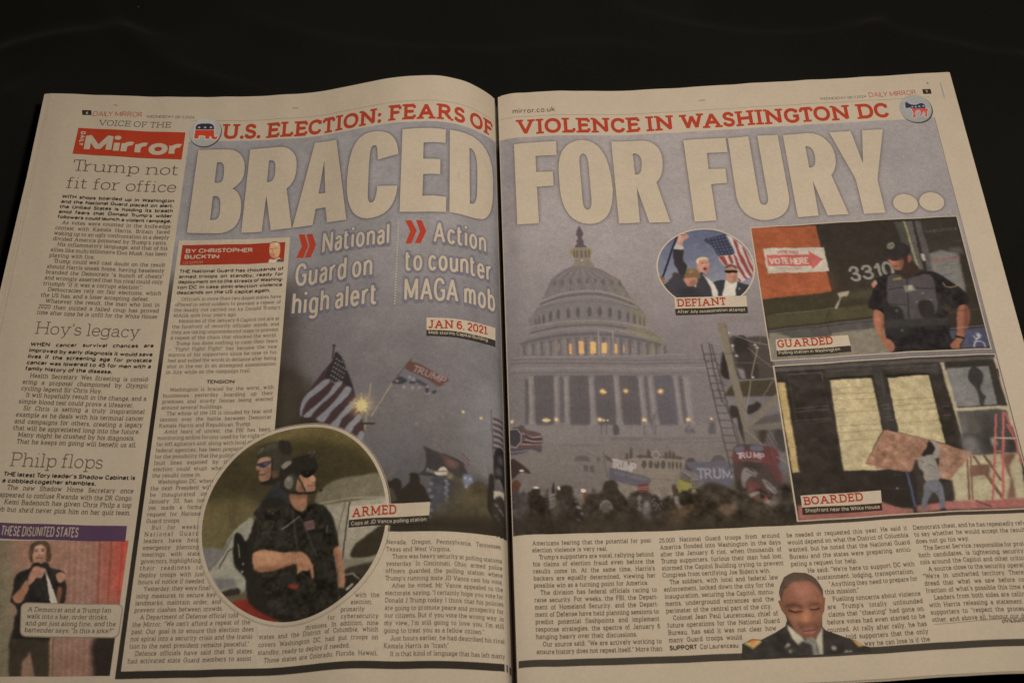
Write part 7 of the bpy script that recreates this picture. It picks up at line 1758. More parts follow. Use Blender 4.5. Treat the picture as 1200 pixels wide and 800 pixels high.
 ('e',(63,53,42),.3,1,[110.7,297,1.6,0,-.2,2.1]),
 ('s',(63,53,42),.4,1,[106.2,303.7,107.4,299.8,109.5,298.9,111.5,299,113.3,300.1,113.6,304.1]),
 ('e',(52,42,31),.3,1,[116.1,297.5,1.6,.1,-.2,2.1]),
 ('s',(52,42,31),.4,1,[111.8,304,112.9,300.3,115,299.3,116.9,299.4,118.6,300.6,118.9,304.4]),
 ('e',(60,50,39),.3,1,[19.4,294.1,1.9,0,-.1,2.5]),
 ('s',(60,50,39),.4,1,[14.6,302.2,15.8,297.6,18.1,296.3,20.5,296.4,22.7,297.7,23.4,302.3]),
 ('e',(74,64,53),.3,1,[38.9,295,1.7,.1,-.2,2.5]),
 ('s',(74,64,53),.4,1,[34.2,302.6,35.4,298.3,37.6,297.2,39.8,297.3,42,298.5,42.6,302.9]),
 ('e',(73,63,52),.3,1,[38.6,295.3,1.8,0,-.1,2.4]),
 ('s',(73,63,52),.4,1,[34,302.8,35.1,298.5,37.4,297.4,39.6,297.5,41.7,298.8,42.3,303.1]),
 ('e',(63,53,42),.3,1,[91,297.3,1.7,.1,-.2,2.3]),
 ('s',(63,53,42),.4,1,[86.3,304.4,87.6,300.4,89.8,299.3,91.8,299.4,93.8,300.7,94.2,304.8]),
 ('e',(61,51,40),.3,1,[71.4,296.7,1.6,.1,-.1,2.2]),
 ('s',(61,51,40),.4,1,[67.1,303.6,68.2,299.7,70.3,298.7,72.3,298.7,74.2,299.9,74.6,303.9]),
 ('e',(59,49,38),.3,1,[46,296.3,2.2,.1,-.1,2.9]),
 ('s',(59,49,38),.4,1,[40.5,305.5,41.8,300.3,44.6,298.9,47.2,299,49.7,300.5,50.4,305.7]),
 ('e',(74,64,53),.3,1,[97.8,298.5,2.2,.1,-.4,3.1]),
 ('s',(74,64,53),.4,1,[91.4,308.1,93.1,302.6,96.1,301.2,98.9,301.3,101.5,303,102,308.6]),
 ('e',(59,49,38),.3,1,[56.3,297.1,2,.1,-.2,2.8]),
 ('s',(59,49,38),.4,1,[51,305.8,52.3,300.9,54.9,299.6,57.4,299.6,59.8,301.1,60.4,306]),
 ('p',(62,53,41),1.5,1,[.6,292.1,18.1,291.4,44.8,289.3,71.5,289,98.4,286.3,111.9,284.5,132.9,293,151.9,298.9,149.1,317.9,.7,311.5]),
 ('s',(58,46,42),.3,1,[.5,261,5.4,263.8,10.2,269.1,10.5,270.7,5.9,269.5,1.4,272.7,.5,271.8]),
 ('e',(222,208,180),.2,1,[6.2,268.6,1.1,.1,0,.6]),
 ('s',(84,58,42),.4,1,[.6,275,4.3,274.8,4.1,280.3,-18.6,293]),
 ('s',(70,62,58),.6,1,[1.2,281.3,6.9,280.6,8.8,287,7.7,297.6,-19.4,317]),
 ('s',(112,104,94),.5,1,[4.1,280.3,7.9,272.9,8.5,276.1,5.5,281.2]),
 ('s',(46,40,32),.35,1,[11.1,280.2,15.3,279.8,15.9,284.1,19.3,285.6,20.3,293.4,21.1,305.5,6.7,305.1,9.3,293.2,10.3,284]),
 ('e',(222,208,180),.2,1,[13.4,279,1.4,0,0,.6]),
 ('s',(84,78,70),.3,1,[19.8,290.3,23,281.1,23.3,289.6,20.4,291.1]),
 ('s',(52,46,42),.3,1,[21.5,281.8,22.7,275.6,23.1,281.9]),
 ('l',(150,140,129),.45,1,[21.1,284.1,23,283]),
 ('l',(150,140,129),.45,1,[21,286.1,22.9,285]),
 ('s',(58,51,44),.3,1,[18.8,281,19.5,280.2,19.4,290.3,18.5,290.3]),
 ('s',(54,47,38),.4,1,[25.9,278.8,30.1,278.1,32.4,279.9,32.5,284.6,35.7,290.9,36.1,306,23.2,305.5,24.6,290.4,23.6,282.7]),
 ('e',(226,210,180),.2,1,[25.3,279.6,.7,0,0,1.1]),
 ('d',(123,116,108),.67,.6,[33.8,287.7]),
 ('d',(123,116,108),.67,.6,[35.6,291.4]),
 ('d',(123,116,108),.67,.6,[37.3,295]),
 ('d',(123,116,108),.67,.6,[35,298.5]),
 ('d',(123,116,108),.67,.6,[36.8,302.2]),
 ('d',(123,116,108),.67,.6,[35.3,291.2]),
 ('d',(123,116,108),.67,.6,[37.1,294.9]),
 ('d',(123,116,108),.67,.6,[34.7,298.4]),
 ('d',(123,116,108),.67,.6,[36.5,302]),
 ('d',(123,116,108),.67,.6,[35,291.1]),
 ('d',(123,116,108),.67,.6,[36.8,294.7]),
 ('d',(123,116,108),.67,.6,[34.5,298.2]),
 ('d',(123,116,108),.67,.6,[36.3,301.8]),
 ('d',(123,116,108),.67,.6,[34.7,290.9]),
 ('d',(123,116,108),.67,.6,[36.5,294.6]),
 ('d',(123,116,108),.67,.6,[34.2,298]),
 ('d',(123,116,108),.67,.6,[36,301.7]),
 ('d',(123,116,108),.67,.6,[34.5,290.7]),
 ('d',(123,116,108),.67,.6,[36.3,294.4]),
 ('d',(123,116,108),.67,.6,[33.9,297.9]),
 ('s',(102,100,107),.4,1,[38.1,295.5,41.1,292.6,45.2,293.5,44.3,295.7,40.1,297.1,38,298.6]),
 ('s',(104,66,48),.4,1,[37.5,283.2,39.6,282.5,40,287.9,37.2,287.8]),
 ('e',(232,216,186),.2,1,[38.1,281.5,1.3,.1,0,1]),
 ('s',(58,50,40),.6,1,[38.8,284.8,47.2,283.5,49.7,288.2,48.4,306.4,34.8,306,39.6,294.1]),
 ('s',(116,108,96),.5,.7,[35.2,283.9,37.5,283.2,37.5,289.4,35.1,287.8]),
 ('s',(74,64,44),.6,1,[40.8,297.1,46.5,294.3,50.3,298.9,49.8,306.4,38.9,306.1]),
 ('s',(56,49,38),.35,1,[48.8,278.2,50.9,276.1,54.1,276,56.2,278.4,56.3,281.3,59.8,286.4,61.8,292.8,62.4,301.2,43.5,300.8,46.9,286.8]),
 ('e',(105,98,92),.6,.6,[49.2,290.7,3.1,.1,-.2,3.6]),
 ('l',(116,108,98),.48,1,[45.9,292.4,46.8,289.3,49.4,287.6,51.9,289,52.3,292.6]),
 ('s',(60,52,44),.45,1,[61.7,285.7,64.5,282.9,69.1,281.6,72.8,283.9,76.5,285.5,78.6,290.5,80.2,300.5,61,304]),
 ('s',(98,60,50),.3,1,[66.7,279.4,68.1,278.3,72,278.5,72.3,281.7,71.6,283.1,67.1,283]),
 ('l',(150,120,104),.41,1,[67.2,280.5,72.1,280.1]),
 ('l',(140,110,98),.34,1,[67.2,281.5,72,281.4]),
 ('d',(136,128,120),.55,.6,[74,284.6]),
 ('d',(136,128,120),.55,.6,[66.2,287.3]),
 ('d',(136,128,120),.55,.6,[76.4,290.6]),
 ('d',(136,128,120),.55,.6,[65.8,293.1]),
 ('d',(136,128,120),.55,.6,[74.6,287.1]),
 ('d',(136,128,120),.55,.6,[66.2,289.7]),
 ('d',(136,128,120),.55,.6,[77,293]),
 ('d',(136,128,120),.55,.6,[66.6,286.3]),
 ('d',(136,128,120),.55,.6,[75.1,289.5]),
 ('d',(136,128,120),.55,.6,[66.3,292.1]),
 ('d',(136,128,120),.55,.6,[78.3,286.3]),
 ('d',(136,128,120),.55,.6,[66.7,288.7]),
 ('d',(136,128,120),.55,.6,[75.7,292]),
 ('d',(136,128,120),.55,.6,[67.1,285.3]),
 ('d',(136,128,120),.55,.6,[73.8,288.5]),
 ('d',(136,128,120),.55,.6,[66.7,291.2]),
 ('d',(136,128,120),.55,.6,[77,285.2]),
 ('d',(136,128,120),.55,.6,[67.1,287.8]),
 ('d',(136,128,120),.55,.6,[74.3,290.9]),
 ('d',(136,128,120),.55,.6,[66.8,293.6]),
 ('d',(136,128,120),.55,.6,[77.6,287.6]),
 ('d',(136,128,120),.55,.6,[67.2,290.2]),
 ('d',(136,128,120),.55,.6,[74.9,293.3]),
 ('d',(136,128,120),.55,.6,[67.6,286.8]),
 ('d',(136,128,120),.55,.6,[78.1,290.1]),
 ('d',(136,128,120),.55,.6,[67.3,292.6]),
 ('s',(104,96,90),.6,1,[69.1,290.2,71.7,288.8,72.1,299.4,67.8,297.2]),
 ('s',(70,58,46),.3,1,[84.3,280.1,86.3,279.8,86.8,284.5,84.8,285.1]),
 ('s',(120,110,98),.4,1,[84.6,288,86.7,285.9,88.6,292.4,86.6,293]),
 ('s',(58,50,42),.4,1,[79.5,287.7,81.4,287.1,82.4,290.7,84,287.2,84.9,288,84,293.6,78.2,294.8]),
 ('s',(48,42,32),.5,1,[88.1,284.6,91.4,283.3,93.7,285.6,93.8,291.3,87.5,290.9]),
 ('s',(84,68,48),1.2,.8,[82.8,292.8,88.7,291.7,96.8,292.8,96.6,301.2,80.5,304.6]),
 ('s',(56,48,37),.8,1,[98.8,282.3,104.5,278.9,110.9,281.1,115.3,283.9,120.6,289.4,120.5,301.1,122.4,307,89.8,305.4,95.1,292.5]),
 ('s',(104,84,64),1.2,.75,[107.2,290.9,112.6,289.7,117,292.2,116.3,298,110.3,298.4,107.3,295.4]),
 ('s',(60,50,40),.8,1,[108.1,288.8,116,289.2,116.4,291.4,108.4,291.7]),
 ('s',(44,38,30),1,1,[141.4,282.3,145.3,283.2,146.2,290.7,146.6,302.5,137.3,303.4,139.3,293.3]),
 ('s',(48,41,32),1,.8,[117.9,278.8,121.5,282,123.8,295.5,120.1,304,117.4,293.7]),
 ('a',30,4.5,23,[-18.4,288.1,152,282.9,148.1,309.8,-19.4,317.6]),
 ('a',16,1.8,24,[.6,277.4,151.8,284.3,148.1,309.8,-19.4,317.6]),
 ('n',.16,5,22,[-18.4,288.1,152,282.9,148.1,309.8,-19.4,317.6]),
 ('p',(54,46,35),3,.75,[.6,294.5,44.4,295.9,70.9,296.6,103.5,300.3,149.4,301.2,148,310.5,.7,304]),
 ('s',(88,70,66),.3,1,[-20.9,260.5,4.7,241.8,9.7,244.4,17.3,246.8,17.5,254.8,16.4,258,12.8,256.4,7,258,.6,258.3]),
 ('e',(62,57,58),.2,1,[3.4,247.7,3.7,.6,-.2,5.9]),
 ('l',(150,138,128),.52,1,[1,242.7,4.6,243,6.7,246.6,6.4,251.4,3.5,254.3,.7,253.3]),
 ('l',(148,134,122),.6,1,[7.4,246.2,12.4,249.1,17.2,248.4]),
 ('l',(148,134,122),.6,1,[8.7,250.1,13,251.5,17.4,251.4]),
 ('l',(148,134,122),.6,1,[6.5,252.7,11.5,253.1,17.3,253]),
 ('l',(64,44,40),.89,1,[8.8,247.4,12.3,250,17.3,249.7]),
 ('l',(64,44,40),.89,1,[7.3,251.3,12.2,252.5,17.4,252.3]),
 ('s',(73,69,73),.3,1,[.6,255.8,7.1,255.6,12.8,255.2,17.2,256.4,16.4,258,12.8,256.5,7,258.1,.6,258.3]),
 ('d',(141,132,124),.52,.7,[1.2,256.7]),
 ('d',(141,132,124),.52,.7,[2.4,256.8]),
 ('d',(141,132,124),.52,.7,[3.6,256.8]),
 ('d',(141,132,124),.52,.7,[4.7,256.9]),
 ('d',(141,132,124),.52,.7,[5.9,256.9]),
 ('d',(141,132,124),.52,.7,[7.1,256.8]),
 ('d',(141,132,124),.52,.7,[8.2,256.8]),
 ('d',(141,132,124),.52,.7,[9.4,256.7]),
 ('d',(141,132,124),.52,.7,[10.5,256.7]),
 ('d',(141,132,124),.52,.7,[11.6,256.6]),
 ('w',.18,3.4,72),
 ('w',.081,1.3,92),
 ('n',.032,2.6,52),
 ('n',.0224,7.5,62),
 ('blur',.2),
 ('g',.04025,2)])
CR.draw([('halo', (96,86,76), 1.1, .8, [[pairs(c) for c in g] for g in LETTERS_R])])
CR.emit('printed_photo', 'R', 0.05, pageR, 'domed building lit at dusk behind a crowd and scaffolding', None)
ell = lambda e: circle(0, 0, 1.0, 140)*[48.2+e, 54.9+e]+[-114.8, 295.2]
k = Ink('L'); k.outline([ell(1.5), ell(-.3)], WHITE, .26); k.outline([ell(2.3), ell(1.9)], PAPER*.6, .12); k.emit('photo_rim', pageL)
CA = Canvas(-163.4, 240, -66.2, 350.6, 0.4, (150, 132, 109))
CA.draw([('grad',[(242,(86,73,44)),(252.3,(81,68,40)),(270.1,(63,53,32)),(289.1,(79,68,45)),(307.8,(84,73,49)),(336.1,(78,68,49))]),
 ('s',(50,42,26),2,.8,[-164.1,274,-158.3,261.6,-142.3,251,-115.4,248.4,-85.4,256.7,-70.8,274.4,-67.9,280.5,-93.1,277.7,-104.3,288.2,-129.9,285.9,-154.8,285.1]),
 ('s',(86,73,45),3,.7,[-163.1,284.9,-138.5,281,-134.3,299.4,-142.4,300.6,-160.8,307.5]),
 ('p',(57,49,34),1.5,.5,[-149.9,280.7,-147.3,279.2,-145.2,300.5,-147.8,302]),
 ('s',(97,87,68),.5,.95,[-104.6,282.8,-96.2,275.4,-82,273.4,-67.4,273.2,-65,286.6,-84.3,286.2,-101.3,288.7]),
 ('l',(122,112,91),.74,1,[-102.9,286.9,-87.1,286,-67.1,286]),
 ('p',(125,114,95),.3,1,[-102.8,288.4,-88.4,287.7,-65,286.3,-64.1,324.6,-90.9,325.4,-94.8,303.1]),
 ('l',(49,40,29),.74,1,[-85.9,288,-87.4,304,-88.4,319.9]),
 ('l',(91,81,63),.6,1,[-88.4,288.2,-91.8,305,-92.1,310.8]),
 ('p',(130,119,100),.3,1,[-85.3,288.9,-67,287.3,-67.1,301.5,-86.3,304.1]),
 ('s',(42,35,24),.4,1,[-84.1,318.8,-82.2,311.6,-78.7,308.8,-67.4,300.7,-65.5,308.8,-72.3,318.3]),
 ('p',(102,93,76),.4,1,[-88.4,319.6,-69.6,318.7,-72.2,322.6,-88.5,323.7]),
 ('p',(47,39,29),.5,1,[-86.8,324.4,-72.2,321.1,-79.7,336,-87.4,341.3]),
 ('s',(34,28,21),.4,1,[-86.6,330.1,-84,327.4,-78.6,329,-79.7,336,-84.8,340.1]),
 ('l',(113,105,87),.6,1,[-87.2,327.9,-82.7,327.5,-79.9,330.4]),
 ('l',(130,123,107),1.19,1,[-85.5,335.8,-83,333.4]),
 ('p',(96,89,82),.5,1,[-162.2,307.5,-150.5,309.3,-154.3,319.4,-159.5,320.7]),
 ('s',(125,117,99),.35,1,[-157.3,323,-152.1,313.7,-147.8,302,-142.2,295.4,-136.9,293.3,-134.1,320,-138.4,332.8,-147.7,333.3,-154.8,328.1]),
 ('l',(50,42,31),.6,1,[-151.9,319.5,-148.3,310.8,-144.5,308]),
 ('l',(91,84,77),.89,1,[-157,321.5,-150.9,312.2,-147,302.7]),
 ('p',(97,91,82),.6,1,[-155.1,325.2,-143.7,325.5,-141.2,331.3,-150.5,331.1]),
 ('s',(42,36,29),.3,1,[-149.3,332.5,-141.3,330.6,-140.3,334.2,-147.5,334.7]),
 ('s',(105,38,28),.3,1,[-143.9,338.4,-134.1,337.2,-127.1,341.6,-120.6,348.9,-125.1,350.8,-136,346.3]),
 ('s',(84,31,24),1,.6,[-135.2,340,-128.5,340.9,-121.9,348.9,-126.5,349.3]),
 ('s',(49,44,34),.2,1,[-138.2,257.2,-138.2,254,-135.8,250.9,-132,248.5,-124.7,247.9,-120.7,251.4,-119,256.3,-119.8,260.7,-123.5,264.8,-125,267.9,-128.5,265.8,-130.5,258.1,-134.3,256.4]),
 ('s',(68,62,47),.7,.7,[-135.2,252.2,-131.4,249.5,-126.3,248.7,-126.7,251.3,-131.7,252.7]),
 ('s',(36,31,24),.4,1,[-126.9,248.1,-121.8,247.7,-119.5,252.4,-120.1,256.2,-124.8,254.6]),
 ('l',(84,78,63),.48,1,[-137.3,253.7,-134.7,251.3,-135.3,253.8,-137.5,254.7]),
 ('l',(36,31,24),.6,1,[-137.6,256.9,-130.5,257.5]),
 ('s',(124,90,68),.2,1,[-136.9,259.2,-135.3,257.3,-130.5,257.5,-129.5,264.5,-129.7,268.9,-130.9,272,-134.8,271.5,-136,267.4,-135.7,265.5,-137.4,264.2]),
 ('s',(95,64,48),.5,.6,[-132.1,263.1,-129.6,263.3,-129.7,269.5,-131.5,271.6]),
 ('l',(71,42,34),.48,1,[-135.7,267.7,-132.9,267.5]),
 ('l',(87,59,45),.48,1,[-137.1,264.2,-135.6,265.2]),
 ('l',(76,46,38),.54,1,[-135.8,267.3,-132.6,267.3]),
 ('s',(151,114,88),.4,.6,[-136.9,259.2,-134.2,258,-131.3,258.4,-134.1,259.3]),
 ('s',(41,42,51),.15,1,[-137.6,261,-131.2,259.5,-130.2,261,-132.9,263.1,-135.2,262.9]),
 ('s',(82,84,94),.2,.8,[-134,260.9,-131.2,260.3,-132.2,261.9]),
 ('l',(37,31,24),.95,1,[-129.6,258.2,-128.8,265.8,-129.6,270.8,-134.2,272.5]),
 ('s',(32,28,22),.3,1,[-134.8,271.8,-129.9,270.8,-127.9,266.5,-124.9,269.8,-126.9,273.4,-133,273.5]),
 ('s',(76,56,43),.4,1,[-128.9,265.2,-125.7,266,-125.8,269.1,-128.3,269.6]),
 ('s',(38,37,37),.3,1,[-136.7,290.8,-132.3,282.4,-127.9,274.6,-121.8,273.1,-118.5,280.7,-120.3,287.3,-123.4,291.4]),
 ('s',(32,28,22),.3,1,[-139.3,305.2,-135.1,290.3,-130.2,281.3,-118.7,286.5,-110.9,321.4,-111.8,350.7,-121.4,347.8,-135.3,338.6,-138.3,325.7,-143.5,319.8,-145.1,313.9,-145.2,300.5]),
 ('s',(29,25,19),.25,1,[-145.2,300.5,-140.1,304.4,-136.1,319.9,-144.6,315.4]),
 ('l',(122,113,97),.45,1,[-143.3,306.6,-141.9,314]),
 ('d',(130,121,105),.6,1,[-140,317.9,-140,322]),
 ('s',(34,30,23),.2,1,[-124.8,266.6,-124.2,262.9,-119.9,259.4,-115.4,257.4,-108.4,257.8,-105.2,262.4,-104.9,267.2,-113.7,267.5,-114.9,271.1,-114.7,278,-118.6,278.9,-122.7,277.4,-124.7,272.9]),
 ('s',(109,100,83),.25,1,[-124.3,263,-122.7,260.5,-119.6,259.3,-118.9,260.9,-120.8,263.1,-122.9,264.9]),
 ('e',(47,42,32),.25,1,[-118.2,272.7,3.5,.3,.4,5.3]),
 ('e',(91,84,70),.25,1,[-119.7,272.6,2.4,.2,.2,3.9]),
 ('s',(113,105,87),.4,.8,[-120.9,269.4,-119.2,269.8,-119.1,271.4,-121.1,271.3]),
 ('d',(97,91,76),.71,.8,[-109.1,256.4]),
 ('d',(97,91,76),.71,.8,[-106.7,256.5]),
 ('d',(97,91,76),.71,.8,[-105.1,258.3]),
 ('d',(97,91,76),.71,.8,[-108.3,258.8]),
 ('d',(97,91,76),.71,.8,[-105.9,259.8]),
 ('d',(97,91,76),.71,.8,[-107.5,257.7]),
 ('s',(36,31,24),.5,.6,[-110.2,256.6,-104.9,256.8,-104.1,260.7,-108.2,260.7]),
 ('s',(147,106,80),.2,1,[-114.7,269.9,-112.5,268.3,-107,269.8,-105.5,271.7,-105.8,274.2,-105.3,276.7,-105.6,279.3,-109.5,279.1,-114.7,278,-115.4,274.2]),
 ('s',(167,124,95),.4,.7,[-108.8,270.6,-106.1,271,-105.7,273.6,-108,273.8]),
 ('s',(110,74,55),.25,.8,[-109.7,275.2,-106.2,275.7,-106.7,276.5,-109.4,276.1]),
 ('s',(119,82,62),.5,.6,[-114.7,274.3,-111.3,277.7,-111.8,278.6,-115,277.9]),
 ('s',(95,64,47),.5,.6,[-114.8,269.9,-113.5,270.7,-110.7,278.4,-113,278.4,-114.7,277.9]),
 ('s',(163,123,93),.3,.8,[-107.4,271.5,-105.5,272.1,-105.9,273.7,-107.1,273.2]),
 ('l',(87,54,41),.48,1,[-107.1,274,-105.5,274.5]),
 ('l',(102,58,50),.54,1,[-109.1,275.7,-105.9,275.9]),
 ('s',(119,84,63),.5,.6,[-109.6,276.7,-106.1,276.6,-105.6,279.1,-108.9,279]),
 ('s',(23,19,16),.15,1,[-113.8,267,-110.2,266.6,-106,266.8,-106.2,269.1,-109.7,271,-112.8,269.8]),
 ('d',(97,91,83),.48,.5,[-110.1,267.9]),
 ('l',(34,29,23),.83,1,[-114.7,270.5,-110.4,278.5]),
 ('l',(32,28,21),1.31,1,[-117.5,278.5,-110.6,279.8,-105.2,280.1]),
 ('l',(40,36,28),.42,1,[-105,275.2,-101.9,278.5]),
 ('d',(32,28,22),.83,1,[-101.7,279.6]),
 ('s',(134,94,69),.3,1,[-118.9,279.6,-114,280.5,-109.4,281.1,-109.5,287.2,-111.7,289.8,-115.2,288,-118,283.8]),
 ('s',(87,58,43),.8,.6,[-118.6,279.6,-109.4,281.1,-109.6,282.6,-118.5,281.3]),
 ('s',(32,28,21),.25,1,[-135.1,310.6,-134.3,304.1,-133.3,299.4,-131.6,292.2,-128.6,288.7,-122.1,285.4,-118.2,285,-115.8,287.7,-112.3,290.2,-109.7,289.6,-108.4,286.7,-104.4,286.7,-99.6,288.6,-95.8,293.4,-93.3,299.2,-90.7,311.9,-93.1,313.9,-91.5,323.9,-89.9,335.5,-90.4,346.6,-108.5,349.9,-125,345.4,-131.9,331.6,-133.2,321.2]),
 ('s',(50,45,37),.5,.8,[-129.7,288,-124.8,286.4,-123.6,288.3,-128.4,290.5]),
 ('d',(89,83,71),.6,.6,[-128.9,288.4,-127.1,290]),
 ('s',(45,40,32),.6,.6,[-121.5,286,-118.1,286.3,-116.6,292.5,-118.8,293.5]),
 ('a',19,3.6,33,[-135.8,287.8,-118.2,285.7,-99.6,288.6,-91.6,311.2,-89.7,340,-105.2,349.8,-125,345.4,-133.1,322.4,-128.8,322.5,-113.8,318.8,-109.1,322.7,-102.2,324.8,-104.9,317.5,-112,312.5,-135.1,310.6]),
 ('a',16,1.6,34,[-135.8,287.8,-118.2,285.7,-99.6,288.6,-91.6,311.2,-89.7,340,-105.2,349.8,-125,345.4]),
 ('n',.15,4,31,[-137.1,285.3,-92,289.7,-89.6,341.1,-133,337.2]),
 ('p',(95,67,63),.2,1,[-110.3,296.2,-104.8,295.7,-103.9,301,-108.8,301]),
 ('l',(71,49,46),.36,1,[-109.8,297.7,-104.4,297.4]),
 ('l',(71,49,46),.36,1,[-109.4,298.9,-104.2,298.8]),
 ('l',(47,42,34),.95,1,[-116.9,288.8,-112.6,311.9]),
 ('l',(45,40,32),.95,1,[-106.5,290,-108.6,293.9]),
 ('p',(40,36,29),.5,.7,[-108,303,-100,303,-98.3,312.6,-106.3,312.7]),
 ('p',(42,37,30),.5,.6,[-126.1,300.3,-121.1,299.9,-119.4,309,-124.9,309.2]),
 ('l',(57,51,42),.3,1,[-133.3,298.8,-135,310]),
 ('l',(53,49,40),.3,1,[-95.8,293.4,-90.9,311.9]),
 ('p',(39,35,28),.5,.7,[-121.1,324,-113.5,323.4,-112.6,329.2,-119.6,329.8]),
 ('p',(42,37,29),.5,.6,[-102.4,320.2,-94.5,320.1,-92.9,329.5,-100.8,329.6]),
 ('l',(91,86,76),.71,1,[-121.5,299,-112.7,292.5]),
 ('l',(53,49,42),.6,1,[-112.7,292.5,-108.1,302.4,-102.1,316.2]),
 ('l',(68,63,53),.3,1,[-105.1,293.8,-102.5,293.6]),
 ('l',(81,75,63),.42,1,[-97.3,299.8,-97.6,303.9]),
 ('l',(47,42,34),.3,1,[-133.3,299.4,-135.1,310]),
 ('l',(45,40,32),.24,.7,[-105.7,303.3,-97.6,303.3]),
 ('s',(141,100,72),.2,1,[-135.5,312.4,-132.9,310.7,-129.2,310.3,-125.3,311,-122,312,-117.6,312.2,-112,312.5,-108.2,314.4,-106.1,316.8,-104.8,319.6,-104.6,322.2,-106.8,323.2,-108.8,323.1,-110.7,323.7,-111.8,324.5,-112.4,321.2,-113.4,318.8,-117.1,319.7,-121.4,320.6,-127.8,322,-133.5,321.2,-135.2,316.5]),
 ('s',(101,64,45),.8,.75,[-133.8,320,-127.9,319.6,-121.4,319.4,-113.9,317.9,-113.8,318.9,-121.3,320.8,-127.7,322.1,-133.5,321.3]),
 ('s',(163,123,92),1.2,.5,[-133.9,311.8,-129.7,310.8,-121.9,312.9,-125,315.1,-132.6,315.4]),
 ('s',(141,100,72),.2,1,[-105.6,319.4,-104.2,320.5,-103.2,324.7,-102.8,327.6,-103.9,328,-104.8,324.5]),
 ('s',(118,80,57),.4,.7,[-106.2,319.7,-105.1,322.1,-105.4,323.2,-106.9,321.9]),
 ('l',(87,56,40),.3,.6,[-110.5,319.1,-108,321.7]),
 ('l',(95,63,45),.24,.5,[-104.6,322.2,-103.6,326.9]),
 ('l',(47,40,36),.71,1,[-110.2,323.8,-106.6,327.1,-102.9,331.6]),
 ('s',(104,44,34),.4,1,[-116.1,329.8,-113.7,329.3,-110.9,330.5,-111.3,332.2,-115.2,331.9]),
 ('s',(133,93,69),.25,1,[-93,313.9,-90.3,312.5,-88.4,318.5,-87.1,326.6,-86.7,331.2,-87.2,335.7,-89.2,335.3,-90.3,326.9,-91.7,320.5]),
 ('s',(98,64,47),.5,.7,[-93,313.9,-91.7,314.1,-89.6,329.8,-89.2,335.3,-90.5,326.9]),
 ('s',(32,28,22),.3,1,[-89.9,334.9,-86.6,335.2,-85.4,339.2,-88,341.3]),
 ('d',(58,53,44),.54,.4,[-131.6,291.6]),
 ('d',(58,53,44),.54,.4,[-126,295.5]),
 ('d',(58,53,44),.54,.4,[-120.4,299.5]),
 ('d',(58,53,44),.54,.4,[-114.7,303.6]),
 ('d',(58,53,44),.54,.4,[-109,307.8]),
 ('d',(58,53,44),.54,.4,[-102.1,331.7]),
 ('d',(58,53,44),.54,.4,[-96.5,332.4]),
 ('d',(58,53,44),.54,.4,[-91.1,333.1]),
 ('d',(58,53,44),.54,.4,[-123.7,329.6]),
 ('d',(58,53,44),.54,.4,[-118.4,329.9]),
 ('d',(58,53,44),.54,.4,[-113.2,328.6]),
 ('d',(58,53,44),.54,.4,[-107.5,332.7]),
 ('d',(58,53,44),.54,.4,[-101.8,336.9]),
 ('d',(58,53,44),.54,.4,[-96.1,341.1]),
 ('d',(58,53,44),.54,.4,[-90.6,345.1]),
 ('d',(58,53,44),.54,.4,[-126.2,295.2]),
 ('d',(58,53,44),.54,.4,[-120.5,299.1]),
 ('d',(58,53,44),.54,.4,[-114.9,303.2]),
 ('d',(58,53,44),.54,.4,[-109.1,307.5]),
 ('d',(58,53,44),.54,.4,[-102.2,331.7]),
 ('d',(58,53,44),.54,.4,[-96.7,332.4]),
 ('d',(58,53,44),.54,.4,[-91.2,333.1]),
 ('d',(58,53,44),.54,.4,[-123.8,329.6]),
 ('d',(58,53,44),.54,.4,[-118.5,329.9]),
 ('d',(58,53,44),.54,.4,[-113.3,328.3]),
 ('d',(58,53,44),.54,.4,[-107.7,332.4]),
 ('d',(58,53,44),.54,.4,[-101.9,336.6]),
 ('d',(58,53,44),.54,.4,[-96.3,340.8]),
 ('d',(58,53,44),.54,.4,[-90.7,344.8]),
 ('d',(58,53,44),.54,.4,[-126.3,294.8]),
 ('w',.3,3.4,77),
 ('w',.135,1.3,97),
 ('n',.1,2.6,57),
 ('n',.06999999999999999,7.5,67),
 ('blur',.16),
 ('g',.057499999999999996,7)])
CA.emit('printed_photo', 'L', 0.21, pageL, 'round photo of two helmeted officers beside a parked car', ell(0))
CM = Canvas(-272, 303.6, -199.2, 374.8, 0.42, (133, 119, 98))
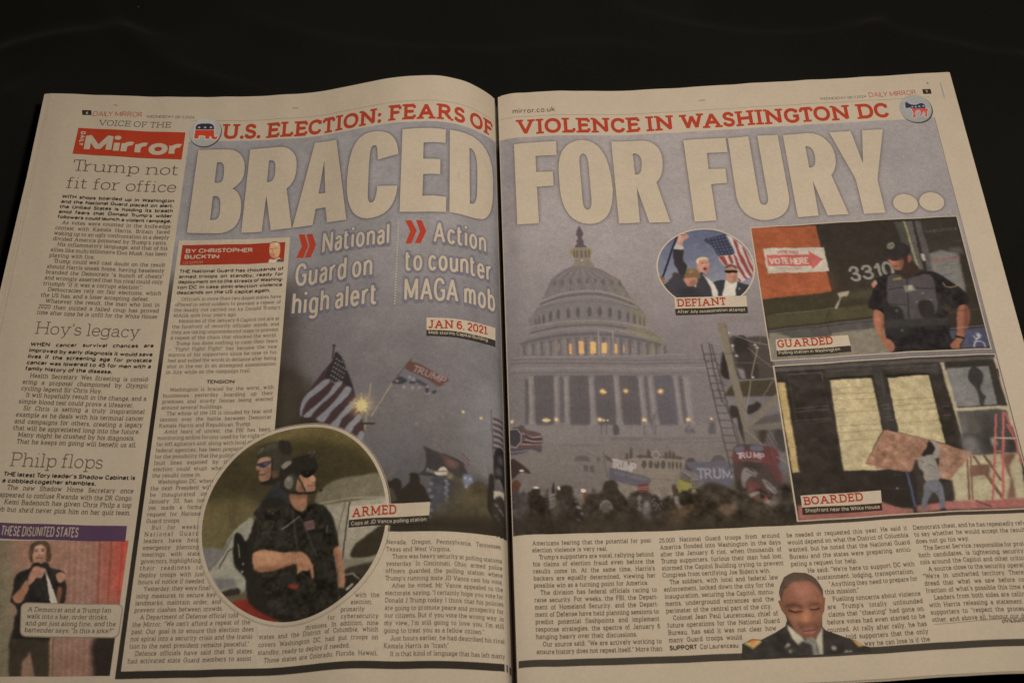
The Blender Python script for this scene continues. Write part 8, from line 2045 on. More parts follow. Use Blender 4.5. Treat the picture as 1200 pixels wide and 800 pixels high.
CM.draw([('grad',[(297.3,(116,86,68)),(334.5,(118,88,72)),(352.3,(112,87,71)),(374.8,(102,78,61))]),
 ('p',(83,79,57),3,.75,[-270.3,299.9,-257.2,302.2,-245.4,378.1,-256.4,378.1]),
 ('p',(101,95,71),2,.6,[-258.6,318.6,-255.4,316.2,-247.7,367.5,-250.8,367.5]),
 ('l',(107,73,61),1.07,.35,[-231.8,302,-222.2,378.2]),
 ('l',(131,92,77),1.07,.35,[-230.4,302,-220.9,378.2]),
 ('l',(107,73,61),1.07,.35,[-228.9,302,-219.5,378.2]),
 ('l',(131,92,77),1.07,.35,[-227.4,302,-218.2,378.2]),
 ('l',(107,73,61),1.07,.35,[-225.9,302,-216.8,378.2]),
 ('l',(131,92,77),1.07,.35,[-224.4,302,-215.5,378.2]),
 ('l',(107,73,61),1.07,.35,[-222.9,302,-214.1,378.2]),
 ('l',(131,92,77),1.07,.35,[-221.4,302,-212.8,378.3]),
 ('l',(107,73,61),1.07,.35,[-219.9,302,-211.4,378.3]),
 ('l',(131,92,77),1.07,.35,[-218.4,302,-210.1,378.3]),
 ('l',(107,73,61),1.07,.35,[-216.9,302,-208.7,378.3]),
 ('l',(131,92,77),1.07,.35,[-215.4,302,-207.4,378.3]),
 ('l',(107,73,61),1.07,.35,[-213.9,302,-206,378.3]),
 ('l',(131,92,77),1.07,.35,[-212.4,302,-204.6,378.4]),
 ('l',(107,73,61),1.07,.35,[-210.9,302,-203.3,378.4]),
 ('l',(131,92,77),1.07,.35,[-209.4,302,-201.9,378.4]),
 ('l',(107,73,61),1.07,.35,[-207.9,302,-200.6,378.4]),
 ('l',(131,92,77),1.07,.35,[-206.4,302,-199.2,378.4]),
 ('l',(107,73,61),1.07,.35,[-204.9,302,-197.8,378.4]),
 ('l',(131,92,77),1.07,.35,[-203.4,302,-196.5,378.5]),
 ('l',(107,73,61),1.07,.35,[-201.9,302.1,-195.1,378.5]),
 ('l',(131,92,77),1.07,.35,[-200.4,302.1,-193.8,378.5]),
 ('p',(121,60,46),3,.55,[-214.2,298.4,-198,298.5,-194.1,378.5,-208.8,337.9]),
 ('p',(145,55,42),2.5,.7,[-206,303.2,-198.8,300.9,-196.8,338.1,-202.2,332.3]),
 ('p',(95,59,44),2,.5,[-212.1,336.8,-195.9,332.4,-198.8,342.5,-211.6,340.1]),
 ('l',(103,45,36),1.07,.5,[-213.9,300.8,-210.2,336.8]),
 ('l',(135,66,52),1.07,.5,[-211,300.8,-207.7,336.8]),
 ('l',(103,45,36),1.07,.5,[-208.1,300.8,-205.2,336.8]),
 ('l',(135,66,52),1.07,.5,[-205.2,300.8,-202.7,336.9]),
 ('l',(103,45,36),1.07,.5,[-202.3,300.9,-200.2,336.9]),
 ('p',(34,28,22),1,1,[-210.2,361.1,-209.4,355.7,-206.6,354.1,-193.2,353.7,-194.1,378.5,-206.3,378.3]),
 ('p',(46,39,29),.35,1,[-246.6,377,-249.7,358.9,-249.1,350.7,-231.7,350.6,-228,376,-233.8,377.1,-239,362.6,-241.7,367.5,-240.8,377.1]),
 ('p',(31,27,22),.3,1,[-248.6,352.3,-249.5,344.6,-246.1,337.9,-232.9,336.7,-230.6,356.7,-248.2,355.8]),
 ('l',(83,64,41),.71,1,[-228.9,355.6,-226.6,377.1]),
 ('l',(120,96,69),.36,1,[-229.9,355.6,-227,377.1]),
 ('s',(31,28,24),.25,1,[-245.8,317.6,-244,315.7,-238.2,315.6,-235.7,318.5,-229.6,320.2,-227.8,324.8,-226.6,329.9,-226.6,336.7,-229.6,337.8,-232.7,337.8,-244.4,339,-247.7,343.5,-249.5,339.1,-252.8,336.2,-252.4,333.4,-252.6,330,-252.1,322,-246.1,318.6]),
 ('a',14,4,55,[-245.8,317.6,-238.2,315.6,-229.6,320.2,-226.6,329.9,-226.6,336.7,-232.7,337.8,-244.4,339,-252.8,336.2,-252.1,322]),
 ('s',(124,86,63),.25,1,[-251.9,334.1,-249.5,330,-246.7,324.8,-244.9,328.8,-246,333.4,-247.3,336.8,-250.3,336.9]),
 ('s',(136,98,77),.25,1,[-246,325.4,-245.5,320.8,-243.7,317.6,-241.1,318.6,-240.7,322.5,-242.3,324.5,-244.9,327.7]),
 ('l',(91,62,47),.36,.5,[-244.7,320.8,-242.2,320.2]),
 ('s',(129,93,74),.25,1,[-241.4,318.5,-238.1,319.2,-239,323.1,-240.5,324.3,-242.1,322.2]),
 ('s',(141,103,79),.25,1,[-232.7,322.2,-230.6,320.7,-228.1,322.5,-228.3,325.3,-230.9,326]),
 ('l',(96,65,49),.3,.6,[-231.8,323.1,-229.3,322.5]),
 ('s',(99,65,47),.4,1,[-230.7,328.8,-228.3,329.9,-228.6,336.7,-230.3,336.3]),
 ('s',(41,33,26),.4,1,[-229,324.8,-226.5,329.9,-226.6,336.7,-228.1,337.3,-228.2,329.9]),
 ('s',(65,50,34),.2,1,[-247.7,312.1,-248,306.8,-245.9,303.9,-242.3,303.1,-238.7,305.6,-236.8,311,-236.8,314.5,-238.8,315,-240.7,308,-245.8,307.4,-245,315.6,-246.4,315]),
 ('s',(144,107,85),.2,1,[-246,311.2,-245.7,307.5,-242.9,305.6,-239.5,308.6,-238.7,312.8,-240,315.7,-242.2,316.3,-244.5,315]),
 ('s',(171,131,106),.6,.6,[-245.3,307.4,-242.3,306.2,-241.4,308.6,-244.4,309.5]),
 ('s',(107,74,58),.5,.6,[-241,311.5,-239,310.3,-238.7,313.2,-240.1,315.6,-240.9,315]),
 ('s',(93,71,50),.4,.7,[-245.7,304.8,-242.7,303.7,-240.4,305,-243.1,304.7]),
 ('l',(91,70,49),.48,1,[-247.6,308,-247,312.7]),
 ('l',(48,37,26),.48,1,[-246.1,312.1,-245.9,315]),
 ('s',(61,47,33),.3,1,[-246.2,311.5,-245.4,307.1,-242.5,305.2,-244.7,304.6,-247.3,308]),
 ('s',(61,47,33),.3,1,[-239.6,308,-237.6,309.1,-236.8,314.4,-238.4,314.5]),
 ('s',(106,77,61),.5,.6,[-244.9,313.3,-243.5,312.4,-240.9,312.1,-239.5,312.8,-240.3,315.7,-242.3,316.4,-244.3,315.1]),
 ('e',(58,40,32),.2,1,[-244.3,309.6,.9,0,0,.4]),
 ('e',(58,40,32),.2,1,[-241.3,309.3,.9,0,.1,.4]),
 ('l',(70,51,39),.48,1,[-245.5,308.7,-243.4,308.5]),
 ('l',(70,51,39),.48,1,[-242.3,308.3,-240.4,308.4]),
 ('s',(163,124,99),.4,.7,[-243.4,308.6,-242.5,308.6,-241.7,311.4,-242.8,311.6]),
 ('s',(97,69,54),.3,.8,[-243.5,311.4,-241.4,311.3,-241.5,312,-243.2,312.1]),
 ('l',(115,79,63),.36,1,[-242.8,309.5,-242.8,311.2,-242,311.5]),
 ('l',(85,47,40),.65,1,[-243.6,313,-241,313]),
 ('e',(29,25,22),.2,1,[-243,316.7,1.7,0,.1,1.1]),
 ('s',(181,168,144),.15,1,[-238.2,319.2,-237,321.9,-229.6,337.8,-232.7,338]),
 ('w',.28,3.4,78),
 ('w',.12600000000000003,1.3,98),
 ('n',.1,2.6,58),
 ('n',.06999999999999999,7.5,68),
 ('blur',.14),
 ('g',.057499999999999996,8)])
CM.emit('printed_photo', 'L', 0.06, pageL, 'photo of a man in a dark shirt holding a microphone', None)
k = Ink('L')
k.quad([(-270.2, 293.6), (-201.0, 295.4), (-200.8, 304.1), (-268.6, 302.5)], PURPLE, 0.1)
k.fit('THESE DISUNITED STATES', COND, -263.4, -225.1, 300.97, 5.6, WHITE*.9, 0.16, 301.80)
k.emit('cartoon_title', pageL, 'purple bar with condensed white capitals')
def bubble(c, r=3.0):
    o = []
    for i in range(4):
        p, a, b_ = np.array(c[i]), np.array(c[i-1]), np.array(c[(i+1) % 4]); u = (a-p)/np.linalg.norm(a-p); v = (b_-p)/np.linalg.norm(b_-p)
        for t in np.linspace(0, 1, 7): o.append(tuple((1-t)**2*(p+u*r)+2*t*(1-t)*p+t*t*(p+v*r)))
    return o
bc = [(-247.0, 337.4), (-197.8, 338.5), (-198.0, 355.2), (-244.6, 354.3)]
k = Ink('L'); k.outline([bubble([(bc[0][0]-.5, bc[0][1]-.5), (bc[1][0]+.5, bc[1][1]-.5), (bc[2][0]+.5, bc[2][1]+.6), (bc[3][0]-.5, bc[3][1]+.6)], 3.6)], PAPER*.5, .10); k.outline([bubble(bc)], WHITE, .15)
k.fit('A Democrat and a Trump fan', SLAB, -243.4, -202.8, 341.85, 2.55, INKTXT, 0.21, 342.52)
k.fit('walk into a bar, order drinks,', SLAB, -243.3, -203.9, 345.43, 2.55, INKTXT, 0.21, 346.10)
k.fit('and get just along fine.. and the', SLAB, -243.3, -199.7, 349.00, 2.55, INKTXT, 0.21, 349.73)
k.fit('bartender says: “Is this a joke?”', SLAB, -243.2, -200.3, 352.54, 2.55, INKTXT, 0.21, 353.27)
k.emit('speech_bubble', pageL)
k = Ink('R'); k.ring(116.9, 140.5, 27.400000000000002, 28.3, WHITE, .17, 128, 412); k.emit('photo_rim', pageR)
oc = [q for q in circle(116.9, 140.5, 27.6, 160) if q[1] < 162]
CD = Canvas(89.00000000000001, 112.60000000000001, 144.8, 164, 0.32, (177, 159, 131))
CD.draw([('grad',[(113.7,(87,89,103)),(132.3,(102,103,113)),(150.5,(125,123,126)),(162.4,(139,134,132))]),
 ('n',.04,8,4,None),
 ('l',(44,42,48),1.21,1,[102.8,116.5,91.6,146]),
 ('s',(51,47,45),.2,1,[100,126,105.5,126.5,104.5,134.4,106.5,138.2,105.6,142.3,104.5,147.2,101.8,145.3,100.4,140.1,99.1,135.9]),
 ('s',(171,161,146),.2,1,[100.5,124.9,101.9,121.4,102.6,121.7,105.3,124.2,105.2,126.6,100,126.1]),
 ('s',(169,127,105),.2,1,[103.7,115.7,105.5,114.7,108.1,115.2,109.5,117,108.9,118.8,106.4,120.3,105.7,122.4,105,124,102,122,102.8,118.9]),
 ('l',(103,70,58),.43,1,[105,115.7,106.1,116.3,108,116.2]),
 ('l',(120,85,70),.29,1,[106.9,119.9,108.8,118.8]),
 ('s',(201,160,133),.5,.6,[103.3,117.5,104.9,116.7,104.5,120.9,103,121.3]),
 ('s',(66,59,55),.3,1,[97.7,143.6,99.1,142.8,101.2,143.9,102,146.6,97.6,146.4]),
 ('s',(56,57,69),.2,1,[118.2,120.5,122.6,119.5,131.3,117.7,132.8,122.8,134.7,131.6,125.6,133.2,122.9,126.8]),
 ('d',(143,139,139),.35,.8,[120.9,120.7]),
 ('d',(143,139,139),.35,.8,[123,120.3]),
 ('d',(143,139,139),.35,.8,[125,120]),
 ('d',(143,139,139),.35,.8,[127.1,119.7]),
 ('d',(143,139,139),.35,.8,[129.1,119.4]),
 ('d',(143,139,139),.35,.8,[131.2,119.1]),
 ('d',(143,139,139),.35,.8,[121.4,122.9]),
 ('d',(143,139,139),.35,.8,[123.5,122.6]),
 ('d',(143,139,139),.35,.8,[125.5,122.3]),
 ('d',(143,139,139),.35,.8,[127.6,121.9]),
 ('d',(143,139,139),.35,.8,[129.6,121.6]),
 ('d',(143,139,139),.35,.8,[131.6,121.3]),
 ('d',(143,139,139),.35,.8,[121.9,125.1]),
 ('d',(143,139,139),.35,.8,[124,124.8]),
 ('d',(143,139,139),.35,.8,[126,124.5]),
 ('d',(143,139,139),.35,.8,[128,124.2]),
 ('d',(143,139,139),.35,.8,[130.1,123.8]),
 ('d',(143,139,139),.35,.8,[132.1,123.5]),
 ('d',(143,139,139),.35,.8,[124.5,127]),
 ('d',(143,139,139),.35,.8,[126.5,126.7]),
 ('d',(143,139,139),.35,.8,[128.5,126.4]),
 ('d',(143,139,139),.35,.8,[130.6,126.1]),
 ('d',(143,139,139),.35,.8,[132.6,125.7]),
 ('d',(143,139,139),.35,.8,[125,129.2]),
 ('d',(143,139,139),.35,.8,[127,128.9]),
 ('d',(143,139,139),.35,.8,[129,128.6]),
 ('d',(143,139,139),.35,.8,[131.1,128.3]),
 ('d',(143,139,139),.35,.8,[133.1,128]),
 ('d',(143,139,139),.35,.8,[125.4,131.4]),
 ('d',(143,139,139),.35,.8,[127.5,131.1]),
 ('d',(143,139,139),.35,.8,[129.5,130.8]),
 ('d',(143,139,139),.35,.8,[131.5,130.5]),
 ('d',(143,139,139),.35,.8,[133.6,130.2]),
 ('s',(178,163,148),.2,1,[131.3,117.7,135,120.3,140.3,127,143.4,135.5,144.6,143.3,143.5,147.1,141.7,148.9,137.3,151.5,134.7,151.8,130.6,142.4,127.7,140.2,125.5,133.2,134.7,131.7,132.8,122.8]),
 ('s',(129,62,55),.2,1,[134.9,121.3,137.1,123.7,137.8,129.8,139.7,135.8,141.7,143.1,142.8,148.4,141.3,148.1,137.5,137.3,136.1,128.4]),
 ('s',(129,62,55),.2,1,[139.7,127.3,141.2,129.7,143.1,138.7,144.4,143.6,143.6,145.5,141.2,136.6]),
 ('s',(129,62,55),.2,1,[134,132,135.4,133.6,136.7,140.2,138.9,146.8,140.2,150.1,138.8,149.9,135.6,142.7]),
 ('s',(129,62,55),.2,1,[130.7,133.1,132.3,132.8,133.3,138.1,131.9,138.7]),
 ('s',(129,62,55),.2,1,[126.8,133.3,128.4,133.1,130,139.1,128.3,139.7,125.5,133.9]),
 ('s',(129,62,55),.2,1,[134.1,148.4,136.4,151.2,135.2,151.7]),
 ('l',(98,99,113),.4,.6,[136.8,133.7,137.9,137.7,140.3,143.7]),
 ('l',(93,94,108),.35,.6,[131.8,118.1,135.2,131.6]),
 ('s',(176,127,104),.2,1,[112.6,134.7,114.3,133.6,117.4,133.5,119.3,135.6,119.3,139.7,118.4,143.2,116.8,144.8,114.2,144.2,112.8,141.8,112.1,139.2]),
 ('s',(203,175,133),.3,1,[112.1,135.6,113.8,133.3,117.5,133,119.3,135.1,117.3,134.7,114.2,134.9,112.8,137.9]),
 ('s',(138,89,73),.5,.6,[116.5,142.1,119.2,139,118.4,143.2,116.8,144.7]),
 ('e',(80,40,37),.2,1,[116.4,141.3,.9,0,-.1,1]),
 ('l',(101,66,53),.4,1,[114.7,137.3,116.3,137]),
 ('l',(103,68,55),.4,1,[117.6,137.1,118.7,137.3]),
 ('s',(57,58,57),.3,1,[113.2,144.4,116.1,145.9,118.7,155.7,118.3,161.4,108.3,161.4]),
 ('s',(188,176,158),.2,1,[114.6,145.2,116,147.2,119.1,152.2,121.5,155.9,121.9,161.6,118.6,161.4,118.7,155.7,117.2,150.5]),
 ('s',(53,51,52),.2,1,[119.8,152.6,122.4,150.5,127.6,150.5,127.5,155.6,124.5,161.8,122,161.3]),
 ('s',(53,51,52),.2,1,[133.1,152.2,137.1,153.1,141.3,156,137.5,162.6,130.9,162.2]),
 ('s',(190,178,159),.2,1,[127.6,150,130.4,152.8,133.9,151.6,132.5,156.6,131.1,162.2,124.5,161.4,126,155.5]),
 ('s',(165,119,96),.2,1,[128.2,143.2,128.7,140.3,131.7,139.5,134.7,140.8,134.8,144.6,133.8,150,130.5,152.8,128.2,150.1]),
 ('s',(91,70,55),.3,1,[128.2,142.2,128.6,140.1,131.7,139.2,134.8,140.7,134.8,142.6,131.8,140.8]),
 ('s',(32,29,28),.15,1,[128,143.3,134.7,143.7,134.4,145.5,131.6,145,130.7,145.5,128.1,144.9]),
 ('l',(120,78,64),.3,1,[129.9,148.1,132.7,148.3]),
 ('s',(129,89,71),.5,.6,[132.6,147,134.4,145.8,133.7,150.3,131.5,152.1]),
 ('e',(142,133,118),.2,1,[134.6,156.5,.5,.1,0,.6]),
 ('s',(58,55,55),.25,1,[112.4,148.9,115.2,145.5,117.6,150.2,119,155.8,118.7,161.3,106.6,161.6,110.8,152.8]),
 ('s',(190,178,159),.2,1,[114.8,144.9,117,147.9,120.3,152,121.6,156.5,121.7,161.5,118.7,161.4,118.7,155.8,116.8,150.1]),
 ('s',(60,57,58),.25,1,[91,152.6,93.5,149.2,98,145.7,101.7,144.9,104.1,145.6,104.9,149.9,106.2,153.1,112.5,151.9,113.8,155.5,115.6,161.1,96.9,161.4,93.6,157.3]),
 ('s',(45,42,42),1.5,.6,[99.9,155.6,106.2,154,113.6,157,113.1,161.4,104.2,160.9]),
 ('l',(142,131,114),.48,1,[92.4,150.6,94.8,148.5]),
 ('s',(112,88,57),.2,1,[104.6,144.6,106.2,141.4,109.1,140.6,111.3,141.3,113,144.3,113,148,109.7,147.3,106.8,147.6,104.3,147.4]),
 ('s',(152,124,82),.5,.6,[107,141.9,109.5,141.3,110.1,143.1,107.2,144]),
 ('s',(166,116,93),.25,1,[103.5,147.4,106.8,147.5,109.7,147.2,111.2,149.4,109.6,152.7,106.2,153.1,104.4,151]),
 ('s',(120,79,61),.6,.6,[107.9,148.6,111.1,149.5,109.6,152.7,106.7,152.8]),
 ('d',(181,171,158),.6,1,[109.7,153.2]),
 ('s',(131,89,72),.25,1,[89.5,147.4,91.3,146.3,92.6,148.1,92,150.6,90.7,151.3,89.8,149.5]),
 ('s',(106,84,57),.25,1,[89.3,146.4,91,145.2,92.7,146.9,92.4,147.9,90.4,147.1]),
 ('w',.22,3.4,79),
 ('w',.099,1.3,99),
 ('n',.06,2.6,59),
 ('n',.041999999999999996,7.5,69),
 ('blur',.14),
 ('g',.04025,9)])
CD.emit('printed_photo', 'R', 0.12, pageR, 'round photo of a man raising his fist under a striped flag', oc)
k = Ink('R'); k.rect(145.8, 113.4, 266.6, 206.5, WHITE*.92, .10); k.rect(146.4, 209.3, 267.8, 303.9, WHITE*.92, .10); k.emit('photo_rim', pageR)
CG = Canvas(146.4, 114.1, 265.9, 205.8, 0.4, (177, 160, 131))
CG.draw([('grad',[(115.3,(50,44,36)),(156.7,(53,47,37)),(208,(53,47,37))]),
 ('p',(142,78,49),.2,1,[145.6,113.7,183.8,115,185.8,162.6,146,165]),
 ('p',(156,87,56),4,.5,[142.9,149.5,185.9,150,185.9,162.9,146.1,164.7]),
 ('n',.06,4,3,[146.1,114.4,183.7,115.2,185.7,162.6,146.1,164.4]),
 ('p',(173,162,139),.15,1,[151.5,129.3,186,131.1,186.6,148.4,151.8,147.4]),
 ('p',(167,88,76),.15,1,[152.8,134.2,177.1,135.4,177,132.7,184.5,139.8,177.2,146.2,177.1,143.6,152.7,142.1]),
 ('t', 'VOTE HERE', (189, 174, 151), 1, (153.8, 140.7, 175.7, 141.7, 3.81, 0.78)),
 ('t', 'VOTE AQUI', (151, 82, 71), 1, (158.9, 133.7, 171.0, 134.1, 1.84, 0.39)),
 ('l',(167,134,116),1.44,.7,[159.5,144.6,170.8,144.9]),
 ('l',(147,109,96),.22,.8,[159.5,144.1,170.9,144.4]),
 ('l',(147,109,96),.22,.8,[159.5,145.2,170.7,145.5]),
 ('t', '3310', (126, 122, 108), 1, (198.0, 156.1, 223.3, 153.8, 8.97, 1.72)),
 ('p',(57,51,36),.4,1,[146.5,165.3,185,163.5,188.9,164.4,209.7,162.5,219.4,162.5,217.1,175,185.9,174,146.9,175.6]),
 ('p',(71,64,46),3,.6,[147.7,169.6,186.9,166.3,186.8,168.7,147.2,173]),
 ('p',(77,69,52),1.5,.7,[189.4,164.4,210.7,163,210.1,166.8,188.7,169.2]),
 ('p',(71,64,44),.4,1,[147,175.8,185.9,174,217.6,172.6,216,181.1,147.3,185.3]),
 ('p',(82,75,53),2,.6,[148.1,179.3,182.9,177.1,208.4,176.4,208.1,178.5,182.5,179.8,147.8,182]),
 ('l',(116,107,87),.34,.8,[152.5,175.8,166.3,175.1,185.7,174]),
 ('l',(43,37,28),.57,1,[147.2,185.4,182,183.2,216,181.1]),
 ('l',(46,41,32),.34,1,[182.7,175,179.2,183]),
 ('p',(80,75,67),.3,1,[147.4,185.9,215.9,181.8,214.7,188.6,197.7,190,180.6,192,174.4,196.2,157.8,194.9,147,188.1]),
 ('l',(52,46,39),.34,1,[147.3,187.4,179.4,185.4,207.1,184.3]),
 ('l',(53,48,41),.34,1,[179.7,183.7,180.9,189.9,181.3,191.3]),
 ('p',(119,110,91),.4,1,[147,187.8,153.1,188.8,159.3,192.3,170.4,193.1,180.6,192.3,181.9,190.7,197.8,189.7,214.7,188.6,210.4,212.4,144.4,207.4]),
 ('n',.05,3,6,[147,187.8,214.7,188.6,210.4,212.4,144.4,207.4]),
 ('s',(151,139,114),.2,1,[188.9,164,192.5,163.3,195.9,163,193.1,166.7,192.6,166.1,190.4,167.3,188.6,171.3,186.8,174.7,185.9,174,188.3,169.9,189.5,167.2]),
 ('p',(69,66,55),.3,1,[229.5,116.1,235.1,115.9,237.5,150.8,233.9,146.5,230.8,133.9]),
 ('p',(87,82,73),.3,1,[236.3,115.9,239.8,115.8,239.9,150.9,237,150.8]),
 ('p',(135,128,93),.2,1,[234.8,115.8,235.9,115.8,237.6,150.5,236.1,150.2]),
 ('p',(48,43,37),.3,1,[239.8,115.8,241.1,115.9,240.7,151,239.7,150.9]),
 ('p',(81,76,70),.3,1,[241.1,115.9,244.6,115.8,245.9,154,241.8,153.8]),
 ('p',(55,50,41),.4,1,[244.6,115.8,265.5,115.1,264.7,140.6,245.5,137.5]),
 ('p',(113,108,96),.6,1,[245.2,139.7,252.1,137.9,261.4,140.6,260.8,162.8,259.4,171.4,244.8,158]),
 ('p',(92,89,82),.8,.7,[256.7,136.7,264.5,136.5,264.6,141.3,257.2,139.5]),
 ('t', 'ocpublica', (88, 84, 76), 0.85, (245.8, 124.8, 264.3, 123.7, 2.13, 0.37)),
 ('l',(135,81,78),1.18,.8,[245.8,145.9,261.6,143.1]),
 ('l',(112,103,93),.27,.6,[246.1,146,261.4,143.2]),
 ('l',(130,99,89),.64,.6,[246.4,142.7,251.8,142]),
 ('l',(93,92,95),.64,.8,[247.1,149.3,253.8,148.3]),
 ('l',(94,92,94),.86,.9,[249.6,155.9,254.7,154.8]),
 ('l',(101,97,91),.43,.6,[247,152.7,253.8,151.3]),
 ('l',(94,90,81),.43,.6,[261,132.1,265.5,131.3]),
 ('p',(162,153,132),.25,1,[240.3,139.6,242.1,139.5,242.3,144.6,240.5,144.8]),
 ('s',(39,35,33),.25,1,[211,157.1,219.3,152.6,229,154.2,243.1,152.2,251.3,158,261.6,171.6,253.2,179.5,246.3,173.9,246.9,185.9,244,206.3,213.4,206,210.9,189.7,212.1,179.3,204.5,175,208.6,163.9]),
 ('a',20,3.2,41,[211,157.1,229,154.2,251.3,158,261.6,171.6,253.2,179.5,246.9,185.9,244,206.3,213.4,206,210.9,189.7,208.6,163.9]),
 ('s',(75,69,65),.3,1,[219.7,153.9,226.4,154.3,231.1,156.2,242.6,154.5,243.6,167.6,239.9,182.6,223.2,185.3,216.1,173.6,216.8,163]),
 ('l',(40,36,37),.49,1,[217.9,163.8,226.1,162.8,243.2,164.6]),
 ('l',(43,40,40),.62,1,[229.2,156,225.2,184.7]),
 ('l',(84,80,81),.37,.6,[220.8,157.8,228.3,157.5]),
 ('l',(45,42,41),.49,1,[216.8,173.6,225.1,175]),
 ('s',(44,41,37),.5,1,[214.1,175,222.3,177,222.2,187.5,221.2,196.3,211.9,194.2,211.9,183.8]),
 ('s',(46,42,37),.4,1,[232.9,173.1,240.2,173.5,239.1,185.5,232.4,182.2]),
 ('d',(116,112,99),.86,.6,[220.2,191.8,231.6,173.1,239.9,172,236.4,167.3,219.6,178.4]),
 ('p',(55,52,46),.6,1,[211.2,184.5,247.2,184.4,246.8,189.6,210.9,189.7]),
 ('p',(114,109,87),.2,1,[226.1,161.7,231.7,161.1,232.9,165.2,226.5,166.2]),
 ('p',(153,146,132),.2,1,[229,161.9,231.3,161.7,231.2,164.8,228.9,165]),
 ('p',(134,117,55),.2,1,[221.1,156.3,226,155.5,226.2,157.1,221.3,157.7]),
 ('p',(168,108,88),.2,1,[208.5,159.3,211.4,156.7,212.2,158.9,209.4,162.1]),
 ('p',(136,128,119),.2,1,[210.5,157.2,211.8,156.9,212.2,158.9,211,159.8]),
 ('l',(125,105,75),.74,1,[256.9,162.1,256.1,163,255,163.7,253.9,164.1,252.8,164.3,251.7,164.1,250.7,163.7,249.9,163,249.3,162.1,249,161]),
 ('s',(46,41,38),.2,1,[221.4,135.3,223.2,131.6,226.5,130.2,231.3,131.2,234.6,134.1,234.8,137.6,232.3,140.5,229.5,142.4,225.2,143.2,220.7,141.2,218,137.9,220,137]),
 ('e',(110,107,87),.2,1,[224.3,133.2,2.3,-1.3,.6,2.2]),
 ('l',(62,57,50),.37,1,[223,134.1,225.5,132.5]),
 ('s',(57,43,36),.3,1,[229.8,142.1,233.4,143.7,236.7,148,236.8,152.1,232.1,156.3,227.2,156.4,226.7,151.5]),
 ('s',(130,89,68),.2,1,[220.9,141.8,225.2,143.3,229.7,142.2,228.6,147.5,226.7,150.5,223.7,150.3,222.1,148.5,221.6,145]),
 ('s',(168,110,87),.5,.7,[221.6,142.3,224.6,143.9,223.6,146.5,221.6,145]),
 ('l',(51,31,27),.86,1,[221,142.4,225.2,143.6,229.6,142.7]),
 ('l',(85,45,37),.43,1,[223.4,147.5,226.1,147.4]),
 ('s',(85,55,44),.5,.6,[227.7,143.4,229.6,142.8,228.6,147.5,226.6,150.1]),
 ('s',(128,81,65),.25,1,[232.7,140.9,234.2,140.7,234.4,142.7,233,145.8,232.3,145]),
 ('s',(142,95,69),.2,1,[206.9,177.8,209.3,177.2,212,181.3,210.1,190.4,210.7,195.8,213.2,198.2,214.3,202.1,212,205.3,209.9,204,207.2,196.3,205.6,187]),
 ('s',(176,113,86),.8,.5,[207.1,179.4,209,178.8,208.2,187.2,208.1,194.8,206.9,190.9]),
 ('s',(95,54,41),.5,.5,[210.8,181.2,211.9,182.1,210.2,190.4,209.1,191.1]),
 ('s',(139,91,67),.2,1,[253.2,179.1,258,176.6,259.6,180.9,257.7,188.5,253.8,196.7,250.5,201.8,248.6,205.1,244.9,204.6,244.9,201.9,248,198.7,250.2,192.7]),
 ('s',(93,54,43),.6,.7,[257.9,177,259.6,180.9,257.2,190,253.9,195.9,254.6,189.9]),
 ('l',(39,34,30),1.4,1,[248.6,197.2,253.3,198.9]),
 ('p',(72,72,85),.3,1,[246,193.3,249.8,193.1,248.2,198,246,199.4]),
 ('p',(72,72,85),.25,1,[254.6,192.9,266.1,192.1,266.2,204.9,249.7,205.2,253.3,198.9]),
 ('l',(147,141,133),.44,.7,[246.6,192,266,190.8]),
 ('d',(167,162,155),1.4,1,[261.2,197]),
 ('l',(165,160,153),.83,1,[261.4,197.8,258.9,200.7,257.2,204.4]),
 ('l',(165,160,153),.7,1,[258.1,201.4,261.3,201.2,262.9,202.4,263.3,204.8]),
 ('l',(165,160,153),.57,1,[258,197.6,259.2,199.2,261.8,198.9]),
 ('l',(46,43,37),1.4,.55,[263.7,161.5,266.3,161.3]),
 ('l',(46,43,37),1.4,.55,[263.9,164.9,266.4,164.5]),
 ('l',(46,43,37),1.4,.55,[264.1,168.2,266.5,167.7]),
 ('l',(46,43,37),1.4,.55,[264.3,171.5,266.6,170.8]),
 ('l',(46,43,37),1.4,.55,[264.5,174.8,266.7,173.9]),
 ('l',(46,43,37),1.4,.55,[264.6,178,266.8,177.1]),
 ('l',(46,43,37),1.4,.55,[264.8,181.3,266.9,180.2]),
 ('l',(69,66,57),.51,.8,[248.4,181.5,252.3,180.7,259.4,180.1,266.6,179.3]),
 ('p',(62,55,50),1,.5,[265.8,171.1,265.7,186.6,266.1,191.9,264.7,191.1]),
 ('w',.3,3.4,80),
 ('w',.135,1.3,100),
 ('n',.1,2.6,60),
 ('n',.06999999999999999,7.5,70),
 ('blur',.2),
 ('g',.04025,10)])
CG.emit('printed_photo', 'R', 0.14, pageR, 'photo of an armed officer in a cap by an orange wall', None)
CB = Canvas(147.2, 210.0, 267.2, 303.2, 0.4, (172, 155, 127))
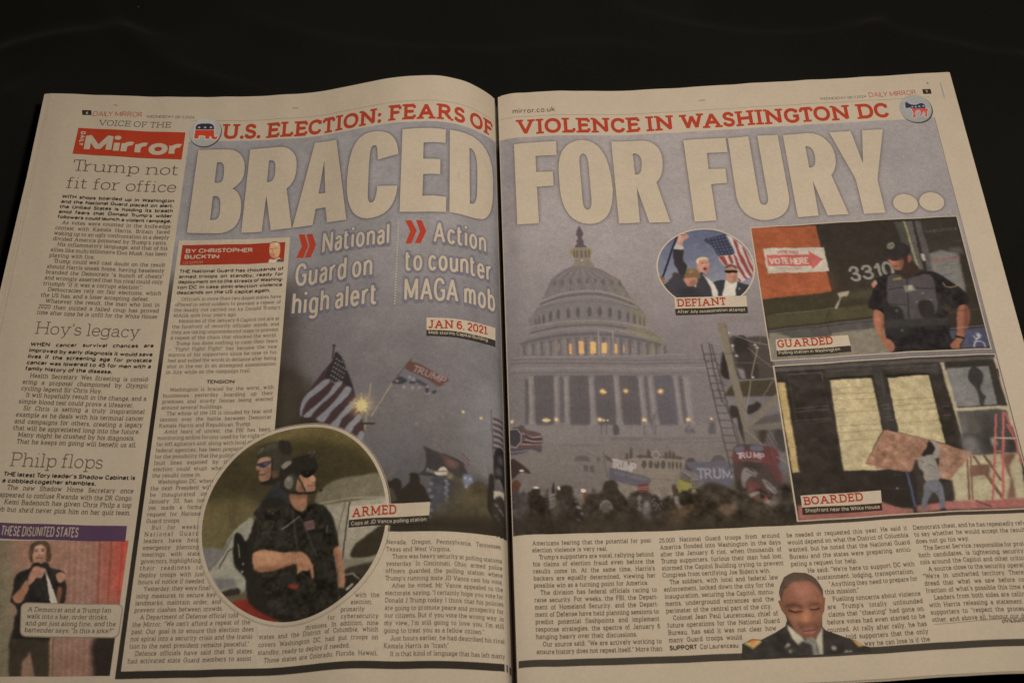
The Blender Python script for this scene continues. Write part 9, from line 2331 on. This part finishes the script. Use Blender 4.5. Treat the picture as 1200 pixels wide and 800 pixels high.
CB.draw([('grad',[(212.6,(53,47,40)),(226.2,(48,42,35)),(302.2,(48,41,33))]),
 ('p',(69,63,55),.4,1,[146.4,210.4,267.3,210.7,266.8,214.5,146.6,214.3]),
 ('l',(84,77,69),.68,1,[146.8,212.4,266.3,212.3]),
 ('l',(42,37,32),.82,1,[146.6,214.3,236.5,214.2]),
 ('p',(62,56,49),.6,1,[174.1,213.4,235.8,214.1,235.2,220.8,204.7,217.2,198.9,219.9,173.9,219.4]),
 ('l',(81,76,67),.41,.8,[174.5,215,199.7,215.6,234.2,215.6]),
 ('l',(35,31,25),1.1,1,[175.8,219.6,198.2,220.2,229.2,220.8]),
 ('l',(86,81,70),.41,1,[154.1,215.5,172,215.8]),
 ('l',(86,81,70),.41,1,[172,215.8,172.1,220.8]),
 ('l',(69,63,55),.34,1,[154.1,215.8,154.2,245.8]),
 ('l',(67,62,55),.27,1,[171.7,220.8,173.3,248.7]),
 ('l',(81,76,67),.34,1,[153.8,237.4,172.5,236.7]),
 ('l',(81,76,67),.34,1,[154.4,239.4,172.5,238.7]),
 ('l',(81,76,67),.34,1,[154.3,245,172.7,244.4]),
 ('l',(70,65,58),.27,1,[154.7,246.7,172.4,245.9]),
 ('p',(167,144,95),.2,1,[147.4,220.4,151.5,220.6,151.5,275.6,148,275.9]),
 ('l',(132,104,65),.27,1,[146.6,226.1,151.4,226.1]),
 ('l',(132,104,65),.27,1,[146.7,232,151.5,232]),
 ('l',(132,104,65),.27,1,[146.9,237.9,151.6,237.9]),
 ('l',(132,104,65),.27,1,[147,243.7,151.7,243.7]),
 ('l',(132,104,65),.27,1,[147.1,249.4,151.8,249.4]),
 ('l',(132,104,65),.27,1,[147.3,255.1,152,255.1]),
 ('l',(132,104,65),.27,1,[147.4,260.8,152.1,260.8]),
 ('l',(132,104,65),.27,1,[147.5,266.4,152.2,266.4]),
 ('l',(132,104,65),.27,1,[147.7,272,152.3,272]),
 ('p',(167,151,111),.15,1,[175.9,220.7,198.3,221.4,198.3,254,186,273.4,201.9,276.7,198,277.6,174.4,276.4]),
 ('p',(167,151,111),.15,1,[206.9,221.8,228.9,221.5,229.4,264.1,217.8,259.9,206.4,255.6]),
 ('n',.12,3,11,[175.9,220.7,198.3,221.4,198.3,254,186,273.4,201.9,276.7,198,277.6,174.4,276.4]),
 ('n',.12,3,12,[206.9,221.8,228.9,221.5,229.4,264.1,217.8,259.9,206.4,255.6]),
 ('n',.07,14,15,[175.9,220.7,198.3,221.4,198.3,254,186,273.4,201.9,276.7,198,277.6,174.4,276.4]),
 ('l',(128,109,77),.34,.9,[176.3,226.2,198.4,226.8]),
 ('l',(128,109,77),.34,.9,[176.2,229.9,198.4,230.5]),
 ('l',(128,109,77),.34,.9,[176.4,233.6,198.5,234.2]),
 ('l',(128,109,77),.34,.9,[176.1,241.3,198.3,241.9]),
 ('l',(128,109,77),.34,.9,[175.8,249.6,198.3,250.1]),
 ('l',(128,109,77),.34,.9,[175.8,253.4,198.1,253.7]),
 ('l',(128,109,77),.34,.9,[175.6,258.6,193.6,259]),
 ('l',(128,109,77),.34,.9,[207.7,235.9,228.9,236]),
 ('l',(128,109,77),.34,.9,[208.1,239.3,229,239.4]),
 ('l',(128,109,77),.34,.9,[208.3,242.7,229.1,242.8]),
 ('l',(128,109,77),.34,.9,[208.6,250.3,229.2,250.1]),
 ('l',(88,79,62),.41,1,[175.9,221.2,174.4,276.1]),
 ('p',(58,53,46),.4,1,[199.9,215.6,205,215.4,206.4,255.3,198.9,254.1]),
 ('l',(81,76,67),.34,.8,[200.8,216.6,203.8,216.4,203.3,232.8]),
 ('l',(86,81,70),.41,1,[200.9,238.8,204.6,238.7]),
 ('l',(86,81,70),.41,1,[201.2,241.1,204.8,241.1]),
 ('l',(86,81,70),.41,1,[200.9,246.4,204.5,246.4]),
 ('l',(86,81,70),.41,1,[201.9,248,205.5,248]),
 ('l',(86,81,70),.41,1,[232.4,241.6,236,241.5]),
 ('l',(86,81,70),.41,1,[231.9,246.9,235.6,246.8]),
 ('a',12,5,45,[147,211.2,265.6,212.6,248.3,297.2,148.7,293.7]),
 ('p',(157,143,111),.25,1,[236.6,213.7,239.6,213.5,240.3,244.2,268,243.5,268.6,246.9,240.7,247.3,239.8,271.4,266.9,271.4,264.6,297.8,227.5,297.2,227.9,285,242.1,269.7,239.1,267.4]),
 ('p',(164,151,120),.3,1,[266.4,212,269.1,211.8,269.9,269.3,265.6,271.3]),
 ('p',(51,45,37),.3,1,[239.2,215.4,265.9,214.2,266.9,242.6,264,242.7,267.5,219,238.5,219]),
 ('p',(109,105,97),.3,1,[239.5,217.4,262.8,217.2,262.1,241.7,240.1,242]),
 ('p',(125,120,111),2,.5,[240.3,218.4,244.7,217.8,245,241.6,240.5,241.8]),
 ('p',(97,88,74),1,.3,[240,215.3,245.4,214.7,244.7,217.8,239.5,217.6]),
 ('p',(49,44,37),.3,1,[238.7,213.5,265.9,213.6,265.3,217,238.7,217.7]),
 ('p',(53,48,40),.3,1,[262.2,217.4,265.9,213.7,266.2,241.8,261.7,242.4]),
 ('s',(56,51,46),.25,1,[253.3,217,255.3,217.5,257.8,221.1,257.6,225.4,255,230.6,255.5,234.9,257.1,236.4,255.8,238.3,254.4,241.6,252.7,241.5,252.9,235.1,252.2,230.5,249.9,225.8,250.3,222]),
 ('s',(132,125,106),1,.7,[245,241.6,246.9,238.7,249.7,241.1,250.1,242.2]),
 ('p',(164,151,121),.25,1,[239.1,242.9,266.2,242.3,267.3,244.6,239.2,245]),
 ('l',(84,77,65),.4,1,[239.8,245.1,259.9,244.6]),
 ('p',(74,70,63),.4,1,[239.7,245.3,261.5,244.5,268.7,245.5,267.5,270.4,238.9,270.8]),
 ('p',(123,119,108),2,.7,[240.1,246.7,242.7,246.4,241.5,265.9,238.5,266.5]),
 ('p',(51,46,39),3,.7,[248.9,247.8,259.4,246.7,256.8,270.1,248.1,269]),
 ('p',(106,100,86),2,.6,[247.3,249.2,249.8,249.3,248,266.9,244.7,267.5]),
 ('p',(51,46,39),2,.6,[268.3,250,266.2,270.4,262.5,270.3,264.8,260.2]),
 ('p',(164,151,120),.4,1,[266,243.2,267.8,245.5,267.6,272.6,265.6,270.4]),
 ('p',(46,40,33),.4,1,[268.1,244,268.9,244.8,271.4,289.1,268.9,289]),
 ('p',(160,148,114),.3,1,[227.4,285.3,237.7,271.3,265.7,270.6,265.6,272.7,262.9,299.1,227.1,299.1]),
 ('n',.07,4,17,[227.4,285.3,237.7,271.3,265.7,270.6,262.9,299.1,227.1,299.1]),
 ('p',(69,65,58),.5,1,[239.4,258.8,256.3,258,257.5,255.2,269.2,255.6,265.7,270.9,237.7,271.5]),
 ('p',(115,111,102),1.5,.75,[239.2,261,246.3,260.6,245.9,271,238,271.3]),
 ('p',(49,44,37),2,.7,[249.1,259.2,255.7,258,254.2,270.5,249,271.1]),
 ('p',(48,42,35),1,.8,[262.2,262.6,266,262.7,265.7,270.9,261,270.8]),
 ('p',(164,153,127),.6,.8,[253.7,261.6,255.5,261.5,257,266,253.7,267]),
 ('p',(108,79,63),.4,1,[239.4,277.6,250.4,277,248.3,283.4,238.1,284.4]),
 ('l',(108,79,63),1.07,1,[238.9,273.9,235.1,297.4]),
 ('l',(108,79,63),.8,1,[241,272.5,236.7,297.5]),
 ('l',(108,79,63),1.33,1,[242.6,272.6,251.6,296]),
 ('l',(108,79,63),1.6,1,[248.2,272.1,253.6,286.4]),
 ('l',(108,79,63),1.73,1,[247.5,283.4,252.1,296.7]),
 ('p',(108,79,63),.5,1,[256.7,271.7,265.2,271.6,259.8,278.9,259.2,297.6,254.4,297.4,258.8,285.9,256.9,278.1]),
 ('l',(134,108,87),.67,.5,[237.8,285.8,248.5,284.8]),
 ('p',(144,103,86),.4,1,[185.2,296.1,200.6,297.7,206,301.2,205.7,303.2,182.6,304.1]),
 ('p',(143,92,80),.4,1,[208.2,299.3,222.4,297.8,245.6,298,266.7,297.2,265.3,303.2,216.7,302.6,207.5,303]),
 ('p',(98,67,56),1,.7,[184.6,299.5,196.6,299.8,205.3,301.8,204.4,303.5,183.3,303.5]),
 ('l',(101,65,55),1.07,1,[238.3,297.9,244.9,301.5]),
 ('p',(161,112,97),2,.5,[224.7,299,239.4,298.6,241.3,301.1,222.9,301.6]),
 ('l',(159,89,79),1.13,1,[259.5,247.9,254.3,269.5,246.3,300.9]),
 ('l',(159,89,79),1.33,1,[263.8,246.6,257,276.7,251.5,300.8]),
 ('l',(159,89,79),1.2,1,[264.5,254,266.7,264.9,266.5,277]),
 ('l',(159,89,79),1.07,1,[264.7,247.4,267.7,262.1]),
 ('l',(176,150,132),.8,1,[256,262,267,262.5]),
 ('l',(159,89,79),.8,1,[254.3,269.8,258.6,270.2]),
 ('l',(159,89,79),.6,.7,[252.5,276.5,257,277]),
 ('p',(56,49,42),.4,1,[187,278.2,208.1,280.3,214.6,281.8,214.8,290.1,228.6,285.4,227.8,297.2,218.9,297.3,207.9,297.9,206.6,301.3,184,296]),
 ('p',(142,107,83),.2,1,[190.5,276.1,190.5,276.1,200.5,253.9,221,261.2,216.9,271.3,208.2,279.8]),
 ('p',(142,107,83),.2,1,[199.1,253.9,221.5,261.6,215.6,271.3,208,279.2,186,273.4]),
 ('n',.14,3,19,[199.1,253.9,221.5,261.6,208,279.2,186,273.4]),
 ('p',(142,107,83),.2,1,[224.8,262.8,242.5,270,227.7,285.5,221.7,284.4,224.4,272.5]),
 ('n',.14,3,20,[224.8,262.8,242.5,270,227.7,285.5,221.7,284.4]),
 ('l',(97,63,50),.33,.5,[208.3,279.4,197.2,276.1,186.7,272.6]),
 ('l',(162,122,100),.27,.7,[200.7,254.1,221,261.4]),
 ('a',24,2.2,46,[201,254.3,221,261.2,242.5,270,227.7,285.5,221.7,284.4,208.2,279.8,185.1,274.6]),
 ('a',20,6,47,[201,254.3,221,261.2,242.5,270,227.7,285.5,221.7,284.4,208.2,279.8,185.1,274.6]),
 ('l',(97,65,52),.27,.5,[193.6,275.3,198.5,265,203.1,256.6]),
 ('p',(44,38,32),.4,1,[186.8,278.9,195.8,277.2,208.1,280.1,211.2,280.1,208.5,298,203.8,300.4,184,296]),
 ('l',(74,69,60),.33,1,[200,280.7,203.1,281.1]),
 ('l',(79,74,63),.27,.7,[189,287.8,195,288.7,205.2,289.1]),
 ('d',(132,125,112),.53,1,[199.8,288.7]),
 ('l',(71,76,87),1.2,1,[206.6,280.2,207.3,299.6]),
 ('s',(44,37,32),.2,1,[221.1,262.4,223.3,266,223.2,269.2,221.1,270.9,216,271.1,217.3,267.8,219.8,265.9]),
 ('s',(137,127,111),.2,1,[222.2,261.6,224.6,262.1,225.7,269.7,223.1,272.8,221.5,270.9,223.4,266.7]),
 ('d',(147,117,100),.93,1,[222.6,262.2]),
 ('s',(129,121,107),.2,1,[213.2,272.6,216.6,271.3,221.7,270.5,222.6,275.2,223.4,281.6,221.8,285,216.7,286.9,214.7,284.6,214.8,280.4,213.1,277.1]),
 ('l',(84,77,67),.4,1,[214.3,273.3,215.9,274.8]),
 ('l',(91,84,74),.4,.7,[216.7,277,219.3,276.4,221.3,278.7]),
 ('l',(97,90,77),.33,.6,[215.2,281.8,220.4,283.5]),
 ('s',(53,46,39),.4,1,[212.6,272.5,213.2,277.5,214.8,280.4,211.7,280.9,209.4,280]),
 ('s',(98,96,96),.2,1,[214.5,286.3,221.9,285.7,222.8,295.5,221.5,302.2,219.1,302.2,219.8,296,218.7,292.6,216.6,293,214.2,297,211.5,301.9,210.1,300.3,212.4,293.4]),
 ('l',(64,63,64),.53,.7,[215.8,291.6,218.6,292.6,220.7,291.2]),
 ('l',(121,119,117),.4,.5,[222.3,289.2,221.6,298.8]),
 ('s',(117,93,75),.25,1,[208.5,301.7,210.9,300.9,212.2,302.3,211.7,303.3,208.4,302.9]),
 ('s',(53,44,37),.25,1,[219.2,301.7,221.7,301.5,222,302.9,219.3,302.9]),
 ('p',(139,90,77),.5,1,[147.9,294.8,171.1,295.1,191,296,202.4,301.8,201.9,304.6,147.3,303.1]),
 ('w',.3,3.4,82),
 ('w',.135,1.3,102),
 ('n',.1,2.6,62),
 ('n',.06999999999999999,7.5,72),
 ('blur',.2),
 ('g',.04025,12)])
CB.emit('printed_photo', 'R', 0.14, pageR, 'photo of a person carrying a wooden sheet past a boarded shopfront', None)
CO = Canvas(109.0, 331.1, 172.6, 376.0, 0.36, (172, 154, 127))
CO.draw([('grad',[(300,(52,46,40)),(400,(52,46,40))]),
 ('s',(56,50,44),2,.5,[115.4,366.4,132.5,360.5,131.6,376.2,111.8,375.4]),
 ('s',(78,63,50),.2,1,[131.5,344.4,132.3,339.6,135.5,334.1,140.9,331.6,146.6,332.2,151.2,335.6,153.8,341.7,153.6,346.1,151.2,344,145.9,336.8,138.8,337.5,135.2,340.8,132.9,347.1]),
 ('s',(128,85,62),.2,1,[132.5,347.1,134,342.4,135.6,340.1,138.9,337.2,146,336.5,150.7,339.2,153.2,345.6,154.3,346,152.9,352.8,151.3,356.8,147.7,365.2,144.1,366.9,140.4,366.1,136.7,361.4,134.2,355,132,351.2,130.8,347.1,132.2,346.3]),
 ('s',(170,113,94),3,.75,[140,337.9,148.2,339,148.8,343.2,144.7,345,138.6,343.3]),
 ('s',(99,64,47),2.5,.6,[132.7,347.1,136.2,347.3,135.5,356.7,133.4,353.9]),
 ('s',(103,67,49),2.5,.6,[148.6,353.3,152.5,352.2,151,358.1,147.8,362.6]),
 ('s',(91,58,43),1.6,.8,[132.5,347.1,134.3,347.2,134.4,355.3,136.6,362.1,135.1,359.3,133.4,353.9]),
 ('s',(95,61,45),1.6,.7,[144.1,366.9,147.4,365.2,151.2,356.8,152.7,352.8,150.7,360.1]),
 ('s',(65,42,34),.5,.6,[134,349.2,135.7,348.5,136.5,349.3,135.1,350.3]),
 ('s',(73,46,37),.8,.8,[135.5,349.6,138.6,348.2,142.2,349.6,142.3,351,138.3,350.4,135.7,350.8]),
 ('s',(73,46,37),.8,.8,[146,349.1,149.4,347.9,150.8,348.7,150.3,350,146.5,350.5]),
 ('s',(148,103,80),.6,.8,[136.3,350.7,139.6,350.2,141.3,351.6,138.6,352.7,136.2,352]),
 ('s',(148,101,78),.6,.8,[146.5,350.2,149.8,349.6,150.2,351,146.9,351.7]),
 ('l',(49,32,28),.86,1,[135.7,351.7,138.6,352.9,141.8,352.6]),
 ('l',(49,32,28),.79,1,[146.2,351.7,148.8,351.8,150.4,351.2]),
 ('s',(180,119,83),1.2,.85,[142.1,352.3,145,351.8,146,355.8,145.4,358.1,141.6,358.3,140.6,356.2]),
 ('s',(83,52,41),.6,.8,[140.4,357.9,142.7,359,146.1,358.4,145.2,359.5,141.4,359.5]),
 ('s',(184,125,93),1.2,.55,[135.3,353.7,138.4,354.1,139.3,356.9,136.1,356.7]),
 ('s',(174,117,86),1.2,.5,[147.1,354.6,150.4,354.1,150.3,356.7,147.4,357.2]),
 ('l',(85,56,43),.43,1,[139,358.8,140.6,360.9]),
 ('l',(85,56,43),.43,1,[147.7,359.3,148.3,361.3]),
 ('s',(83,56,45),2.5,.45,[134.9,356.7,140.1,359.6,147.7,359.3,150.5,357.4,147.6,363.9,141.6,366.9,137.2,362.7]),
 ('s',(152,99,86),.4,1,[140.6,362.6,144.2,361.4,147.3,361.9,145.7,364.1,142,364.1]),
 ('l',(61,36,33),.5,1,[140.9,362.8,144.1,362.5,147.1,362.2]),
 ('s',(118,79,58),.4,1,[130.9,346.4,132.4,346.1,132.6,350.5,131.5,351.1]),
 ('s',(118,79,58),.4,1,[153.2,345.8,154.3,346,153,351.5,152.3,351.5]),
 ('p',(174,162,136),.3,1,[133.6,359.1,136.6,362.1,140.4,366.5,141.4,368.2,137.4,369.7,135.4,366.6,133.8,361.9]),
 ('p',(170,158,132),.3,1,[150.6,360.7,148.8,374.9,145.3,375,145.6,369,147.3,365.9]),
 ('s',(60,54,48),.4,1,[137.3,370.6,138.9,368.4,141.4,367.9,144.3,369.6,144.2,374.2,137.8,375.5]),
 ('s',(124,118,104),.4,1,[140.5,368.2,142.9,366.2,146,366.8,147.2,371.1,146.9,375.3,144.1,375.2,144.2,370.9,142.8,368.9]),
 ('l',(90,84,74),.43,1,[143.4,367,146.2,369.1,146.4,374.3]),
 ('p',(182,152,92),.25,1,[111.4,367.4,119.2,366.2,120.2,367.4,115.7,370.3]),
 ('d',(193,121,64),1.86,.8,[115.8,367.2]),
 ('l',(120,112,60),.57,1,[111.5,367.7,115.5,370.5]),
 ('p',(182,152,92),.25,1,[163.6,368.3,165.5,368.7,169.2,371.8,166.5,372]),
 ('d',(187,121,68),1.29,.7,[166.2,370]),
 ('d',(150,142,124),1,.8,[132.8,369.4,133.3,372.7,131.8,370.1,154.8,372.1,154.2,371.8,162.1,374.6,160.3,374.4]),
 ('a',14,4,51,[110.5,368.8,132.5,360.5,150.6,360.7,171.5,373.1,171.1,375.7,109.7,375.3]),
 ('a',12,5,52,[132.5,347.1,138.9,337.2,150.7,339.2,152.8,352.8,144.1,366.9,136.7,361.4]),
 ('l',(36,31,27),.43,.6,[127.6,364.3,135.4,375.1]),
 ('l',(34,30,26),.43,.5,[150.5,365.4,152.8,374.6]),
 ('l',(74,68,58),.29,.4,[120.1,366.6,127.8,363,132.5,360.2]),
 ('w',.22,3.4,83),
 ('w',.099,1.3,103),
 ('n',.07,2.6,63),
 ('n',.049,7.5,73),
 ('blur',.14),
 ('g',.04025,13)])
CO.emit('printed_photo', 'R', 0.2, pageR, 'cut-out photo of a uniformed speaker looking down', pairs([109.5, 375.3, 110.5, 368.0, 115.5, 365.6, 120.1, 366.2, 127.8, 362.7, 132.6, 359.9, 133.9, 356.6, 133.5, 354.2, 131.9, 351.2, 130.9, 346.7, 132.2, 346.2, 131.9, 342.3, 132.8, 339.0, 135.5, 334.1, 138.2, 332.5, 140.9, 331.6, 146.6, 332.2, 149.5, 333.9, 151.2, 335.6, 152.8, 338.9, 153.8, 341.7, 153.5, 345.6, 154.3, 346.0, 152.8, 352.8, 151.5, 354.8, 150.6, 360.7, 152.1, 362.9, 156.8, 365.0, 163.1, 368.0, 165.5, 368.7, 169.2, 371.9, 172.1, 372.6, 171.7, 374.9, 163.9, 374.8, 156.5, 374.9, 149.0, 375.1, 132.9, 375.4, 118.0, 375.5]))
BE = Canvas(-198.2, 17.0, -176.2, 41.0, 0.3, (160, 140, 113))
BE.draw([('grad',[(0,(150,142,124)),(29,(146,138,122)),(60,(124,118,104))]),
 ('s',(166,158,140),1,.5,[-193.5,19,-188.1,17.9,-182.4,19.4,-181.6,22.4,-187.9,20.5,-193.8,22]),
 ('l',(182,164,146),1.1,1,[-193.5,27.1,-181.9,27.2,-181.4,31.9,-180.8,33,-180.1,33,-179.9,31.9,-179.2,32.7,-179.5,34.5,-180.7,35,-182.1,34.8,-183.2,33,-183.7,32.1,-184.3,32.1,-184.3,34.2,-186.7,34.2,-187,32,-189,31.5,-190.9,31.8,-190.9,34.1,-193.6,34.2,-193.6,30.4,-193.5,27.1]),
 ('l',(182,164,146),1.1,1,[-193.4,26.7,-193.6,24.5,-192.6,22.5,-189.9,21.7,-185,21.8,-183.2,22.7,-182.1,24.6,-181.9,26.8,-193.4,26.7]),
 ('p',(164,54,32),.12,1,[-193.5,27.1,-181.9,27.2,-181.4,31.9,-180.8,33,-180.1,33,-179.9,31.9,-179.2,32.7,-179.5,34.5,-180.7,35,-182.1,34.8,-183.2,33,-183.7,32.1,-184.3,32.1,-184.3,34.2,-186.7,34.2,-187,32,-189,31.5,-190.9,31.8,-190.9,34.1,-193.6,34.2,-193.6,30.4]),
 ('p',(42,39,48),.12,1,[-193.4,26.7,-193.6,24.5,-192.6,22.5,-189.9,21.7,-185,21.8,-183.2,22.7,-182.1,24.6,-181.9,26.8]),
 ('d',(202,191,186),.65,1,[-191.4,25]),
 ('d',(202,191,186),.65,1,[-187.7,25]),
 ('d',(202,191,186),.65,1,[-184.1,25]),
 ('l',(150,130,110),.25,.5,[-193.5,26.9,-182,26.9])])
BE.emit('party_badge', 'L', 0.24, pageL, 'round badge with a red and blue elephant', [(x*.0+-187.2+(x)*1.0, 29.0+y*1.17) for x, y in circle(0, 0, 9.7)])
k = Ink('L'); k.outline([[(-187.2+x*1.0, 29.0+y) for x, y in circle(0, 0, 1.0)*[9.9, 11.55]+[.35, .65]]], inkc(.085, .08, .07), .20); k.emit('badge_shadow', pageL)
BD = Canvas(247.2, 16.8, 269.2, 40.8, 0.3, (180, 158, 127))
BD.draw([('grad',[(0,(154,146,128)),(29,(150,143,128)),(60,(130,124,110))]),
 ('l',(182,164,146),.89,1,[255.7,29,264,29.3,265.7,29.7,265.8,30.9,264.9,31.2,264,35.8,263,36.4,262.7,35.3,263.4,33.1,262.8,31.1,261.6,33.3,260.3,35.6,259.7,35.1,260.8,32.9,260.6,30.5,258.4,30.4,257.1,32.6,257.3,35.3,255.7,36.3,255,35.7,256.1,34.1,256.1,31.7,255.7,29]),
 ('l',(182,164,146),.89,1,[252.3,21.6,252.9,23.3,253.4,23.8,254.1,21.4,254.4,23.9,256.4,25.3,258.9,25.9,261.4,24.8,263.2,24.6,264.6,26.5,264.3,29.2,255.8,28.8,254.8,27.7,253.3,28.2,252.2,27.6,252.6,25.2,252.6,23.7,252.3,21.6]),
 ('p',(182,72,56),.1,1,[255.7,29,264,29.3,265.7,29.7,265.8,30.9,264.9,31.2,264,35.8,263,36.4,262.7,35.3,263.4,33.1,262.8,31.1,261.6,33.3,260.3,35.6,259.7,35.1,260.8,32.9,260.6,30.5,258.4,30.4,257.1,32.6,257.3,35.3,255.7,36.3,255,35.7,256.1,34.1,256.1,31.7]),
 ('p',(50,49,65),.1,1,[252.3,21.6,252.9,23.3,253.4,23.8,254.1,21.4,254.4,23.9,256.4,25.3,258.9,25.9,261.4,24.8,263.2,24.6,264.6,26.5,264.3,29.2,255.8,28.8,254.8,27.7,253.3,28.2,252.2,27.6,252.6,25.2,252.6,23.7]),
 ('d',(193,184,180),.58,1,[256.5,27.4]),
 ('d',(193,184,180),.58,1,[258.6,27.5]),
 ('d',(193,184,180),.58,1,[260.8,27.3]),
 ('d',(193,184,180),.58,1,[263.3,27.3])])
BD.emit('party_badge', 'R', 0.24, pageR, 'round badge with a red and blue donkey', [(258.2+x, 28.8+y*1.17) for x, y in circle(0, 0, 9.7)])
k = Ink('R'); k.outline([[(258.2+x, 28.8+y) for x, y in circle(0, 0, 1.0)*[9.9, 11.55]+[.4, .65]]], inkc(.085, .08, .07), .20); k.emit('badge_shadow', pageR)
CH = Canvas(-141.7, 114.2, -131.5, 130.7, 0.26, (156, 136, 110))
CH.draw([('grad',[(0,(132,40,28)),(400,(132,40,28))]),
 ('p',(168,152,128),.2,1,[-141.2,126.8,-138.4,128.2,-134.3,126.8,-131.6,129.8,-131.7,131.6,-141.6,131.1]),
 ('s',(78,54,34),.15,1,[-140.9,116.2,-140.1,115,-138.1,114.6,-136,115.4,-134.9,117.4,-134.6,120.1,-135.5,119.2,-139.2,116.5,-140.8,118.9]),
 ('s',(180,130,92),.15,1,[-141.1,117,-140.1,115.7,-137,115.5,-135.3,117.2,-134.7,119.8,-134.5,122.6,-135.1,125.3,-136.6,127.1,-139.1,126.3,-140.9,122.9]),
 ('s',(206,160,118),.4,.6,[-138.5,115.9,-136,116,-135.6,117.9,-138.1,117.8]),
 ('s',(140,90,60),.4,.6,[-140.3,122.6,-137.7,124.3,-136.7,126.8,-139.1,126.3]),
 ('l',(90,56,38),.38,1,[-140.3,120.3,-139.1,120.4]),
 ('l',(90,56,38),.38,1,[-138.1,119.9,-136.6,119.9]),
 ('l',(130,80,56),.29,1,[-139.1,120.8,-139.1,122.7,-138.4,122.9]),
 ('l',(130,66,52),.31,1,[-139.5,124.3,-137.7,124.1]),
 ('s',(172,156,132),.15,1,[-138.6,128.8,-136.6,128,-134.9,126.4,-134.3,127.8,-136.5,129.8,-139.3,129.7]),
 ('p',(62,54,44),.15,1,[-136.7,129.7,-135.1,127.6,-132,128.5,-132,129.8]),
 ('w',.12,3.4,84),
 ('w',.054,1.3,104),
 ('n',.05,2.6,64),
 ('n',.034999999999999996,7.5,74),
 ('blur',.14),
 ('g',.034499999999999996,14)])
CH.emit('printed_photo', 'L', 0.24, pageL, 'small head shot of a short-haired man in a suit', pairs([-141.0, 130.1, -140.6, 128.1, -139.7, 126.9, -141.0, 122.9, -141.2, 117.3, -140.9, 116.1, -140.1, 115.1, -138.1, 114.7, -136.0, 115.4, -134.9, 117.4, -134.6, 120.2, -134.5, 122.6, -134.9, 126.3, -134.2, 127.5, -132.0, 128.5, -132.0, 129.9, -136.5, 130.2]))
k = Ink('L')
k.quad([(-47.4, 177.1), (-6.1, 176.6), (-6.4, 185.0), (-47.3, 185.0)], WHITE, 0.33)
k.quad([(-47.3, 185.0), (-6.4, 185.0), (-6.5, 189.3), (-47.3, 188.7)], BLACK*1.2, 0.33)
k.fit('JAN 6, 2021', SLABC, -46.3, -11.5, 184.05, 5.53, RED*.86, 0.39, 182.72)
k.fit('Mob storms Capitol Building', SANS, -46.1, -11.6, 187.75, 2.25, WHITE*.9, 0.39, 187.38)
k.emit('caption', pageL, 'white and black caption block')
k = Ink('L')
k.quad([(-85.9, 290.6), (-44.5, 288.8), (-44.9, 296.2), (-85.9, 298.3)], WHITE, 0.33)
k.quad([(-85.9, 298.3), (-44.9, 296.2), (-45.8, 300.6), (-86.0, 302.6)], BLACK*1.2, 0.33)
k.fit('ARMED', SLABC, -84.6, -61.7, 296.93, 5.4, RED*.86, 0.39, 295.30)
k.fit('Cops at JD Vance polling station', SANS, -84.7, -46.4, 301.54, 2.25, WHITE*.9, 0.39, 299.34)
k.emit('caption', pageL, 'white and black caption block')
k = Ink('R')
k.quad([(96.9, 160.7), (137.7, 161.9), (137.4, 169.3), (96.7, 168.4)], WHITE, 0.33)
k.quad([(96.7, 168.4), (137.4, 169.3), (137.3, 173.7), (96.7, 172.8)], BLACK*1.2, 0.33)
k.fit('DEFIANT', SLABC, 98.0, 125.7, 167.18, 5.37, RED*.86, 0.39, 167.81)
k.fit('After July assassination attempt', SANS, 97.8, 136.0, 171.75, 2.25, WHITE*.9, 0.39, 172.35)
k.emit('caption', pageR, 'white and black caption block')
k = Ink('R')
k.quad([(150.2, 192.5), (190.1, 192.8), (190.4, 199.8), (149.8, 200.0)], WHITE, 0.33)
k.quad([(149.8, 200.0), (190.4, 199.8), (190.2, 203.7), (149.6, 203.9)], BLACK*1.2, 0.33)
k.fit('GUARDED', SLABC, 150.7, 181.3, 198.23, 5.21, RED*.86, 0.39, 197.88)
k.fit('Polling station in Washington', SANS, 150.7, 184.3, 202.62, 2.25, WHITE*.9, 0.39, 202.47)
k.emit('caption', pageR, 'white and black caption block')
k = Ink('R')
k.quad([(150.2, 289.3), (191.3, 289.3), (190.6, 296.5), (150.0, 296.1)], WHITE, 0.33)
k.quad([(150.0, 296.1), (190.6, 296.5), (190.2, 300.6), (149.6, 300.3)], inkc(.055, .042, .036), 0.33)
k.fit('BOARDED', SLABC, 151.1, 181.8, 294.93, 4.81, RED*.86, 0.39, 294.36)
k.fit('Shopfront near the White House', SANS, 151.4, 189.2, 299.09, 2.25, WHITE*.9, 0.39, 299.59)
k.emit('caption', pageR, 'white and black caption block')
